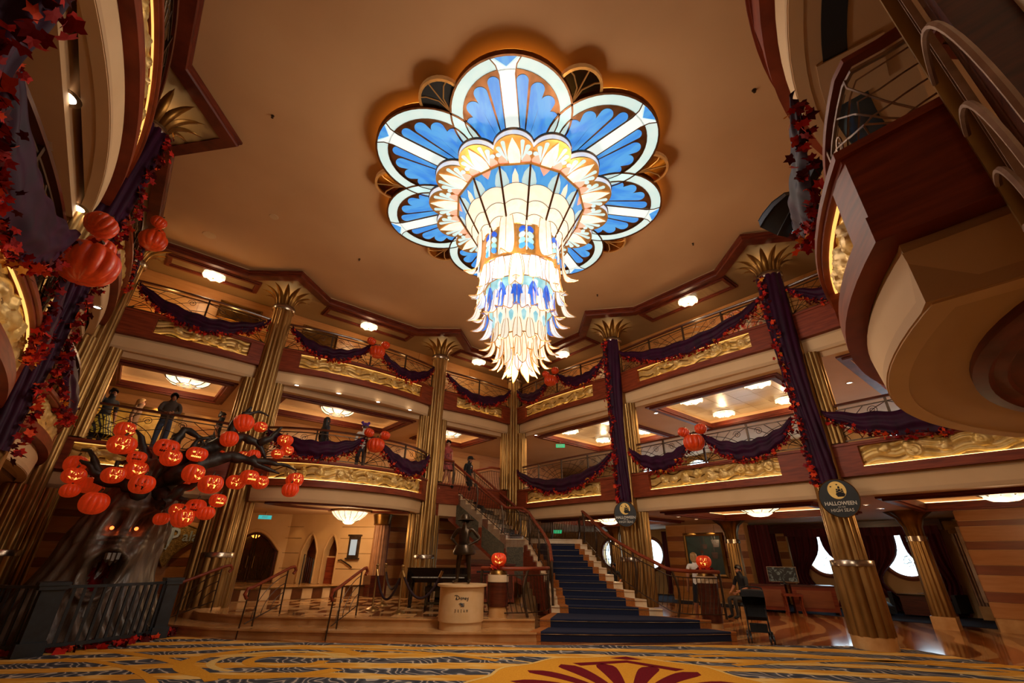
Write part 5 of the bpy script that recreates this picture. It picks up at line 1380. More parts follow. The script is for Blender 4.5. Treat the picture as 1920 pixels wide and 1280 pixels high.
def face_mesh(style, m_):
    """carved openings laid on the skin, looking along -y"""
    key = ('face', style, m_.name)
    if key in PK: return PK[key]
    mb = MB()
    def cut(pts):
        vs = []
        for u, v in pts:
            r_ = math.sqrt(max(.02, 1 - min(.97, (v / .86) ** 2))) ** .8; a = u / max(.35, r_)
            rr_ = r_ * (.86 + .14 * abs(cos((a - PI / 2) * 11 / 2)) ** .55) + .03
            vs.append((rr_ * sin(a), -rr_ * cos(a), v))
        n = len(vs); mb.add(vs + [(x * .93, y * .93, z) for x, y, z in vs], [tuple(range(n)), tuple(range(n, 2 * n))[::-1]] + [(i, (i + 1) % n, n + (i + 1) % n, n + i) for i in range(n)])
    if style == 0:
        for s in (-1, 1): cut([(s * .14, .18), (s * .5, .36), (s * .42, .12), (s * .2, .06)])
        cut([(-.07, -.06), (.07, -.06), (0, .08)])
        teeth = [(-.55 + 1.1 * i / 10, -.22 - .14 * sin(PI * i / 10) - (.07 if i % 2 else 0)) for i in range(11)]
        cut(teeth + [(.55 - 1.1 * i / 8, -.24 - .3 * sin(PI * i / 8)) for i in range(1, 8)])
    elif style == 1:
        for s in (-1, 1): cut([(s * .12, .1), (s * .2, .38), (s * .4, .4), (s * .42, .12)])
        cut([(-.06, -.05), (.08, -.03), (.02, .06)])
        cut([(-.5, -.1), (-.3, -.22), (-.2, -.14), (-.06, -.26), (.06, -.18), (.2, -.26), (.3, -.14), (.5, -.08), (.38, -.38), (.15, -.5), (-.15, -.5), (-.38, -.38)])
    else:
        for s in (-1, 1): cut([(s * .15, .12), (s * .18, .3), (s * .48, .22), (s * .34, .08)])
        for i in range(6): cut([(-.45 + .16 * i, -.22), (-.33 + .16 * i, -.18), (-.33 + .16 * i, -.38), (-.45 + .16 * i, -.36)])
        cut([(-.05, -.08), (.06, -.08), (0, .03)])
    PK[key] = mb.mesh('carved_face', m_, 0); return PK[key]
def pumpkin(name, label, cat, loc, r, rz=0, kind='pumpkin', face=None, dark=False, group=None, tilt=0, cord=0, tall=1.0):
    me, st = pumpkin_mesh(kind)
    o = ob(name, me, None, loc, 0, (r, r, r * tall)); o.rotation_euler = (tilt, tilt * .6, rz); tag(o, label, cat, group)
    ob('stem', st, o)
    if face is not None: ob('carved_face', face_mesh(face, M['dark_cut'] if dark else M['candle']), o)
    if cord:
        mb = MB(); mb.tube([(0, 0, .9), (.03, 0, 1.0 + cord * .5), (0, .03, 1 + cord)], .02, 4); mb.build('cord', M['stem'], o)
    return o
def trio(key, frac, desc, grp, rb=.25, rs=.145, top=.62, out=.24, dx=.25, dz=.32):
    bay, path, z1 = paths[key]; loc, rz, L_ = BAYS[bay]; p = offset(path, out); S = lens(p)
    def at(s, z):
        x, y, nx, ny = along(p, S, s); ca, sa = cos(rz), sin(rz)
        return (loc[0] + x * ca - y * sa, loc[1] + x * sa + y * ca, z)
    s = S[-1] * frac; z = z1 + top
    pumpkin('pumpkin', 'large orange pumpkin of the trio %s' % desc, 'pumpkin', at(s, z), rb, 0, group=grp)
    for sg, nm in ((1, 'left'), (-1, 'right')):
        pumpkin('pumpkin', 'small pumpkin, %s of the trio %s' % (nm, desc), 'pumpkin', at(s + sg * dx, z + dz), rs, sg, group=grp, tilt=.3 * sg)
trio('CD5', .49, 'on the top deck railing left of centre', 'pumpkin trios', top=.5)
trio('CD4', .475, 'on the bowed middle deck railing', 'pumpkin trios', top=.6)
trio('FE5', .5, 'on the top deck right of the far corner', 'pumpkin trios', top=.5)
trio('GF4', .515, 'on the right middle deck railing', 'pumpkin trios', rb=.27, rs=.155, top=.55)
trio('BA5', .6, 'on the top deck railing at left', 'pumpkin trios', top=.4)
trio('AI4', .455, 'at the left edge, the biggest in view', 'pumpkin trios', rb=.28, rs=.15, top=.6, out=.2, dx=-.26, dz=.36)
# oval hanging signs
M['sign'] = mat('sign_black', '14181c', '0d1013', .5)
M['moon'] = mat('sign_moon', 'e3b95c', 'd4a344', .6, scale=6, emit=(.75, .5, .16, 1), es=.15)
M['letter'] = mat('sign_lettering', 'd9d3c4', 'c8c2b4', .6)
def text(s_, size, loc, m_, parent, name='lettering', align='CENTER', rot=(PI / 2, 0, 0), ext=.003, sx=1, bold=0):
    cu = bpy.data.curves.new(name, 'FONT'); cu.body = s_; cu.size = size; cu.align_x = align; cu.align_y = 'CENTER'; cu.extrude = ext; cu.offset = bold; cu.resolution_u = 2
    o = bpy.data.objects.new(name, cu); COL.objects.link(o); dg = bpy.context.evaluated_depsgraph_get(); dg.update()
    me = bpy.data.meshes.new_from_object(o.evaluated_get(dg)); bpy.data.objects.remove(o); me.materials.clear(); me.materials.append(m_); me.name = name
    q = ob(name, me, parent, loc); q.rotation_euler = rot; q.scale = (sx, 1, 1); return q
def oval_sign(label, loc, rz, r=.33):
    t = thing('oval_sign', label, 'sign', loc, rz, 'oval hanging signs')
    def oval(mb, a, b_, y0, y1, cz=0, cx=0, n=40):
        vs = [(cx + a * cos(2 * PI * k / n), y, cz + b_ * sin(2 * PI * k / n)) for y in (y0, y1) for k in range(n)]
        mb.add(vs, [tuple(range(n)), tuple(range(n, 2 * n))[::-1]] + [(k, (k + 1) % n, n + (k + 1) % n, n + k) for k in range(n)]); return mb
    oval(MB(), r, r * 1.08, -.02, .02).build('board', M['sign'], t)
    mb = MB(); mb.tube([(r * cos(2 * PI * k / 40), -.02, r * 1.08 * sin(2 * PI * k / 40)) for k in range(40)], .008, 4, closed=True); mb.build('rim', M['gold_dark'], t)
    oval(MB(), r * .46, r * .5, -.026, -.02, r * .45).build('moon', M['moon'], t)
    mb = MB()   # dark ship silhouette with sails and two bats
    z0 = r * .16
    for x, h, w in ((0, .11, .028), (.04, .16, .034), (.085, .11, .028)):
        for k in range(3): mb.add([(x - w * (1 - k * .22), -.03, z0 + h * k / 3 + .02), (x + w * (1 - k * .22), -.03, z0 + h * k / 3 + .02), (x + w * .8 * (1 - k * .25), -.03, z0 + h * (k + .85) / 3 + .02), (x - w * .8 * (1 - k * .25), -.03, z0 + h * (k + .85) / 3 + .02)], [(0, 1, 2, 3)])
    mb.add([(-.04, -.03, z0 + .025), (.13, -.03, z0 + .025), (.1, -.03, z0 - .03), (-.01, -.03, z0 - .03)], [(0, 1, 2, 3)])
    for bx, bz in ((-.09, r * .68), (.02, r * .78)):
        mb.add([(bx - .05, -.03, bz + .02), (bx - .02, -.03, bz - .005), (bx, -.03, bz + .01), (bx + .02, -.03, bz - .005), (bx + .05, -.03, bz + .02), (bx, -.03, bz - .02)], [(0, 1, 5), (1, 2, 5), (2, 3, 5), (3, 4, 5)])
    mb.build('ship_silhouette', M['dark_cut'], t, smooth=0)
    text('HALLOWEEN', .10, (0, -.022, -r * .3), M['letter'], t, bold=.002, sx=.9)
    text('ON THE', .035, (0, -.022, -r * .5), M['letter'], t)
    text('HIGH SEAS', .085, (0, -.022, -r * .68), M['letter'], t, sx=.95)
    return t
oval_sign('larger black oval sign with moon and ship on the large right column', (6.66, 9.4, 2.62), R(-36), .34)
oval_sign('smaller black oval sign with moon and ship on the column nearer the stairs', (3.28, 13.42, 2.60), R(-14), .31)

# ================================================================== pumpkin tree
M['bark'] = mat('tree_bark', '6a584a', '3a3029', .4, scale=3, stretch=(2.5, 2.5, .5), bump=.5, bscale=7)
M['bark_dark'] = mat('branch_bark', '2a221d', '181310', .5, scale=6, bump=.5, bscale=12)
TX, TY = -8.25, 9.95
tree = thing('pumpkin_tree', 'gnarled dark tree with a howling face, hung with jack-o-lanterns', 'tree', (TX, TY, 0))
FA = math.atan2(-9.2, 8.0)           # the way the face looks
def trunk():
    mb = MB(); NA, NH = 150, 110; H = 3.25
    ctr = [(0, 0, 0), (.05, -.02, .8), (.2, .0, 1.7), (.38, .05, 2.5), (.55, .1, 3.25)]
    def cpos(h):
        k = h / H * (len(ctr) - 1); i = min(int(k), len(ctr) - 2); f = k - i; f2 = f
        return tuple(ctr[i][c] + (ctr[i + 1][c] - ctr[i][c]) * f2 for c in range(2))
    def rad(h):
        k = h / H
        return .62 + .78 * (1 - k) ** 2.6 + (.12 * math.exp(-((h - 1.9) / .5) ** 2)) - .12 * k + .28 * max(0, k - .86) * 2
    def g(u, v, u0, v0, su, sv): return math.exp(-((u - u0) / su) ** 2 - ((v - v0) / sv) ** 2)
    def pt(i, j):
        h = H * j / NH; a = 2 * PI * i / NA; c = cpos(h); r = rad(h)
        d = (a - FA + PI) % (2 * PI) - PI; u = d * r / .74
        tw = a * 9 + 1.6 * sin(h * 2.2) + .8 * sin(h * 5 + a * 3)
        facew = math.exp(-(u / .72) ** 4) * (1 if .95 < h < 2.6 else max(0, 1 - min(abs(h - .95), abs(h - 2.6)) / .25))
        ridge = .055 * (abs(sin(tw)) ** .7) + .025 * sin(a * 23 + h * 3 + 2 * sin(h * 3))
        r += ridge * (1 - .75 * facew) * (1.5 if h < .9 else 1)
        # brow, eyes, nose, cheeks, mouth
        for s in (-1, 1):
            r -= .30 * g(u, h, s * .27, 1.98, .17, .24)
            r += .12 * g(u, h, s * .30, 2.28 + .02, .24, .08) + .09 * g(u, h, s * .5, 1.95, .09, .25)
            r += .16 * g(u, h, s * .42, 1.45, .16, .22)
            r += .07 * g(u, h, s * .1, 1.98, .07, .25)
        r += .24 * g(u, h, 0, 1.62, .13, .2) + .1 * g(u, h, 0, 1.75, .3, .06)
        for kk in range(3): r += .035 * g(u, h, 0, 1.84 - .09 * kk, .45, .022) - .03 * g(u, h, 0, 1.80 - .09 * kk, .4, .022)
        m = ((u / .33) ** 2 + ((h - 1.12) / .36) ** 2)
        if m < 1: r -= .42 * (1 - m ** 2)
        r += .12 * math.exp(-((math.sqrt(m) - 1.14) / .14) ** 2)
        return (c[0] + r * cos(a), c[1] + r * sin(a), h), (m < .72)
    vs = []; fs = []; ms = []
    fl = []
    for j in range(NH + 1):
        for i in range(NA):
            p, inside = pt(i, j); vs.append(p); fl.append(inside)
    b = len(mb.v); mb.v += vs
    for j in range(NH):
        for i in range(NA):
            f = (j * NA + i, j * NA + (i + 1) % NA, (j + 1) * NA + (i + 1) % NA, (j + 1) * NA + i)
            mb.f.append(f); mb.m.append(1 if all(fl[q] for q in f) else 0)
    mb.f.append(tuple(NH * NA + i for i in range(NA))); mb.m.append(0)
    return mb
M['mouth'] = mat('red_mouth', '6d0a0c', '3d0506', .25, scale=7, bump=.6, bscale=10)
trunk().build('trunk', [M['bark'], M['mouth']], tree, smooth=180)
fx, fy = cos(FA), sin(FA); sx_, sy_ = -sin(FA), cos(FA)
for s in (-1, 1):
    mb = MB(); mb.ball((.24 + .66 * fx + s * .19 * sx_, .01 + .66 * fy + s * .19 * sy_, 1.9), .035, 10); mb.build('eye', glow('ember_eye', (1, .12, .02, 1), 5), tree)
mb = MB()
for k, (o, l) in enumerate(((-.07, .16), (.0, .2), (.07, .16))):
    mb.tube([(.2 + .98 * fx + o * sx_, .98 * fy + o * sy_, 1.46), (.2 + 1.0 * fx + o * sx_, 1.0 * fy + o * sy_, 1.46 - l * .6), (.2 + .95 * fx + o * sx_ * .9, .95 * fy + o * sy_ * .9, 1.46 - l)], [.05, .045, .012], 6)
mb.build('fang', M['bark'], tree)
BR = {'b1': [(-7.59, 9.55, 2.56), (-7.84, 9.35, 2.77), (-8.0, 9.21, 2.72), (-8.12, 9.11, 2.78), (-8.25, 8.99, 3.06), (-8.37, 8.88, 3.25), (-8.45, 8.8, 3.29)], 'b1b': [(-8.07, 9.15, 2.74), (-8.21, 9.03, 2.89), (-8.32, 8.92, 3.05), (-8.42, 8.83, 3.09)], 'b2': [(-7.58, 9.69, 2.95), (-7.76, 9.55, 3.31), (-7.85, 9.47, 3.58), (-8.0, 9.35, 3.83)], 'b3': [(-7.49, 9.76, 3.19), (-7.44, 9.79, 3.66), (-7.36, 9.86, 3.97), (-7.18, 9.98, 3.92), (-6.96, 10.14, 3.68)], 'b3b': [(-7.51, 9.23, 3.22), (-7.71, 9.07, 3.22), (-7.83, 8.96, 3.25)], 'b4': [(-7.32, 9.76, 3.19), (-6.99, 10.0, 3.5), (-6.62, 10.25, 3.77), (-6.34, 10.42, 3.97), (-6.03, 10.61, 3.84), (-5.84, 10.71, 3.57), (-5.77, 10.75, 3.42)], 'b5': [(-7.08, 9.69, 2.96), (-6.75, 9.92, 3.25), (-6.37, 10.17, 3.46), (-6.04, 10.37, 3.41), (-5.67, 10.57, 3.26), (-5.41, 10.71, 3.17)], 'b5b': [(-6.04, 10.37, 3.41), (-5.6, 10.61, 3.42), (-5.29, 10.77, 3.38), (-5.1, 10.86, 3.27)], 'b6': [(-6.96, 9.53, 2.46), (-6.79, 9.65, 2.69), (-6.57, 9.81, 2.9), (-6.34, 9.95, 3.01)], 'b7': [(-6.54, 10.3, 3.81), (-6.56, 10.29, 4.16), (-6.47, 10.34, 4.46), (-6.33, 10.43, 4.7)], 'b7b': [(-6.47, 10.34, 4.46), (-6.18, 10.52, 4.6), (-5.97, 10.64, 4.53)], 'b8': [(-6.03, 10.61, 3.84), (-5.85, 10.7, 3.99), (-5.74, 10.77, 4.19), (-5.66, 10.81, 4.31)], 'b9': [(-6.89, 9.7, 3.39), (-6.88, 9.71, 3.7), (-6.72, 9.82, 3.79), (-6.74, 9.8, 3.61)], 'b10': [(-7.04, 9.47, 2.35), (-6.87, 9.6, 2.52), (-6.68, 9.72, 2.46)], 'b11': [(-7.84, 9.09, 2.7), (-7.87, 9.06, 3.06), (-7.76, 9.16, 3.16), (-7.68, 9.22, 3.07)]}
BW = {'b1': .2, 'b1b': .09, 'b2': .2, 'b3': .2, 'b3b': .07, 'b4': .26, 'b5': .26, 'b5b': .1, 'b6': .2, 'b7': .15, 'b7b': .06, 'b8': .1, 'b9': .07, 'b10': .12, 'b11': .07}
for k, pts in BR.items():
    r_ = random.Random(k); P = [Vector(p) - Vector((TX, TY, 0)) for p in pts]; Q = []
    if BW[k] >= .2: P = [Vector((.5, .05, 2.75 if k != 'b1' else 2.5))] + P
    for a, b_ in zip(P, P[1:]):
        n = max(2, int((b_ - a).length / .09))
        for i in range(n): Q.append(a.lerp(b_, i / n) + Vector((r_.gauss(0, .018), r_.gauss(0, .018), r_.gauss(0, .018))))
    Q.append(P[-1]); N = len(Q)
    rad = [max(.018, BW[k] * (1 - i / N) ** .8 * (1 + .22 * sin(i * 1.7) * (.4 + r_.random() * .6))) for i in range(N)]
    mb = MB(); mb.tube(Q, rad, 9); mb.build('branch', M['bark_dark'], tree, smooth=180)
# gathered leaves at the foot
mb = MB(); r_ = random.Random(5)
for i in range(520):
    a = r_.uniform(0, 2 * PI); d = r_.uniform(1.15, 1.65) + r_.random() ** 2 * .25
    x, y = TX + d * cos(a), TY + d * sin(a); 
    leaf(mb, (x, y, .04 + r_.random() * .16 * max(.2, 1.8 - d)), .085 * r_.uniform(.7, 1.3), r_)
M['dry_leaf'] = mat('dry_leaf', 'b0522a', '7d2a1a', .6, scale=9)
o = mb.build('fallen_leaves', [M['leaf']], None, smooth=0); tag(o, 'fallen autumn leaves heaped round the tree foot inside the fence', 'leaves', kind='stuff')
# jack-o-lanterns (x, y, z, r, face: 0 plain, 1 lit carving, 2 dark carving, 3 plain)
TP = [(-8.33, 9.46, 3.86, 0.184, 1), (-7.83, 8.96, 3.43, 0.236, 1), (-8.72, 9.09, 3.06, 0.182, 0), (-8.41, 8.84, 2.8, 0.185, 1), (-8.32, 8.79, 2.52, 0.151, 0), (-8.43, 9.23, 2.68, 0.17, 0), (-7.88, 8.91, 2.32, 0.222, 0), (-7.66, 8.84, 2.82, 0.185, 1), (-7.6, 9.16, 3.21, 0.163, 2), (-7.62, 9.27, 2.98, 0.206, 1), (-7.17, 8.99, 2.68, 0.208, 2), (-7.45, 9.66, 3.52, 0.231, 2), (-7.04, 9.34, 3.25, 0.188, 1), (-8.43, 9.5, 2.65, 0.098, 0), (-6.76, 9.67, 3.4, 0.196, 1), (-6.61, 9.53, 2.98, 0.2, 1), (-6.2, 9.56, 2.77, 0.221, 1), (-6.19, 9.93, 2.49, 0.158, 1), (-6.77, 9.66, 2.27, 0.164, 1), (-6.57, 9.56, 2.11, 0.193, 1), (-6.6, 9.9, 2.34, 0.19, 2), (-6.32, 9.85, 2.23, 0.166, 0), (-6.39, 10.39, 4.29, 0.217, 0), (-6.45, 10.12, 3.84, 0.183, 0), (-6.12, 10.67, 4.27, 0.143, 1), (-6.34, 10.66, 3.57, 0.127, 1), (-6.06, 10.59, 3.57, 0.145, 0), (-6.76, 10.4, 3.52, 0.136, 0), (-6.09, 10.23, 2.91, 0.195, 1), (-5.79, 10.17, 3.01, 0.183, 1), (-5.68, 10.46, 2.94, 0.17, 1), (-5.5, 10.78, 3.97, 0.176, 1), (-5.49, 10.56, 3.6, 0.138, 1), (-5.46, 10.91, 3.76, 0.143, 1), (-5.14, 10.95, 3.07, 0.191, 1), (-5.1, 10.75, 2.82, 0.179, 3), (-7.08, 9.69, 2.1, 0.141, 0), (-6.98, 10.01, 2.81, 0.15, 0)]
TL = ['lit pumpkin tucked behind the top of the large winking one, upper left of the tree', 'large lit jack-o-lantern high on the left of the tree', 'pumpkin draped over a bare twig, far left of the tree', 'smiling lit jack-o-lantern at the far left of the tree', 'lowest of the far left pumpkins, with folded skin',
      'plain pumpkin beside the far left smiling one', 'large plain pumpkin hanging low left above the tree face', 'lopsided grinning lit pumpkin under an arched twig, left', 'pumpkin with black carved teeth, upper of the stack left of the trunk', 'lit frowning pumpkin in the middle of the stack left of the trunk',
      'wide red pumpkin with black jagged carving against the trunk', 'big dim pumpkin behind the one-eyed lit pumpkin, tree top', 'lit pumpkin with a big round eye, tree top centre', 'tiny red pumpkin peeping behind the left branch', 'lit jack-o-lantern right of the tree top with a sharp grin',
      'lit jack-o-lantern with slanted eyes in the middle of the tree', 'tall lit jack-o-lantern with wide ragged grin, tree centre', 'toothy lit pumpkin just below the tall grinning one', 'lit pumpkin on the low right branch with pointed eyes', 'lowest lit pumpkin with jagged mouth on the low branch',
      'pumpkin with black side carving on the low branch', 'plain ribbed pumpkin at the right end of the low branch', 'large plain orange pumpkin highest on the tree', 'plain pumpkin below the highest one', 'narrow lit pumpkin in front of the fluted column', 'small lit pumpkin half hidden by the long branch',
      'small plain pumpkin above the long right branch', 'dim pumpkin behind the middle branch', 'left of three lit pumpkins under the long right branch', 'middle and highest of three lit pumpkins under the long right branch', 'right of three lit pumpkins under the long right branch', 'upper lit pumpkin of the cluster of three at the right tip',
      'lower left lit pumpkin of the cluster of three at the right tip', 'lower right lit pumpkin of the cluster of three at the right tip', 'lit pumpkin hanging farthest right under the branch end', 'plain pumpkin hanging lowest at the far right branch end', 'deep red pumpkin behind the low branch cluster', 'deep red pumpkin half hidden behind the tall grinning one']
for i, (x, y, z, r, fc) in enumerate(TP):
    aim = math.atan2(-y, -x) + PI / 2 + (.0 if fc != 1 else random.Random(i).uniform(-.1, .75))
    pumpkin('jack_o_lantern' if fc in (1, 2) else 'pumpkin', TL[i], 'pumpkin', (x, y, z - .0), r * 1.03, aim, 'pumpkin2', face=(i % 3 if fc in (1, 2) else None), dark=fc == 2, group='pumpkins on the tree', tilt=random.Random(i + 9).uniform(-.2, .2), cord=.35, tall=random.Random(i).uniform(.9, 1.1))
# black fence round it
fp = [(-9.6, 9.25), (-8.9, 8.62), (-8.2, 8.3), (-7.5, 8.34), (-7.05, 8.85), (-6.82, 9.5), (-6.72, 10.08)]
fc_ = []
for i in range(len(fp) - 1):
    for j in range(6): fc_.append(lerp(fp[i], fp[i + 1], j / 6))
fc_.append(fp[-1])
fe = thing('tree_fence', 'black iron fence with heavy square posts curving round the pumpkin tree', 'fence', (0, 0, 0))
M['fence'] = mat('fence_paint', '232b33', '161c22', .4, scale=8)
Sf = lens(fc_)
for (x, y, w) in ((-7.5, 8.34, .17), (-6.72, 10.08, .13)):
    mb = MB(); mb.bx(-w * .8, w * .8, -w * .8, w * .8, 0, .98); mb.bx(-w * 1.05, w * 1.05, -w * 1.05, w * 1.05, 0, .2); mb.bx(-w * 1.05, w * 1.05, -w * 1.05, w * 1.05, .92, .98); mb.bx(-w * 1.15, w * 1.15, -w * 1.15, w * 1.15, .98, 1.03)
    mb.build('post', M['fence'], fe, (x, y, 0), -.7, smooth=0)
for z0, z1 in ((.93, .975), (.1, .15)):
    mb = MB(); mb.sweep(fc_, [(.03, z0), (.03, z1), (-.03, z1), (-.03, z0)]); mb.build('rail', M['fence'], fe, smooth=20)
bm_ = MB(); bm_.bx(-.012, .012, -.022, .022, .12, .95); bme = bm_.mesh('baluster', M['fence'], 0)
for i in range(1, int(Sf[-1] / .135)):
    x, y, nx, ny = along(fc_, Sf, .135 * i); ob('baluster', bme, fe, (x, y, 0), math.atan2(ny, nx))

# ================================================================== people
SKIN = {'fair': mat('skin_fair', 'c98d6c', 'bd7f5e', .5, scale=9), 'tan': mat('skin_tan', 'a96f4c', '9c6342', .5, scale=9)}
def cloth(h, h2=None): 
    k = 'cl_' + h
    if k not in M: M[k] = mat('cloth_' + h, h, h2 or h, .85, scale=14, bump=.15)
    return M[k]
HAIR = {'dark': mat('dark_hair', '1d1512', '120c0a', .5, scale=30), 'blond': mat('blond_hair', 'b58a52', '8e6638', .5, scale=30), 'brown': mat('brown_hair', '4a2f1e', '382214', .5, scale=30)}
BONES = [('pelvis', 'chest', 'S'), ('chest', 'neck', 'S'), ('neck', 'head', 'K'), ('head', 'crown', 'K'), ('head', 'nose', 'K')]
def person(label, loc, rz, pose=None, shirt='222226', pants='26262c', skin='fair', hair='dark', hairkind='short', sleeves=.5, legs=1.0, shoes='1a1a1a', scale=1.0, group=None, extra=None):
    """one continuous skinned body facing local -y, feet (or seat) at the origin"""
    J = dict(pelvis=(0, 0, .93), belly=(0, 0, 1.1), chest=(0, 0, 1.3), neck=(0, -.01, 1.47), head=(0, -.02, 1.58), crown=(0, -.01, 1.68), nose=(0, -.115, 1.57))
    for s, n in ((-1, 'l'), (1, 'r')):
        J.update({'sh' + n: (s * .18, 0, 1.41), 'el' + n: (s * .24, .03, 1.14), 'wr' + n: (s * .25, -.05, .9), 'hip' + n: (s * .09, 0, .88), 'kn' + n: (s * .1, -.01, .49), 'an' + n: (s * .1, .02, .08), 'toe' + n: (s * .11, -.15, .04)})
    for k, v in (pose or {}).items(): J[k] = v
    rad = dict(pelvis=(.16, .12), belly=(.14, .105), chest=(.165, .115), neck=(.055, .055), head=(.078, .09), crown=(.06, .07), nose=(.016, .016))
    E = [('pelvis', 'belly', 's'), ('belly', 'chest', 's'), ('chest', 'neck', 's'), ('neck', 'head', 'k'), ('head', 'crown', 'k'), ('head', 'nose', 'k')]
    for n in 'lr':
        rad.update({'sh' + n: (.066, .066), 'el' + n: (.045, .045), 'wr' + n: (.031, .028), 'hip' + n: (.088, .09), 'kn' + n: (.06, .06), 'an' + n: (.042, .042), 'toe' + n: (.036, .03)})
        E += [('chest', 'sh' + n, 's'), ('sh' + n, 'el' + n, 'u'), ('el' + n, 'wr' + n, 'f'), ('pelvis', 'hip' + n, 'p'), ('hip' + n, 'kn' + n, 't'), ('kn' + n, 'an' + n, 'c'), ('an' + n, 'toe' + n, 'o')]
        w, e = Vector(J['wr' + n]), Vector(J['el' + n]); d = (w - e).normalized(); sd = d.cross(Vector((0, 1, .3))).normalized()
        J['pa' + n] = tuple(w + d * .07); rad['pa' + n] = (.034, .02); E.append(('wr' + n, 'pa' + n, 'h'))
        for i, (o, l) in enumerate(((-.027, .065), (-.009, .078), (.009, .072), (.027, .058))):
            J['f%d' % i + n] = tuple(Vector(J['pa' + n]) + d * l * .55 + sd * o + Vector((0, -.008, 0))); J['g%d' % i + n] = tuple(Vector(J['pa' + n]) + d * l + sd * o + Vector((0, -.028, 0)))
            rad['f%d' % i + n] = (.0095, .0095); rad['g%d' % i + n] = (.008, .008); E += [('pa' + n, 'f%d' % i + n, 'h'), ('f%d' % i + n, 'g%d' % i + n, 'h')]
        J['th' + n] = tuple(w + d * .05 + sd * -.055); rad['th' + n] = (.0105, .0105); E.append(('wr' + n, 'th' + n, 'h'))
    names = list(J); idx = {k: i for i, k in enumerate(names)}
    me = bpy.data.meshes.new('person'); me.from_pydata([J[k] for k in names], [(idx[a], idx[b]) for a, b, _ in E], [])
    o = bpy.data.objects.new('person', me); COL.objects.link(o)
    md = o.modifiers.new('skin', 'SKIN'); md.branch_smoothing = .5
    for k, sv in zip(names, me.skin_vertices[0].data): sv.radius = rad[k]; sv.use_root = (k == 'pelvis')
    o.modifiers.new('sub', 'SUBSURF').levels = 1
    dg = bpy.context.evaluated_depsgraph_get(); dg.update()
    bm_ = bpy.data.meshes.new_from_object(o.evaluated_get(dg)); bpy.data.objects.remove(o)
    bm_.name = 'person'; bm_.materials.clear()
    sk = SKIN[skin]
    for m_ in (sk, cloth(shirt), cloth(pants), cloth(shoes)): bm_.materials.append(m_)
    segs = [(Vector(J[a]), Vector(J[b]), c, max(rad[a][0], rad[b][0])) for a, b, c in E]
    for p in bm_.polygons:
        c = p.center; best = None
        for a, b, k, r_ in segs:
            ab = b - a; u = max(0, min(1, (c - a).dot(ab) / max(1e-9, ab.length_squared))); d = (c - a - ab * u).length - r_ * .6
            if best is None or d < best[0]: best = (d, k, u)
        k, u = best[1], best[2]
        p.material_index = {'s': 1, 'k': 0, 'u': 1 if u < sleeves * 2 else 0, 'f': 1 if sleeves >= 1 else 0, 'h': 0, 'p': 2, 't': 2 if u < legs * 2 else 0, 'c': 2 if legs >= 1 else 0, 'o': 3}[k]
        p.use_smooth = True
    o = ob('person', bm_, None, loc, rz, scale); tag(o, label, 'person', group)
    h = Vector(J['head'])
    mb = MB()
    for s in (-1, 1): mb.ball((h.x + s * .033, h.y - .082, h.z + .018), .011, 6)
    mb.build('eyes', M['black'], o)
    mb = MB()
    for s in (-1, 1): mb.ball((h.x + s * .083, h.y + .01, h.z), .025, 6, sc=(.4, .8, 1.2))
    mb.build('ears', sk, o)
    mb = MB(); mb.tube([(h.x - .025, h.y - .088, h.z - .045), (h.x, h.y - .094, h.z - .048), (h.x + .025, h.y - .088, h.z - .045)], .006, 4); mb.build('mouth', mat('lips', '8c4a3c', '7c3f33', .5) if 'lips' not in M else M['lips'], o)
    if hairkind != 'bald':
        mb = MB(); L_ = {'short': 0, 'bun': 0, 'long': .32, 'bob': .12, 'cap': 0}[hairkind]
        def hf(u, v):
            a = 2 * PI * u; t_ = v * (PI * .62 if L_ == 0 else PI * .55)
            back = .5 + .5 * cos(a - PI / 2); tt = t_ * (.55 + .5 * back)
            r_ = .104; x, y, z = r_ * .9 * sin(tt) * cos(a), r_ * 1.08 * sin(tt) * sin(a) + .012, r_ * 1.12 * cos(tt) + .035
            if L_ and v > .8: z -= (v - .8) / .2 * L_ * back ** .5
            return (h.x + x, h.y + y, h.z + z)
        mb.grid(hf, 20, 12); 
        if hairkind == 'bun': mb.ball((h.x, h.y + .07, h.z + .13), .045, 10)
        mb.build('hair', HAIR[hair], o, smooth=180)
    if extra: extra(o, h)
    return o
def cap_on(c):
    def f(o, h):
        mb = MB(); mb.lathe([(.112, 0), (.11, .05), (.08, .095), (0, .11)], 20, (h.x, h.y + .005, h.z + .05)); mb.add([(h.x + x, h.y + y, h.z + .05 + z) for x, y, z in ((-.085, -.07, 0), (-.07, -.2, -.015), (.07, -.2, -.015), (.085, -.07, 0))], [(0, 1, 2, 3)]); mb.build('cap', cloth(c), o)
    return f
def skirt(c, z0, z1, r0, r1, c2=None):
    def f(o, h):
        mb = MB(); mb.lathe([(r1, z1), ((r0 + r1) / 2 + .01, (z0 + z1) / 2), (r0, z0)], 28, mod=lambda a, z: 1 + .05 * sin(a * 9) * (1 if z < z1 - .1 else 0)); mb.build('skirt', cloth(c, c2), o, smooth=60)
    return f
def both(*fs):
    def f(o, h):
        for g in fs: g(o, h)
    return f
LEAN = dict(chest=(0, -.16, 1.26), belly=(0, -.05, 1.09), neck=(0, -.27, 1.4), head=(0, -.34, 1.48), crown=(0, -.36, 1.57), nose=(0, -.43, 1.44), shl=(-.18, -.19, 1.35), shr=(.18, -.19, 1.35), ell=(-.22, -.33, 1.12), elr=(.22, -.33, 1.12), wrl=(-.1, -.48, 1.06), wrr=(.08, -.5, 1.06))

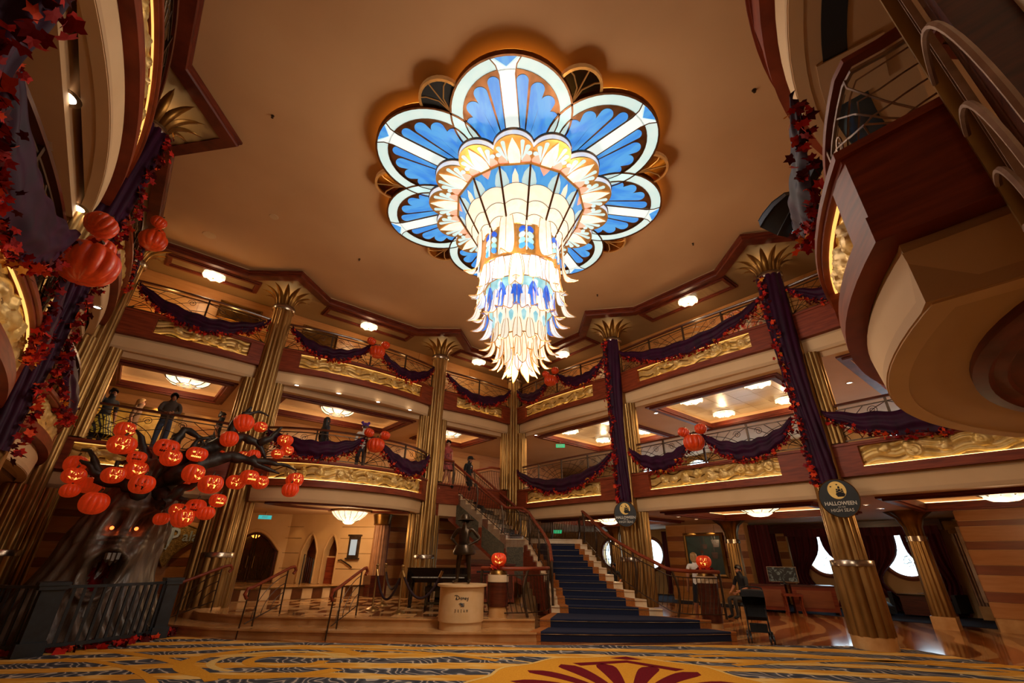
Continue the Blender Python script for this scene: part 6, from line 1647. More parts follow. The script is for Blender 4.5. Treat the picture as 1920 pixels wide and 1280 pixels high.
def facing(vx, vy): return math.atan2(vy, vx) + PI / 2      # rz that turns local -y towards (vx, vy)
CR = facing(-d1[0], -d1[1]); PRM = facing(d2[0], d2[1])
person('bald man in a dark shirt leaning over the left middle deck railing', (-8.36, 6.97, 3.6), CR, LEAN, '1c1a20', '23232a', 'tan', 'dark', 'bald', .5)
def cam_cap(o, h):
    cap_on('e6e2da')(o, h)
person('person in a white and black cap leaning on the railing at the upper left edge', (-5.02, 2.8, 3.6), CR, LEAN, '1b2230', '2a2a30', 'fair', 'dark', 'cap', .4, extra=cam_cap)
px_, py_, _ = W(6.2, 13.32)
person('person in dark clothes holding out a blue phone beside the near left column', (px_, py_, 3.6), CR, dict(wrl=(-.05, -.5, 1.28), ell=(-.16, -.25, 1.2), wrr=(.05, -.5, 1.28), elr=(.16, -.25, 1.2)), '17161c', '1d1d22', 'fair', 'brown', 'short', 1)
mb = MB(); mb.bx(-.08, .08, -.006, .006, -.042, .042); mb.bx(-.07, .07, -.008, -.006, -.036, .036)
tag(mb.build('phone', mat('phone_case', '4d8fb5', '3f7c9f', .3, scale=5), None, (px_ - d1[0] * .62, py_ - d1[1] * .62, 4.9), CR, smooth=0), 'blue phone held out over the left middle deck railing', 'phone')
M['cl_yb'] = mat('zigzag_skirt', 'd8c02c', '15130c', .8, scale=7)
cloth_y = M['cl_yb']
def yskirt(o, h):
    mb = MB(); mb.lathe([(.15, 1.0), (.27, .75), (.36, .5)], 28, mod=lambda a, z: 1 + .04 * sin(a * 9))
    t_ = NT('zigzag_cloth') if 'zz' not in M else None
    if t_:
        w = t_.n('ShaderNodeTexWave', wave_type='BANDS', bands_direction='X'); w.inputs['Scale'].default_value = 5; w.inputs['Distortion'].default_value = 5; w.inputs['Detail'].default_value = 0
        t_.l(t_.coord(), w.inputs[0]); t_.l(t_.ramp(w.outputs[0], [(.45, srgb('d6bf2e')), (.55, srgb('14120c'))]), t_.b.inputs['Base Color']); M['zz'] = t_.mat
    mb.build('skirt', M['zz'], o, smooth=60)
def at4(p, q, z=3.6): return W(p, q, z)
person('woman in a yellow and black zigzag skirt on the deck behind the tree', at4(-1.35, 12.55), PRM + .6, None, '1c1c22', '1a1a20', 'tan', 'dark', 'bun', .5, extra=yskirt)
person('person with folded arms leaning at the far left of the deck behind the tree', at4(-.55, 12.85), PRM, LEAN, '2a2630', '20242c', 'tan', 'dark', 'short', 1)
person('blond woman looking right on the deck behind the tree', at4(-1.9, 11.95), PRM + 1.3, None, '8b6a50', '26303c', 'fair', 'blond', 'bob', .5)
person('person in blue trousers leaning on the railing behind the tree', at4(-.62, 11.3), PRM, LEAN, '4b4038', '46536a', 'tan', 'dark', 'short', 1)
person('woman with dark hair in a bun and black dress behind the tree branches', at4(-1.9, 9.98), PRM + 1.4, None, '14131a', '14131a', 'tan', 'dark', 'bun', .3, extra=skirt('14131a', .5, 1.0, .34, .15))
person('woman with long dark hair walking along the bowed balcony', at4(-.25, 7.4), PRM + 1.7, None, '2b2d35', '17181d', 'tan', 'dark', 'long', 1)
def purple_hat(o, h):
    mb = MB(); mb.lathe([(.13, 0), (.11, .03), (.09, .1), (.0, .13)], 18, (h.x, h.y, h.z + .05)); 
    for s in (-1, 1): mb.ball((h.x + s * .1, h.y, h.z + .17), .05, 8)
    mb.build('hat', cloth('5a2c8c'), o)
person('person in a white shirt and purple hat seen from behind on the bowed balcony', at4(-.15, 6.2), PRM + PI - .2, None, 'd9d6d0', '3a3a44', 'fair', 'brown', 'short', .5, extra=purple_hat)
WALK = dict(knl=(-.1, -.16, .52), anl=(-.1, .12, .12), toel=(-.1, -.03, .04), knr=(.1, -.06, .49), anr=(.1, -.2, .08), toer=(.11, -.36, .05), head=(0, -.06, 1.57), nose=(0, -.15, 1.53), crown=(0, -.04, 1.67))
M['floral'] = mat('floral_dress', 'b0524a', '5a2a34', .8, scale=16)
def floral(o, h):
    mb = MB(); mb.lathe([(.17, 1.2), (.175, 1.05), (.155, .98), (.24, .75), (.27, .62)], 28, mod=lambda a, z: 1 + .04 * sin(a * 8)); mb.build('dress', M['floral'], o, smooth=60)
person('woman in a red floral dress at the top of the staircase', (-2.32, 16.35, 3.61), facing(.7, -.7), WALK, 'a34a44', 'b87a5c', 'fair', 'dark', 'bun', .2, extra=floral)
def logo(o, h):
    cap_on('17171b')(o, h)
    mb = MB(); mb.ball((-.03, -.135, 1.33), .03, 8, sc=(1, .3, 1)); mb.build('shirt_emblem', cloth('c9c4bc'), o); mb = MB(); mb.ball((-.03, -.135, 1.27), .03, 8, sc=(1.1, .3, .6)); mb.build('shirt_patch', cloth('c2402a'), o)
person('man in a black T-shirt and cap walking down the staircase', (-1.56, 16.95, 3.14), facing(.8, -.45), WALK, '141418', '18181c', 'tan', 'dark', 'cap', .5, legs=.55, extra=logo)
person('woman in white top and black shorts seen from behind by the right pumpkin stand', (4.7, 12.5, 0), facing(.1, 1), WALK, 'e6ddd0', '17171d', 'tan', 'blond', 'bob', .0, legs=.4, scale=.95)
SIT = dict(pelvis=(0, .1, .5), belly=(0, .12, .68), chest=(0, .1, .9), neck=(0, .07, 1.08), head=(0, .05, 1.19), crown=(0, .06, 1.29), nose=(0, -.05, 1.17), shl=(-.18, .1, 1.02), shr=(.18, .1, 1.02), ell=(-.25, .02, .76), elr=(.25, .02, .76), wrl=(-.14, -.2, .66), wrr=(.14, -.2, .66), hipl=(-.09, .06, .48), hipr=(.09, .06, .48), knl=(-.11, -.35, .5), knr=(.11, -.35, .5), anl=(-.11, -.32, .08), anr=(.11, -.32, .08), toel=(-.12, -.48, .04), toer=(.12, -.48, .04))
person('seated person in dark clothes near the right pumpkin stand', (6.55, 14.3, 0), facing(-.9, -.3), SIT, '16161a', '35302c', 'tan', 'dark', 'short', .4)
person('dark silhouetted person seated before the barred porthole', (3.75, 17.9, 0), facing(-.2, -1), SIT, '101216', '121418', 'tan', 'dark', 'short', .8)
for nm, (x, y), rz, lb in (('stool', (6.55, 14.38), 0, 'low dark stool under the seated person near the right pumpkin stand'), ('stool', (3.75, 17.98), 0, 'low dark stool before the barred porthole')):
    t = thing(nm, lb, 'stool', (x, y, 0), rz)
    mb = MB(); mb.lathe([(0, .3), (.2, .3), (.22, .34), (.2, .4), (0, .4)], 20); mb.build('seat', M['iron'], t)
    for k in range(4): mb = MB(); mb.tube([(.14 * cos(k * PI / 2), .14 * sin(k * PI / 2), .31), (.2 * cos(k * PI / 2), .2 * sin(k * PI / 2), 0)], .018, 6); mb.build('leg', M['iron'], t)

# ================================================================== statue and pedestal
PX, PY = -.98, 10.62
pd = thing('pedestal', 'drum shaped cream pedestal with dark lettering at the platform edge', 'pedestal', (PX, PY, 0), facing(-PX, -PY))
mb = MB(); mb.lathe([(0, 0), (.43, 0), (.43, .3), (.46, .3), (.46, .9), (.52, .92), (.52, .955), (0, .955)], 48); mb.build('drum', mat('pedestal_stone', 'd9b687', 'cfa976', .45, scale=4), pd, smooth=30)
M['ink'] = mat('dark_inlay', '1c1613', '120e0c', .5)
def wrap(o, r):
    """bend flat lettering round the drum"""
    for v in o.data.vertices:
        x = v.co.x; z = v.co.y; dep = v.co.z; a = x / r; rr_ = r + dep
        v.co = (rr_ * sin(a), -rr_ * cos(a), z)
    o.rotation_euler = (0, 0, 0)
def stroke(pts, w, z=0): 
    mb = MB(); mb.tube([(x, y, z) for x, y in pts], w, 6, flat=1); return mb
def script_word(size, x0, y0):
    """flowing hand-lettered word built from strokes"""
    mb = MB(); s = size
    def st(*p, w=.085): mb.tube([(x0 + a * s, y0 + b * s, 0) for a, b in p], w * s, 6)
    st((-.25, .85), (.1, 1.0), (.55, .95), (.9, .72), (1.0, .4), (.8, .12), (.4, .0), (.12, .1), (.1, .28), (.4, .3)); st((.3, .88), (.26, .4), (.3, .05))
    st((1.2, .5), (1.18, .1)); st((1.22, .72), (1.26, .74), w=.07)
    st((1.75, .5), (1.5, .48), (1.48, .32), (1.72, .22), (1.68, .04), (1.42, .06))
    st((1.95, .5), (1.95, .08)); st((1.95, .35), (2.15, .5), (2.3, .4), (2.3, .08))
    st((2.52, .26), (2.85, .3), (2.78, .48), (2.58, .46), (2.52, .22), (2.65, .06), (2.88, .1))
    st((3.05, .5), (3.12, .2), (3.38, .2)); st((3.45, .55), (3.4, .0), (3.2, -.32), (3.0, -.2))
    return mb
o = script_word(.075, -.125, .70).build('script_lettering', M['ink'], pd); wrap(o, .463)
mb = MB()
for k, (dx, dy) in enumerate(((0, 0), (.018, -.022), (.034, -.046))):
    mb.tube([(-.055 + dx, .625 + dy, 0), (-.02 + dx, .638 + dy, 0), (.02 + dx * .6, .628 + dy, 0), (.06, .64 + dy * .8, 0)], [.004, .010, .009, .003], 6)
o = mb.build('wave_emblem', M['ink'], pd); wrap(o, .463)
for i, c in enumerate('DREAM'):
    o = text(c, .075, (0, 0, 0), M['ink'], pd, 'letter', ext=.003, sx=1)
    for v in o.data.vertices: v.co.x = v.co.x * .6 + (i - 2) * .058; v.co.y += .505
    wrap(o, .462)
M['statue'] = mat('dark_bronze', '4a3a2a', '2e241a', .32, .75, scale=5)
SKIN['bronze'] = M['statue']; M['cl_bronze'] = M['statue']
HAIR['bronze'] = M['statue']
HIPS = dict(wrl=(-.15, -.08, .98), ell=(-.36, .06, 1.14), wrr=(.15, -.08, .98), elr=(.36, .06, 1.14), anl=(-.15, .02, .08), anr=(.15, .02, .08), knl=(-.13, -.01, .49), knr=(.13, -.01, .49), toel=(-.2, -.16, .04), toer=(.2, -.16, .04), belly=(0, -.05, 1.08))
def brim_hat(o, h):
    mb = MB(); mb.lathe([(.2, -.01), (.21, .0), (.13, .03), (.12, .1), (.09, .15), (0, .16)], 24, (h.x, h.y, h.z + .06)); mb.build('hat', M['statue'], o)
    mb = MB(); mb.lathe([(.2, .98), (.27, .8), (.26, .74), (.2, .72)], 24); mb.build('coat', M['statue'], o)
so = person('dark bronze statue of a figure in a hat, hands on hips, on the pedestal', (PX, PY, .955), facing(-.3, -1), HIPS, 'bronze', 'bronze', 'bronze', 'bronze', 'short', 1, shoes='bronze', scale=.76, extra=brim_hat)
so.scale = (.92, .88, .76); so.name = 'statue'; so['category'] = 'statue'
# pumpkin stands beside the stair foot
def stand(label, x, y, zb, zt, plabel, face):
    t = thing('pumpkin_stand', label, 'stand', (x, y, zb), 0, 'pumpkin stands'); h = zt - zb
    mb = MB(); mb.lathe([(0, 0), (.2, 0), (.2, .2), (0, .2)], 28); mb.build('base', M['marble_tan'], t, smooth=30)
    mb = MB(); mb.lathe([(.22, .2), (.22, h - .14)], 28); mb.build('drum', M['wood_dark'], t)
    mb = MB(); mb.lathe([(.215, h - .14), (.235, h - .14), (.235, h), (0, h)], 28); mb.build('collar', M['stone'], t, smooth=30)
    mb = MB(); mb.lathe([(.2, h), (.19, h + .06), (.12, h + .12), (0, h + .14)], 24); mb.build('dome', M['gold_dark'], t)
    mb = MB(); r_ = random.Random(3)
    for k in range(12):
        a = 2 * PI * k / 12; leaf(mb, (.13 * cos(a), .13 * sin(a), h + .14), .09, r_)
    mb.build('leaf_collar', M['leaf'], t, smooth=0)
    pumpkin('jack_o_lantern', plabel, 'pumpkin', (x, y, zt + .31), .17, math.atan2(-y, -x) + PI / 2, 'pumpkin2', face=face, group='pumpkins on the stands')
stand('round wooden stand with a carved pumpkin, left of the stair foot', -.24, 11.12, .31, 1.12, 'grinning carved pumpkin on the left stand beside the statue', 0)
stand('round wooden stand with a carved pumpkin, right of the stair foot', 4.62, 11.72, 0, 1.12, 'grinning carved pumpkin on the right stand beside the woman in white', 1)
# rope posts
pst = None; posts = [(-3.22, 12.15, 'brass rope post nearest the lobby, left of three'), (-2.46, 11.5, 'brass rope post nearest the piano, front of three'), (-3.3, 13.3, 'brass rope post at the back of three')]
for x, y, lb in posts:
    if pst is None:
        pst = thing('rope_post', lb, 'post', (x, y, .316), 0, 'brass rope posts')
        mb = MB(); mb.lathe([(0, 0), (.155, 0), (.15, .02), (.09, .05), (.03, .075), (.022, .1), (.02, .86), (.03, .87), (.03, .9), (.018, .91)], 24); mb.build('pole', M['gold'], pst)
        mb = MB(); mb.ball((0, 0, .94), .038, 12); mb.build('ball', M['gold'], pst)
    else: dup(pst, (x, y, .316), 0, lb)
M['velvet'] = mat('plum_velvet', '2e0d16', '1c070d', .8, scale=20)
def rope(a, b_, sag, lb):
    pts = []
    for i in range(17): u = i / 16; pts.append((a[0] + (b_[0] - a[0]) * u, a[1] + (b_[1] - a[1]) * u, 1.16 - sag * 4 * u * (1 - u)))
    t = thing('rope', lb, 'rope', (0, 0, 0), 0, 'velvet ropes'); mb = MB(); mb.tube(pts, .027, 8); mb.build('velvet', M['velvet'], t)
    for e in (pts[0:2], pts[-2:]): mb = MB(); mb.tube(e, .032, 8); mb.build('hook', M['gold'], t)
rope(posts[0][:2], posts[1][:2], .6, 'dark velvet rope sagging between the left and front brass posts')
rope(posts[1][:2], posts[2][:2], .42, 'dark velvet rope between the front and back brass posts')
rope(posts[1][:2], (-1.55, 11.6), .55, 'dark velvet rope running right from the front brass post')
# piano, bench, podium
M['piano'] = mat('piano_black', '08080a', '050506', .06, scale=3, coat=.6)
pn = thing('piano', 'black grand piano behind the velvet rope', 'piano', (-2.0, 13.05, .316), .12)
out = [(-.62, -.35), (.95, -.35), (.95, .1), (.7, .55), (.4, .75), (.3, 1.1), (0, 1.3), (-.4, 1.25), (-.62, .9)]
mb = MB(); mb.prism(out, .56, .86); mb.build('case', M['piano'], pn, smooth=30)
mb = MB(); mb.prism([(x * 1.02, y * 1.02) for x, y in out], .865, .885); mb.build('lid', M['piano'], pn, smooth=30)
mb = MB(); mb.bx(-.58, .9, -.5, -.35, .56, .66); mb.build('key_slip', M['piano'], pn, smooth=0)
mb = MB(); mb.bx(-.5, .82, -.48, -.37, .66, .68); mb.build('keyboard', mat('ivory_keys', 'd8d0bc', '2a2a2a', .3, scale=18, stretch=(3, .1, .1)), pn, smooth=0)
for x, y in ((-.5, -.28), (.82, -.28), (-.1, 1.1)):
    mb = MB(); mb.lathe([(.05, 0), (.04, .06), (.05, .12), (.065, .4), (.075, .56)], 10, (x, y, 0)); mb.build('leg', M['piano'], pn)
mb = MB(); mb.bx(.1, .3, -.2, -.1, .05, .56); mb.bx(.08, .32, -.28, -.02, .08, .11); mb.build('pedal_lyre', M['piano'], pn, smooth=0)
bn = thing('piano_bench', 'black piano bench in front of the grand piano', 'bench', (-1.62, 12.25, .316), .1)
mb = MB(); mb.bx(-.4, .4, -.17, .17, .4, .5); mb.build('seat', M['piano'], bn, smooth=0)
for x in (-.36, .36):
    for y in (-.14, .14): mb = MB(); mb.bx(x - .025, x + .025, y - .025, y + .025, 0, .4); mb.build('leg', M['piano'], bn, smooth=0)
mb = MB(); mb.bx(-.35, .35, -.02, .02, .12, .17); mb.build('stretcher', M['piano'], bn, smooth=0)
cd = thing('service_desk', 'tall reddish wooden service desk under the staircase behind the statue', 'desk', (-.62, 14.2, .31), .05)
mb = MB(); mb.bx(-.62, .75, -.28, .28, .05, .93); mb.build('body', M['wood'], cd, smooth=0)
mb = MB(); mb.bx(-.66, .79, -.32, .32, .93, .98); mb.build('top', M['wood_dark'], cd, smooth=0)
for x0, x1 in ((-.58, -.02), (.02, .7)):
    mb = MB(); mb.bx(x0, x1, -.295, -.28, .12, .72); mb.build('door', M['wood_dark'], cd, smooth=0)
mb = MB(); mb.bx(-.3, .5, -.31, -.28, .76, .8); mb.build('slot', M['black'], cd, smooth=0)
# stroller
sr = thing('stroller', 'empty black folding baby stroller parked on the marble right of the stair foot', 'stroller', (5.1, 10.62, 0), R(-25))
def tb(nm, pts, r_, m_='iron', n=6): mb = MB(); mb.tube(pts, r_, n); return mb.build(nm, M[m_] if isinstance(m_, str) else m_, sr)
M['mesh_black'] = mat('stroller_cloth', '0c0c0e', '08080a', .9, scale=30)
for s in (-1, 1):
    tb('frame', [(s * .19, -.30, .1), (s * .19, 0, .42), (s * .2, .1, .62), (s * .2, .3, .93)], .014); tb('frame', [(s * .19, .26, .1), (s * .19, .02, .42)], .014); tb('frame', [(s * .19, -.26, .16), (s * .19, .24, .16)], .010)
tb('handlebar', [(-.2, .3, .93), (-.1, .33, .95), (.1, .33, .95), (.2, .3, .93)], .016)
mb = MB(); mb.grid(lambda u, v: ((-.18 + .36 * u), .02 + .25 * v + .04 * sin(PI * u), .40 + .38 * v), 8, 6); mb.build('back_panel', M['mesh_black'], sr)
mb = MB(); mb.grid(lambda u, v: ((-.18 + .36 * u), .02 - .3 * v, .40 - .05 * sin(PI * v) + .05 * v), 8, 6); mb.build('seat', M['mesh_black'], sr)
mb = MB(); hp = lambda a, r_: (.12 + r_ * cos(a), .60 + r_ * sin(a))
mb.grid(lambda u, v: ((-.215 + .43 * u),) + hp(R(-8 + 150 * v), .30 + .015 * abs(sin(v * PI * 3)) + .012 * sin(PI * u)), 8, 20)
for s_ in (-1, 1):
    pts = [(s_ * .215,) + hp(R(-8 + 150 * i / 12), .30) for i in range(13)]; mb.add([(s_ * .215, .12, .60)] + pts, [(0, i, i + 1) for i in range(1, 13)])
mb.build('canopy', M['mesh_black'], sr)
mb = MB(); mb.bx(-.16, .16, -.16, .16, .17, .3); mb.build('basket', M['mesh_black'], sr, smooth=0)
for x in (-.2, .2):
    for y in (-.3, .26):
        for o_ in (-.03, .03):
            m2 = MB(); m2.lathe([(.05, -.012), (.075, -.014), (.08, 0), (.075, .014), (.05, .012)], 18); mb = MB(); mb.add([(x + o_ + vz, y + vx, .08 + vy) for vx, vy, vz in m2.v], m2.f); w_ = mb.build('wheel', M['iron'], sr)
            m2 = MB(); m2.lathe([(0, -.008), (.03, -.008), (.03, .008), (0, .008)], 10); mb = MB(); mb.add([(x + o_ + vz, y + vx, .08 + vy) for vx, vy, vz in m2.v], m2.f); mb.build('hub', M['steel'], w_)
# softbox studio light clamped to the near railing
M['nylon'] = mat('softbox_nylon', '0d0d10', '08080a', .5, scale=12, bump=.1)
head_ = Vector((3.0, 3.28, 4.98)); ax = Vector((-.10, .92, -.50)).normalized()
sb = thing('softbox', 'black octagonal studio softbox clamped to the near balcony railing', 'studio light', tuple(head_)); sb.rotation_mode = 'QUATERNION'; sb.rotation_quaternion = ax.to_track_quat('-Z', 'Y')
mb = MB(); mb.lathe([(.06, -.16), (.16, -.21), (.235, -.33), (.275, -.47), (.285, -.56)], 8); mb.build('shell', M['nylon'], sb, smooth=20)
fr = MB()
for k in range(8):
    a = 2 * PI * k / 8; fr.tube([(r_ * 1.005 * cos(a), r_ * 1.005 * sin(a), z) for r_, z in ((.06, -.16), (.16, -.21), (.235, -.33), (.275, -.47), (.285, -.56))], .006, 4)
fr.build('seam', M['iron'], sb)
mb = MB(); mb.lathe([(0, -.5), (.277, -.5)], 8); mb.build('diffuser', glow('softbox_diffuser', (1, .86, .7, 1), 2.5), sb, smooth=0)
mb = MB(); mb.bx(-.045, .045, -.055, .055, -.12, .16); mb.build('flash_head', M['nylon'], sb, smooth=0)
mb = MB(); mb.lathe([(.05, -.16), (.065, -.16), (.065, -.11), (.05, -.11)], 24); mb.build('mount_ring', M['steel'], sb)
mb = MB(); mb.tube([(.05, 0, .0), (.12, .05, .02), (.16, .18, .06)], .014, 6); mb.tube([(.16, .18, .06), (.2, .26, .02)], .02, 6); mb.build('clamp_arm', M['iron'], sb)
q_ = sb.rotation_quaternion; dl = q_.inverted() @ (Vector((0, 0, 1.5)) - Vector(head_)); ph_ = math.atan2(dl.y, dl.x) + .25
N_ = Vector((cos(ph_), sin(ph_), .45)).normalized(); X_ = (Vector((0, 0, -1)) - N_ * Vector((0, 0, -1)).dot(N_)).normalized(); Y_ = N_.cross(X_)
for tx, sz, off in (('godox', .085, 0), ('AD-S65S', .04, .19)):
    o = text(tx, sz, (0, 0, 0), M['letter'] if sz > .05 else M['g_teal'], sb, 'lettering', ext=.001)
    mt = Matrix((X_, Y_, N_)).transposed().to_4x4(); mt.translation = Vector((.228 * cos(ph_), .228 * sin(ph_), -.30)) + X_ * off + N_ * .012
    o.matrix_local = mt

al = bpy.data.lights.new('softbox_light', 'AREA'); al.shape = 'DISK'; al.size = .5; al.energy = 70; al.color = (1, .82, .62)
alo = bpy.data.objects.new('softbox_light', al); COL.objects.link(alo); alo.location = head_ + ax * .52; alo.rotation_euler = ax.to_track_quat('-Z', 'Y').to_euler()

# ================================================================== lobby door, signs, pictures
dr = tag(ob('door_1', None, None, **DW), kind='structure')
def archpts(x0, x1, sp, rise, n=20): return [(x0 + (x1 - x0) * i / n, sp + rise * sin(PI * i / n)) for i in range(n + 1)]
mb = MB(); mb.tube([(.4, .02, .64)] + [(x, .02, z) for x, z in archpts(.4, 2.02, 1.55, .62)] + [(2.02, .02, .64)], .06, 6); mb.build('architrave', M['wallcream'], dr)
mb = MB(); mb.tube([(.5, .12, .64)] + [(x, .12, z) for x, z in archpts(.5, 1.92, 1.55, .54)] + [(1.92, .12, .64)], .055, 6); mb.build('door_frame', M['wood_dark'], dr)
for s, x0, x1 in ((0, .55, 1.17), (1, 1.25, 1.87)):
    mb = MB(); mb.tube([(x0, .14, .66), (x0, .14, 1.6), ((x0 + x1) / 2, .14, 1.95 + .0), (x1, .14, 1.98 if s == 0 else 1.6)][::1] if False else [(x0, .14, .66), (x0, .14, 1.62 if s == 0 else 2.04), (x1, .14, 2.04 if s == 0 else 1.62), (x1, .14, .66), (x0, .14, .66)], .03, 5)
    lf_ = mb.build('door_leaf', M['bronze'], dr)
    mb = MB()
    for k in range(5): mb.tube([(x0 + (x1 - x0) * (.5 + (k - 2) * .04), .14, .7), (x0 + (x1 - x0) * (.5 + (k - 2) * .17), .14, 1.1 + .2 * (2 - abs(k - 2))), (x0 + (x1 - x0) * (.5 + (k - 2) * .2), .14, 1.5 + .12 * (2 - abs(k - 2)))], .008, 4)
    for k in range(6):
        c = (x0 + (x1 - x0) * (.2 + .12 * k), .8 + (k % 3) * .13); mb.tube([(c[0] + .06 * cos(i * .6) * (1 - i / 14), .14, c[1] + .06 * sin(i * .6) * (1 - i / 14)) for i in range(12)], .006, 4)
    mb.build('grille', M['gold_dark'], lf_)
    mb = MB(); mb.tube([(x1 - .05 if s == 0 else x0 + .05, .08, 1.05), (x1 - .05 if s == 0 else x0 + .05, .08, 1.4)], .015, 6); mb.build('handle', M['gold'], lf_)
t = NT('door_glass'); t.b.inputs['Base Color'].default_value = srgb('8a6a40'); t.b.inputs['Roughness'].default_value = .08; t.b.inputs['Transmission Weight'].default_value = .9; t.b.inputs['IOR'].default_value = 1.05
mb = MB(); mb.bx(.52, 1.9, .155, .162, .64, 2.1); mb.build('glass', t.mat, dr, smooth=0)
lamp('restaurant_light', W(-5.0, 7.6, 2.1), 14, (1, .55, .2), .15)
# arched niche surrounds, small service doors
for x0, x1, sp, ri in ((.62, 1.12, 1.55, .5), (1.42, 1.84, 1.6, .42)):
    mb = MB(); n = 16
    mb.tube([(x0 - .03, -.01, .64)] + [(x0 - .03 + (x1 - x0 + .06) * i / n, -.01, sp + (ri + .05) * (1 - abs(2 * i / n - 1) ** 1.7)) for i in range(n + 1)] + [(x1 + .03, -.01, .64)], .028, 6)
    mb.build('arch_moulding', M['wallcream'], wd2)
nd = tag(ob('door_2', None, None, **AW), kind='structure'); mb = MB(); mb.bx(1.44, 1.82, .2, .24, .62, 1.38); mb.build('door_leaf', M['wood'], nd, smooth=0); mb = MB(); mb.bx(1.42, 1.84, .18, .26, 1.38, 1.42); mb.build('ledge', M['wallcream'], nd, smooth=0)
mn = thing('menu_case', 'bronze framed menu case with pale panel on the cream lobby wall', 'menu board', AW['loc'][:2] + (1.72,), AW['rz'])
mb = MB(); mb.bx(2.26, 2.62, -.09, 0, -.34, .3); mb.bx(2.22, 2.66, -.12, 0, .3, .35); mb.bx(2.22, 2.66, -.12, 0, -.38, -.34); mb.build('case', M['bronze'], mn, smooth=0)
mb = MB(); mb.bx(2.33, 2.55, -.1, -.09, -.26, .2); mb.build('panel', glow('menu_panel', (.45, .56, .62, 1), .55), mn, smooth=0)
hr = thing('wall_rail', 'short curled handrail on the cream lobby wall', 'handrail', AW['loc'][:2] + (0,), AW['rz']); mb = MB(); mb.tube([(1.98, -.08, 1.3), (2.08, -.08, 1.32), (2.4, -.08, 1.16), (2.48, -.08, 1.1)], .022, 6); mb.build('rail', M['bronze'], hr); mb = MB(); mb.tube([(2.1, 0, 1.28), (2.1, -.08, 1.3)], .012, 5); mb.tube([(2.36, 0, 1.16), (2.36, -.08, 1.18)], .012, 5); mb.build('bracket', M['bronze'], hr)
gt = thing('iron_gate', 'small black iron gate standing open by the pointed arch', 'gate', AW['loc'][:2] + (.62,), AW['rz']); mb = MB(); mb.tube([(.95, -.35, 0), (.95, -.35, .85), (1.12, -.05, .7), (1.12, -.05, 0)], .018, 5); mb.build('frame', M['iron'], gt)
mb = MB()
for k in range(5): u = (k + .5) / 5; mb.tube([(.95 + .17 * u, -.35 + .3 * u, .03), (.95 + .17 * u + .02, -.35 + .3 * u, .4), (.95 + .17 * u, -.35 + .3 * u, .75)], .007, 4)
mb.build('scrollwork', M['iron'], gt)
# fluted pilasters on marble feet
for (p, q, lb) in ((-1.15, 4.72, 'brown fluted pilaster between the arched wall and the striped wall'), (-1.05, 9.0, 'brown fluted pilaster beside the lobby sign wall')):
    t = thing('wall_pilaster', lb, 'pilaster', W(p, q), A1)
    mb = MB(); mb.lathe([(.24, .9), (.22, 2.35)], 64, mod=flute(14)); mb.build('shaft', mat('brown_flutes', 'a8744a', '8a5c38', .5, scale=4) if 'brown_flutes' not in bpy.data.materials else bpy.data.materials['brown_flutes'], t, smooth=50)
    mb = MB(); mb.lathe([(.22, 2.35), (.26, 2.38), (.25, 2.42), (.3, 2.68)], 32, mod=lambda a, z: 1 + .05 * abs(sin(a * 8))); mb.build('capital', M['gold_dark'], t)
    mb = MB(); mb.bx(-.28, .28, -.28, .28, .31, .9); mb.build('plinth', M['wood_dark'], t, smooth=0)
# restaurant sign
sg = thing('restaurant_sign', 'ornate gold cartouche sign with silver blue lettering beside the pumpkin tree', 'sign', W(-1.2, 10.35, 1.83), A1 + PI)
mb = MB(); sh = [(-.9, .05), (-.75, .22), (-.45, .2), (-.25, .3), (-.12, .45), (0, .52), (.12, .45), (.25, .3), (.5, .22), (.85, .2), (.95, .05), (.8, -.12), (.45, -.12), (.3, -.25), (.15, -.42), (.05, -.62), (0, -.68), (-.05, -.62), (-.15, -.42), (-.3, -.25), (-.5, -.12), (-.8, -.12)]
n_ = len(sh); mb.add([(x, -.05, z) for x, z in sh] + [(x, 0, z) for x, z in sh], [tuple(range(n_)), tuple(range(n_, 2 * n_))[::-1]] + [(i, (i + 1) % n_, n_ + (i + 1) % n_, n_ + i) for i in range(n_)]); mb.build('cartouche', mat('cartouche', '9c7a3c', '6c5022', .4, .6, scale=16, bump=.8), sg, smooth=0)
mb = MB(); mb.tube([(x, -.055, z) for x, z in sh], .018, 5, closed=True); mb.build('rim', M['gold'], sg)
M['silver_blue'] = mat('silver_blue_letters', 'b9c4c4', '93a7ad', .3, .4, scale=4)
text('Royal', .30, (-.5, -.06, .06), M['silver_blue'], sg, 'lettering', ext=.012, sx=.9, bold=.004)
text('P', .62, (.04, -.07, -.02), M['silver_blue'], sg, 'lettering', ext=.012, sx=.8, bold=.004)
text('alace', .34, (.55, -.06, .02), M['silver_blue'], sg, 'lettering', ext=.012, sx=.95, bold=.004)
mb = MB(); mb.tube([(-.35, -.07, .3), (-.15, -.07, .34), (.0, -.07, .26), (.02, -.07, 0), (-.05, -.07, -.28), (-.2, -.07, -.22)], .022, 6); mb.build('flourish', M['silver_blue'], sg)
def exit_sign(label, loc, rz, col, w=.34, h=.13):
    t = thing('exit_sign', label, 'sign', loc, rz, 'exit signs'); mb = MB(); mb.bx(-w / 2, w / 2, -.02, .02, -h / 2, h / 2); mb.build('case', col, t, smooth=0)
    text('EXIT', h * .72, (0, -.024, 0), M['letter'], t); mb = MB(); mb.tube([(0, 0, h / 2), (0, 0, h / 2 + .12)], .01, 5); mb.build('hanger', M['steel'], t)
exg = glow('exit_green', (.02, .42, .16, 1), .9); ext_ = glow('exit_teal', (.05, .50, .48, 1), .9)
exit_sign('lit teal exit sign in the restaurant lobby ceiling', (-7.05, 13.7, 2.42), facing(7, -13.7), ext_, .34, .1)
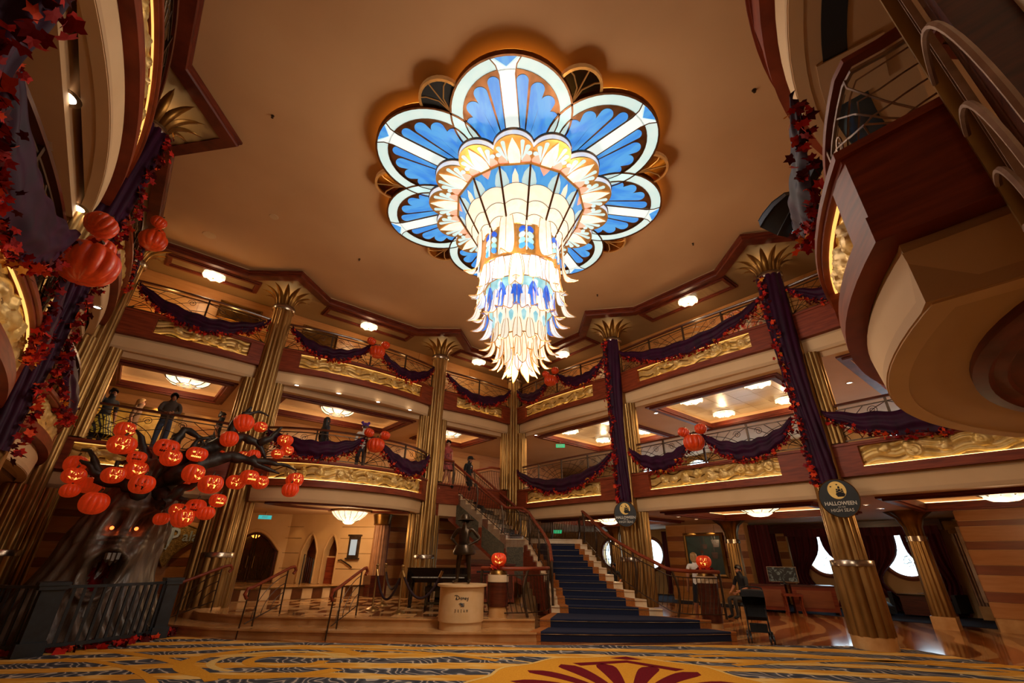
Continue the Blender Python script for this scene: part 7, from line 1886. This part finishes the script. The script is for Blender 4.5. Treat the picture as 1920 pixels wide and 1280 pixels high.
exit_sign('lit green exit sign under the middle deck ceiling right of the far corner', (1.9, 16.95, 5.3), facing(-1.9, -16.9), exg)
exit_sign('lit green exit sign low behind the stair landing', (2.0, 20.0, 2.42), facing(-2, -20), exg)
# pictures
def picture(label, loc, rz, w, h, canvas, fr=.11, m_='gold'):
    t = thing('framed_picture', label, 'picture', loc, rz)
    mb = MB(); mb.sweep([(-w / 2, -h / 2), (w / 2, -h / 2), (w / 2, h / 2), (-w / 2, h / 2)], [(-.0, 0), (-.0, .06), (-fr * .5, .08), (-fr, .05), (-fr, 0)], closed=True)
    m2 = MB(); m2.add([(x, -z, y) for x, y, z in mb.v], mb.f); m2.build('frame', M[m_], t, smooth=20)
    mb = MB(); mb.bx(-w / 2 + .0, w / 2, -.025, -.005, -h / 2, h / 2); mb.build('canvas', canvas, t, smooth=0); return t
def abstract(name, cols, scale=2.2, dist=2):
    t = NT(name); nz = t.n('ShaderNodeTexNoise'); nz.inputs['Scale'].default_value = scale; nz.inputs['Detail'].default_value = 3; nz.inputs['Distortion'].default_value = dist; t.l(t.coord(), nz.inputs[0])
    k = len(cols); t.l(t.ramp(nz.outputs[0], [(.25 + .5 * i / max(1, k - 1), srgb(c)) for i, c in enumerate(cols)]), t.b.inputs['Base Color']); t.b.inputs['Roughness'].default_value = .45; return t.mat
picture('wide gold framed picture in yellow tones on the wall behind the pumpkin tree', W(-3.66, 12.1, 4.85), A1 + PI, 2.3, 1.05, abstract('yellow_scene', ['5a4a2a', 'c8962c', 'e0b64a', 'd8a236']), .14)
picture('small dark gold relief picture on the top deck wall, left', W(-1.26, 10.4, 8.3), A1 + PI, 1.1, .5, M['gold_dark'], .05, 'gold_dark')
picture('second small dark relief picture on the top deck wall, behind the left pumpkin trio', W(-1.26, 7.9, 8.3), A1 + PI, 1.1, .5, M['gold_dark'], .05, 'gold_dark')
picture('colourful mural on the top deck wall beside the large draped column', W(9.5, -1.56, 8.0), A2, 1.9, 1.1, abstract('bright_mural', ['2a5aa0', 'd8a23a', 'c84a2a', 'e6d6b0', '3a86a8'], 3.5), .06, 'gold')
picture('colourful mural on the top deck wall right of the large draped column', W(12.6, -1.56, 8.0), A2, 2.2, 1.2, abstract('bright_mural_two', ['c8962c', 'e0b64a', '2a6aa8', 'c24a30', 'e8d8b8'], 3.0), .06, 'gold')
lp = picture('large gold framed night painting with dark lanterns behind the right pumpkin stand', W(4.1, -6.26, 1.62), A2, 1.4, 1.32, abstract('night_blue', ['0b1620', '16303a', '2a4a4e', '1a2c34'], 1.2, 1), .11)
mb = MB()
for x, z, s in ((.5, .42, .16), (.4, .0, .13), (.05, .3, .1), (-.1, .1, .08)):
    mb.add([(x - s, -.03, z + s * .6), (x + s, -.03, z + s * .6), (x + s * .7, -.03, z - s), (x - s * .7, -.03, z - s)], [(0, 1, 2, 3)]); mb.add([(x - .008, -.03, .66), (x + .008, -.03, .66), (x + .008, -.03, z), (x - .008, -.03, z)], [(0, 1, 2, 3)])
mb.build('lantern_shapes', M['wood_dark'], lp, smooth=0)
for dx in (-.45, .35): lamp('picture_light', W(4.1 + dx, -5.95, 2.62), 8, (1, .62, .25), .03, spot=75, blend=.7, aim=W(4.1 + dx, -6.3, 1.7))
for q in (12.8, 11.5, 10.2, 8.6, 2.6, 1.2): lamp('wall_washer', W(-3.35, q, 5.75), 9, (1, .56, .2), .03, spot=80, blend=.8, aim=W(-3.8, q, 4.6))
for a in (.35, 1.3, 2.2): 
    x = AW['loc'][0] + a * cos(AW['rz']) + .35 * sin(AW['rz']); y = AW['loc'][1] + a * sin(AW['rz']) - .35 * cos(AW['rz'])
    lamp('wall_washer', (x, y, 2.6), 5, (1, .60, .25), .03, spot=80, blend=.8, aim=(x - .2 * sin(AW['rz']), y + .2 * cos(AW['rz']), 1.2))
lamp('sign_light', W(-.5, 10.2, 2.6), 14, (1, .62, .28), .05, spot=110, blend=.8, aim=W(-1.3, 10.3, 1.6))
# ================================================================== right lounge
M['curtain'] = mat('wine_curtain', '64141f', '3f0b14', .8, scale=3, stretch=(6, 6, .3))
def curtain(label, p0, p1, z0, z1, q=-8.3, gather=None, group='wine red curtains'):
    t = thing('curtain', label, 'curtain', W((p0 + p1) / 2, q), A2, group); w = p1 - p0
    def fn(u, v):
        x = (u - .5) * w; z = z1 + (z0 - z1) * v
        if gather:
            side, zg, k = gather; kk = math.exp(-((z - zg) / .55) ** 2) * k; xs = -w / 2 if side < 0 else w / 2; x = xs + (x - xs) * (1 - kk)
        return (x, -.06 * sin(u * w * 26) - .02 * sin(u * 9 + v * 3), z)
    mb = MB(); mb.grid(fn, max(30, int(w * 44)), 16); mb.build('cloth', M['curtain'], t, smooth=180); return t
curtain('wide closed wine red curtain left of the striped pier', 4.75, 6.05, .05, 2.62)
curtain('narrow bright wine red curtain beside the night painting', 5.75, 6.5, .05, 2.62, q=-6.6)
curtain('wine curtain left of the porthole near the screen', 6.42, 7.45, .05, 2.6, gather=(-1, 1.0, .55)); curtain('wine curtain right of the porthole near the screen', 7.5, 8.55, .05, 2.6, gather=(1, 1.0, .65))
curtain('wine curtain left of the rightmost porthole', 8.6, 9.7, .05, 2.6, gather=(-1, .9, .62)); curtain('wine curtain right of the rightmost porthole, by the fluted pilaster', 9.85, 10.9, .05, 2.6, gather=(1, .9, .55))
curtain('narrow wine curtain beside the plain porthole', .98, 1.2, .05, 2.6, gather=None)
vl = thing('curtain_valance', 'wine red valance board above the lounge windows', 'valance', W(0, -8.15), A2); mb = MB(); mb.bx(4.7, 11.0, -.05, .05, 2.38, 2.69); mb.build('board', M['wood_dark'], vl, smooth=0)
mb = MB(); mb.grid(lambda u, v: (6.4 + 4.5 * u, -.07 - .02 * sin(u * 140), 2.5 - .22 * v * (1 + .25 * abs(sin(u * 4.4 * PI / 2)))), 160, 4); mb.build('swag_cloth', M['curtain'], vl, smooth=180)
mb = MB(); mb.prism([W(-2, -4.6)[:2], W(11.7, -5.9)[:2], W(11.7, -8.5)[:2], W(-2, -8.5)[:2]], .0, .012); tag(mb.build('lounge_carpet', M['navy'], smooth=0), 'dark navy carpet along the porthole windows', 'carpet')
for (p, lb) in ((10.87, 'small fluted column with flared capital, rightmost of the lounge'), (5.95, 'small fluted golden column with flared capital beside the stroller'), (1.0, 'small fluted column with flared capital behind the stair railing')):
    t = thing('lounge_column', lb, 'column', W(p, -4.8), ANG, 'small lounge columns')
    mb = MB(); mb.bx(-.24, .24, -.24, .24, 0, .27); mb.build('plinth', M['marble_tan'], t, smooth=0)
    mb = MB(); mb.lathe([(.23, .27), (.2, 1.98)], 64, mod=flute(12)); mb.build('shaft', M['gold'], t, smooth=50)
    mb = MB(); mb.lathe([(.2, 1.96), (.235, 1.96), (.235, 2.08), (.2, 2.08)], 24); mb.build('neck_ring', M['steel'], t)
    mb = MB(); mb.lathe([(.19, 2.08), (.21, 2.3), (.3, 2.52), (.52, 2.69)], 64, mod=flute(8, .07)); mb.build('capital', M['gold_dark'], t, smooth=50)
fpil = thing('wall_pilaster', 'grey fluted pilaster with lit gilt crown beside the rightmost curtain', 'pilaster', W(11.45, -8.2), A2)
mb = MB(); mb.bx(-.3, .3, -.16, .16, 0, .35); mb.build('plinth', M['marble_tan'], fpil, smooth=0)
mb = MB()
for k in range(8): mb.lathe([(.04, .35), (.035, 2.25)], 10, (-.26 + .074 * k, -.1, 0))
mb.bx(-.3, .3, -.1, .16, .35, 2.25); mb.build('shaft', M['bronze_pink'], fpil)
mb = MB(); mb.bx(-.33, .33, -.2, .16, 2.25, 2.35); mb.bx(-.38, .38, -.26, .16, 2.35, 2.6); mb.build('capital', M['gold_dark'], fpil, smooth=0)
# desks, stool, screen, chairs
def desk(label, x, y, rz, w=1.0, h=.78):
    t = thing('lounge_desk', label, 'desk', (x, y, 0), rz, 'lounge desks')
    mb = MB(); mb.bx(-w / 2, w / 2, -.32, .32, h - .05, h); mb.build('top', M['wood_dark'], t, smooth=0)
    mb = MB(); mb.bx(-w / 2 + .03, w / 2 - .03, -.3, -.26, .08, h - .05); mb.bx(-w / 2, -w / 2 + .04, -.31, .31, 0, h - .05); mb.bx(w / 2 - .04, w / 2, -.31, .31, 0, h - .05); mb.build('panel', M['wood'], t, smooth=0)
    mb = MB(); mb.bx(-w / 2 + .12, w / 2 - .12, -.315, -.3, .18, h - .14); mb.build('inset', M['stripe_dark'], t, smooth=0)
desk('wooden desk with inset panel, left of the lounge stool', 8.3, 16.2, R(-24), .95)
desk('wooden desk with inset panel, right of the lounge stool behind the big column', 9.45, 15.75, R(-24), 1.15)
t = thing('wooden_stool', 'small wooden stool between the two lounge desks', 'stool', (8.55, 15.3, 0), R(-20))
mb = MB(); mb.bx(-.26, .26, -.2, .2, .5, .56); mb.build('seat', M['wood'], t, smooth=0)
for x in (-.22, .22):
    for y in (-.16, .16): mb = MB(); mb.tube([(x, y, .5), (x * .9, y * .9, .25), (x * 1.05, y * 1.05, 0)], [.03, .022, .03], 6); mb.build('leg', M['wood'], t)
t = thing('display_screen', 'flat display screen with a dark crowd picture on the lounge desk', 'screen', (8.75, 15.95, .78), R(-30))
mb = MB(); mb.bx(-.42, .42, -.02, .02, .06, .5); mb.build('bezel', M['steel'], t, smooth=0)
mb = MB(); mb.bx(-.4, .4, -.026, -.02, .08, .48); mb.build('picture', abstract('crowd_picture', ['05070a', '0c1218', '0a0e12', '7f949c', '11181e'], 5, 2), t, smooth=0)
mb = MB(); mb.bx(-.12, .12, -.08, .08, 0, .02); mb.bx(-.03, .03, -.02, .02, .02, .1); mb.build('stand', M['iron'], t, smooth=0)
M['silver_cloth'] = mat('silver_upholstery', 'a9a896', '8c8c7c', .6, scale=22, bump=.2); M['dark_cloth'] = mat('navy_upholstery', '141a26', '0c111b', .6, scale=22)
def armchair(label, x, y, rz, m_):
    t = thing('armchair', label, 'armchair', (x, y, 0), rz, 'lounge armchairs')
    mb = MB(); mb.bx(-.36, .36, -.36, .3, .14, .42); mb.build('seat', M[m_], t, smooth=0)
    mb = MB(); mb.grid(lambda u, v: (-.36 + .72 * u, .26 + .12 * v + .04 * (1 - sin(PI * u)), .4 + .45 * v), 16, 6); mb.grid(lambda u, v: (-.36 + .72 * u, .38 + .08 * v, .4 + .45 * v), 16, 6); mb.build('backrest', M[m_], t)
    for s in (-1, 1): mb = MB(); mb.bx(s * .42 - .05, s * .42 + .05, -.36, .34, .14, .6); mb.build('armrest', M['dark_cloth'], t, smooth=0)
    for x_ in (-.34, .34):
        for y_ in (-.3, .26): mb = MB(); mb.lathe([(.03, 0), (.04, .14)], 8, (x_, y_, 0)); mb.build('leg', M['wood_dark'], t)
armchair('silver ribbed armchair under the rightmost porthole', 11.9, 16.5, facing(-.6, -.8), 'silver_cloth')
armchair('dark armchair at the right beside the grey fluted pilaster', 13.1, 15.3, facing(-.9, -.4), 'dark_cloth')
t = thing('ottoman', 'dark shiny tufted ottoman in front of the silver armchair', 'ottoman', (11.3, 15.9, 0), R(-30))
mb = MB(); mb.grid(lambda u, v: (-.55 + 1.1 * u, -.35 + .7 * v, .42 - .18 * (abs(2 * u - 1) ** 4 + abs(2 * v - 1) ** 4) - .02 * abs(sin(u * 12) * sin(v * 9))), 30, 20); mb.bx(-.54, .54, -.34, .34, .06, .26); mb.build('cushion', M['dark_cloth'], t)
t = thing('side_cabinet', 'low dark wooden side table beside the rightmost small column', 'table', (12.2, 15.3, 0), R(-40))
mb = MB(); mb.bx(-.32, .32, -.28, .28, .06, .56); mb.build('body', M['wood_dark'], t, smooth=0); mb = MB(); mb.bx(-.36, .36, -.32, .32, .56, .6); mb.build('top', M['piano'], t, smooth=0)
t = thing('wall_phone', 'black wall telephone with hanging cord on the narrow striped wall', 'telephone', W(11.70, -6.6, 1.32), A1 + PI)
mb = MB(); mb.bx(-.06, .06, -.05, 0, -.1, .1); mb.build('body', M['iron'], t, smooth=0)
mb = MB(); mb.tube([(-.02, -.06, .11), (-.02, -.1, .09), (-.02, -.1, -.05), (-.02, -.06, -.08)], .022, 6); mb.build('handset', M['iron'], t)
mb = MB(); mb.tube([(0, -.03, -.1), (.08, -.04, -.28), (.0, -.04, -.36), (-.06, -.04, -.28), (-.02, -.04, -.1)], .008, 5); mb.build('cord', M['iron'], t)
# recessed downlights
dlm = None
def downlight(label, loc, e=0, r=.075):
    global dlm
    if dlm is None:
        dlm = thing('downlight', label, 'ceiling light', loc, 0, 'recessed downlights')
        mb = MB(); mb.lathe([(.06, .0), (.085, -.002), (.09, -.01), (.06, -.012)], 24); mb.build('ring', M['steel'], dlm); mb = MB(); mb.lathe([(0, -.004), (.062, -.004)], 20); mb.build('lens', M['down'], dlm, smooth=0); d = dlm
    else: d = dup(dlm, loc, 0, label)
    if r != .075: d.scale = (r / .075,) * 3
    if e: lamp('downlight_bulb', (loc[0], loc[1], loc[2] - .08), e, (1, .84, .66), .04, spot=100, blend=.8, aim=(loc[0], loc[1], 0))
names = ['first', 'second', 'third', 'fourth', 'fifth', 'sixth', 'seventh', 'eighth']
for i, q in enumerate((8.6, 7.4, 6.1, 4.9)): downlight('downlight under the bowed top deck edge left of centre, %s from the left' % names[i], W(.1 + .25 * sin(PI * (q - 3.75) / 5.67), q, ZC4 + .12 if False else 5.965), 0)
for i, (p, q) in enumerate(((8.15, 13.36), (5.9, 13.33))): downlight(('bright' if i == 0 else 'dim') + ' large downlight under the top deck edge at the upper left', W(p, q, 5.965), 8 if i == 0 else 3, .12)
for i, p in enumerate((4.4, 3.4, 2.3)): downlight('downlight under the curved top deck edge behind the plum column drape, %s from above' % names[i], W(p, QW - .06, 5.965), 2)
for i, (p, q) in enumerate(((1.0, -.3), (5.4, -.33), (5.9, -1.2), (10.3, -.3), (10.7, -1.3), (11.0, -2.6))): downlight('small downlight in the middle deck soffit on the right, %s from the far corner' % names[i], W(p, q, ZC4 - .002), 2)
for i, (p, q) in enumerate(((5.3, -.5), (5.4, -2.5), (10.6, -.9), (10.6, -2.2), (10.6, -3.4), (5.3, -3.8))): downlight('small downlight in the lounge ceiling on the right, %s of six' % names[i], W(p, q, ZC3 - .002), 3)
for i, (q, p) in enumerate(((9.3, -.4), (13.0, -.45), (3.9, -.45))): downlight('downlight in the middle deck soffit on the left, %s' % ('beside the second column', 'nearest the tree corner', 'beside the column left of the stairs')[i], W(p, q, ZC4 - .002), 4)
# speakers and sprinklers in the main ceiling
def ceil_dot(label, u, r, loc): 
    t = thing('ceiling_speaker' if r > .05 else 'sprinkler', label, 'speaker' if r > .05 else 'sprinkler', loc); mb = MB(); mb.lathe([(0, -.012), (r * .92, -.012), (r, 0)], 20); mb.build('plate', M['soffit'] if r > .05 else M['bronze'], t)
    if r <= .05: mb = MB(); mb.lathe([(.012, -.012), (.01, -.05), (.025, -.055), (0, -.06)], 10); mb.build('head', M['bronze'], t)
for lb, r_, loc in (('round speaker plate in the main ceiling at left, lower of two', .16, (-8.12, 9.43, ZM)), ('round speaker plate in the main ceiling at left, nearer the chandelier', .11, (-6.04, 8.69, ZM)), ('sprinkler in the main ceiling left of the chandelier top', .03, (-4.69, 5.83, ZM)), ('sprinkler in the main ceiling below left of the chandelier petals', .03, (-4.41, 10.42, ZM)), ('sprinkler in the main ceiling left of the chandelier drop', .03, (-1.48, 10.56, ZM)), ('sprinkler in the main ceiling right of the chandelier drop', .03, (2.74, 12.19, ZM)), ('sprinkler in the main ceiling near the large right palm capital', .03, (4.84, 9.54, ZM)), ('sprinkler in the main ceiling at upper right', .04, (4.32, 5.19, ZM))):
    ceil_dot(lb, 0, r_, loc)

# ------------------------------------------------------------------ bulbs inside the chandelier, amber light on the top walkway
for (z, e, r) in [(4.3, 230, .25), (7.9, 80, .3)]:
    lamp('chandelier_bulb', (CHQ[0], CHQ[1], z), e, (1, .84, .66), r)
for a in range(7):
    lamp('chandelier_bulb', (CHQ[0] + 1.25 * cos(R(264.5) + 2 * PI * a / 7), CHQ[1] + 1.25 * sin(R(264.5) + 2 * PI * a / 7), 6.6), 55, (1, .84, .66), .15)
for q in (12.2, 10.6): lamp('walkway_light', W(-.8, q, 7.35), 16, (1, .58, .16), .1)
for q in (8.4, 6.6, 4.9, 2.9, 1.0): lamp('walkway_light', W(-.8, q, 7.35), 4, (1, .58, .2), .1)
for p in (2.6, 8, 13): lamp('walkway_light', W(p, -1.0, 7.4), 6, (1, .62, .3), .1)
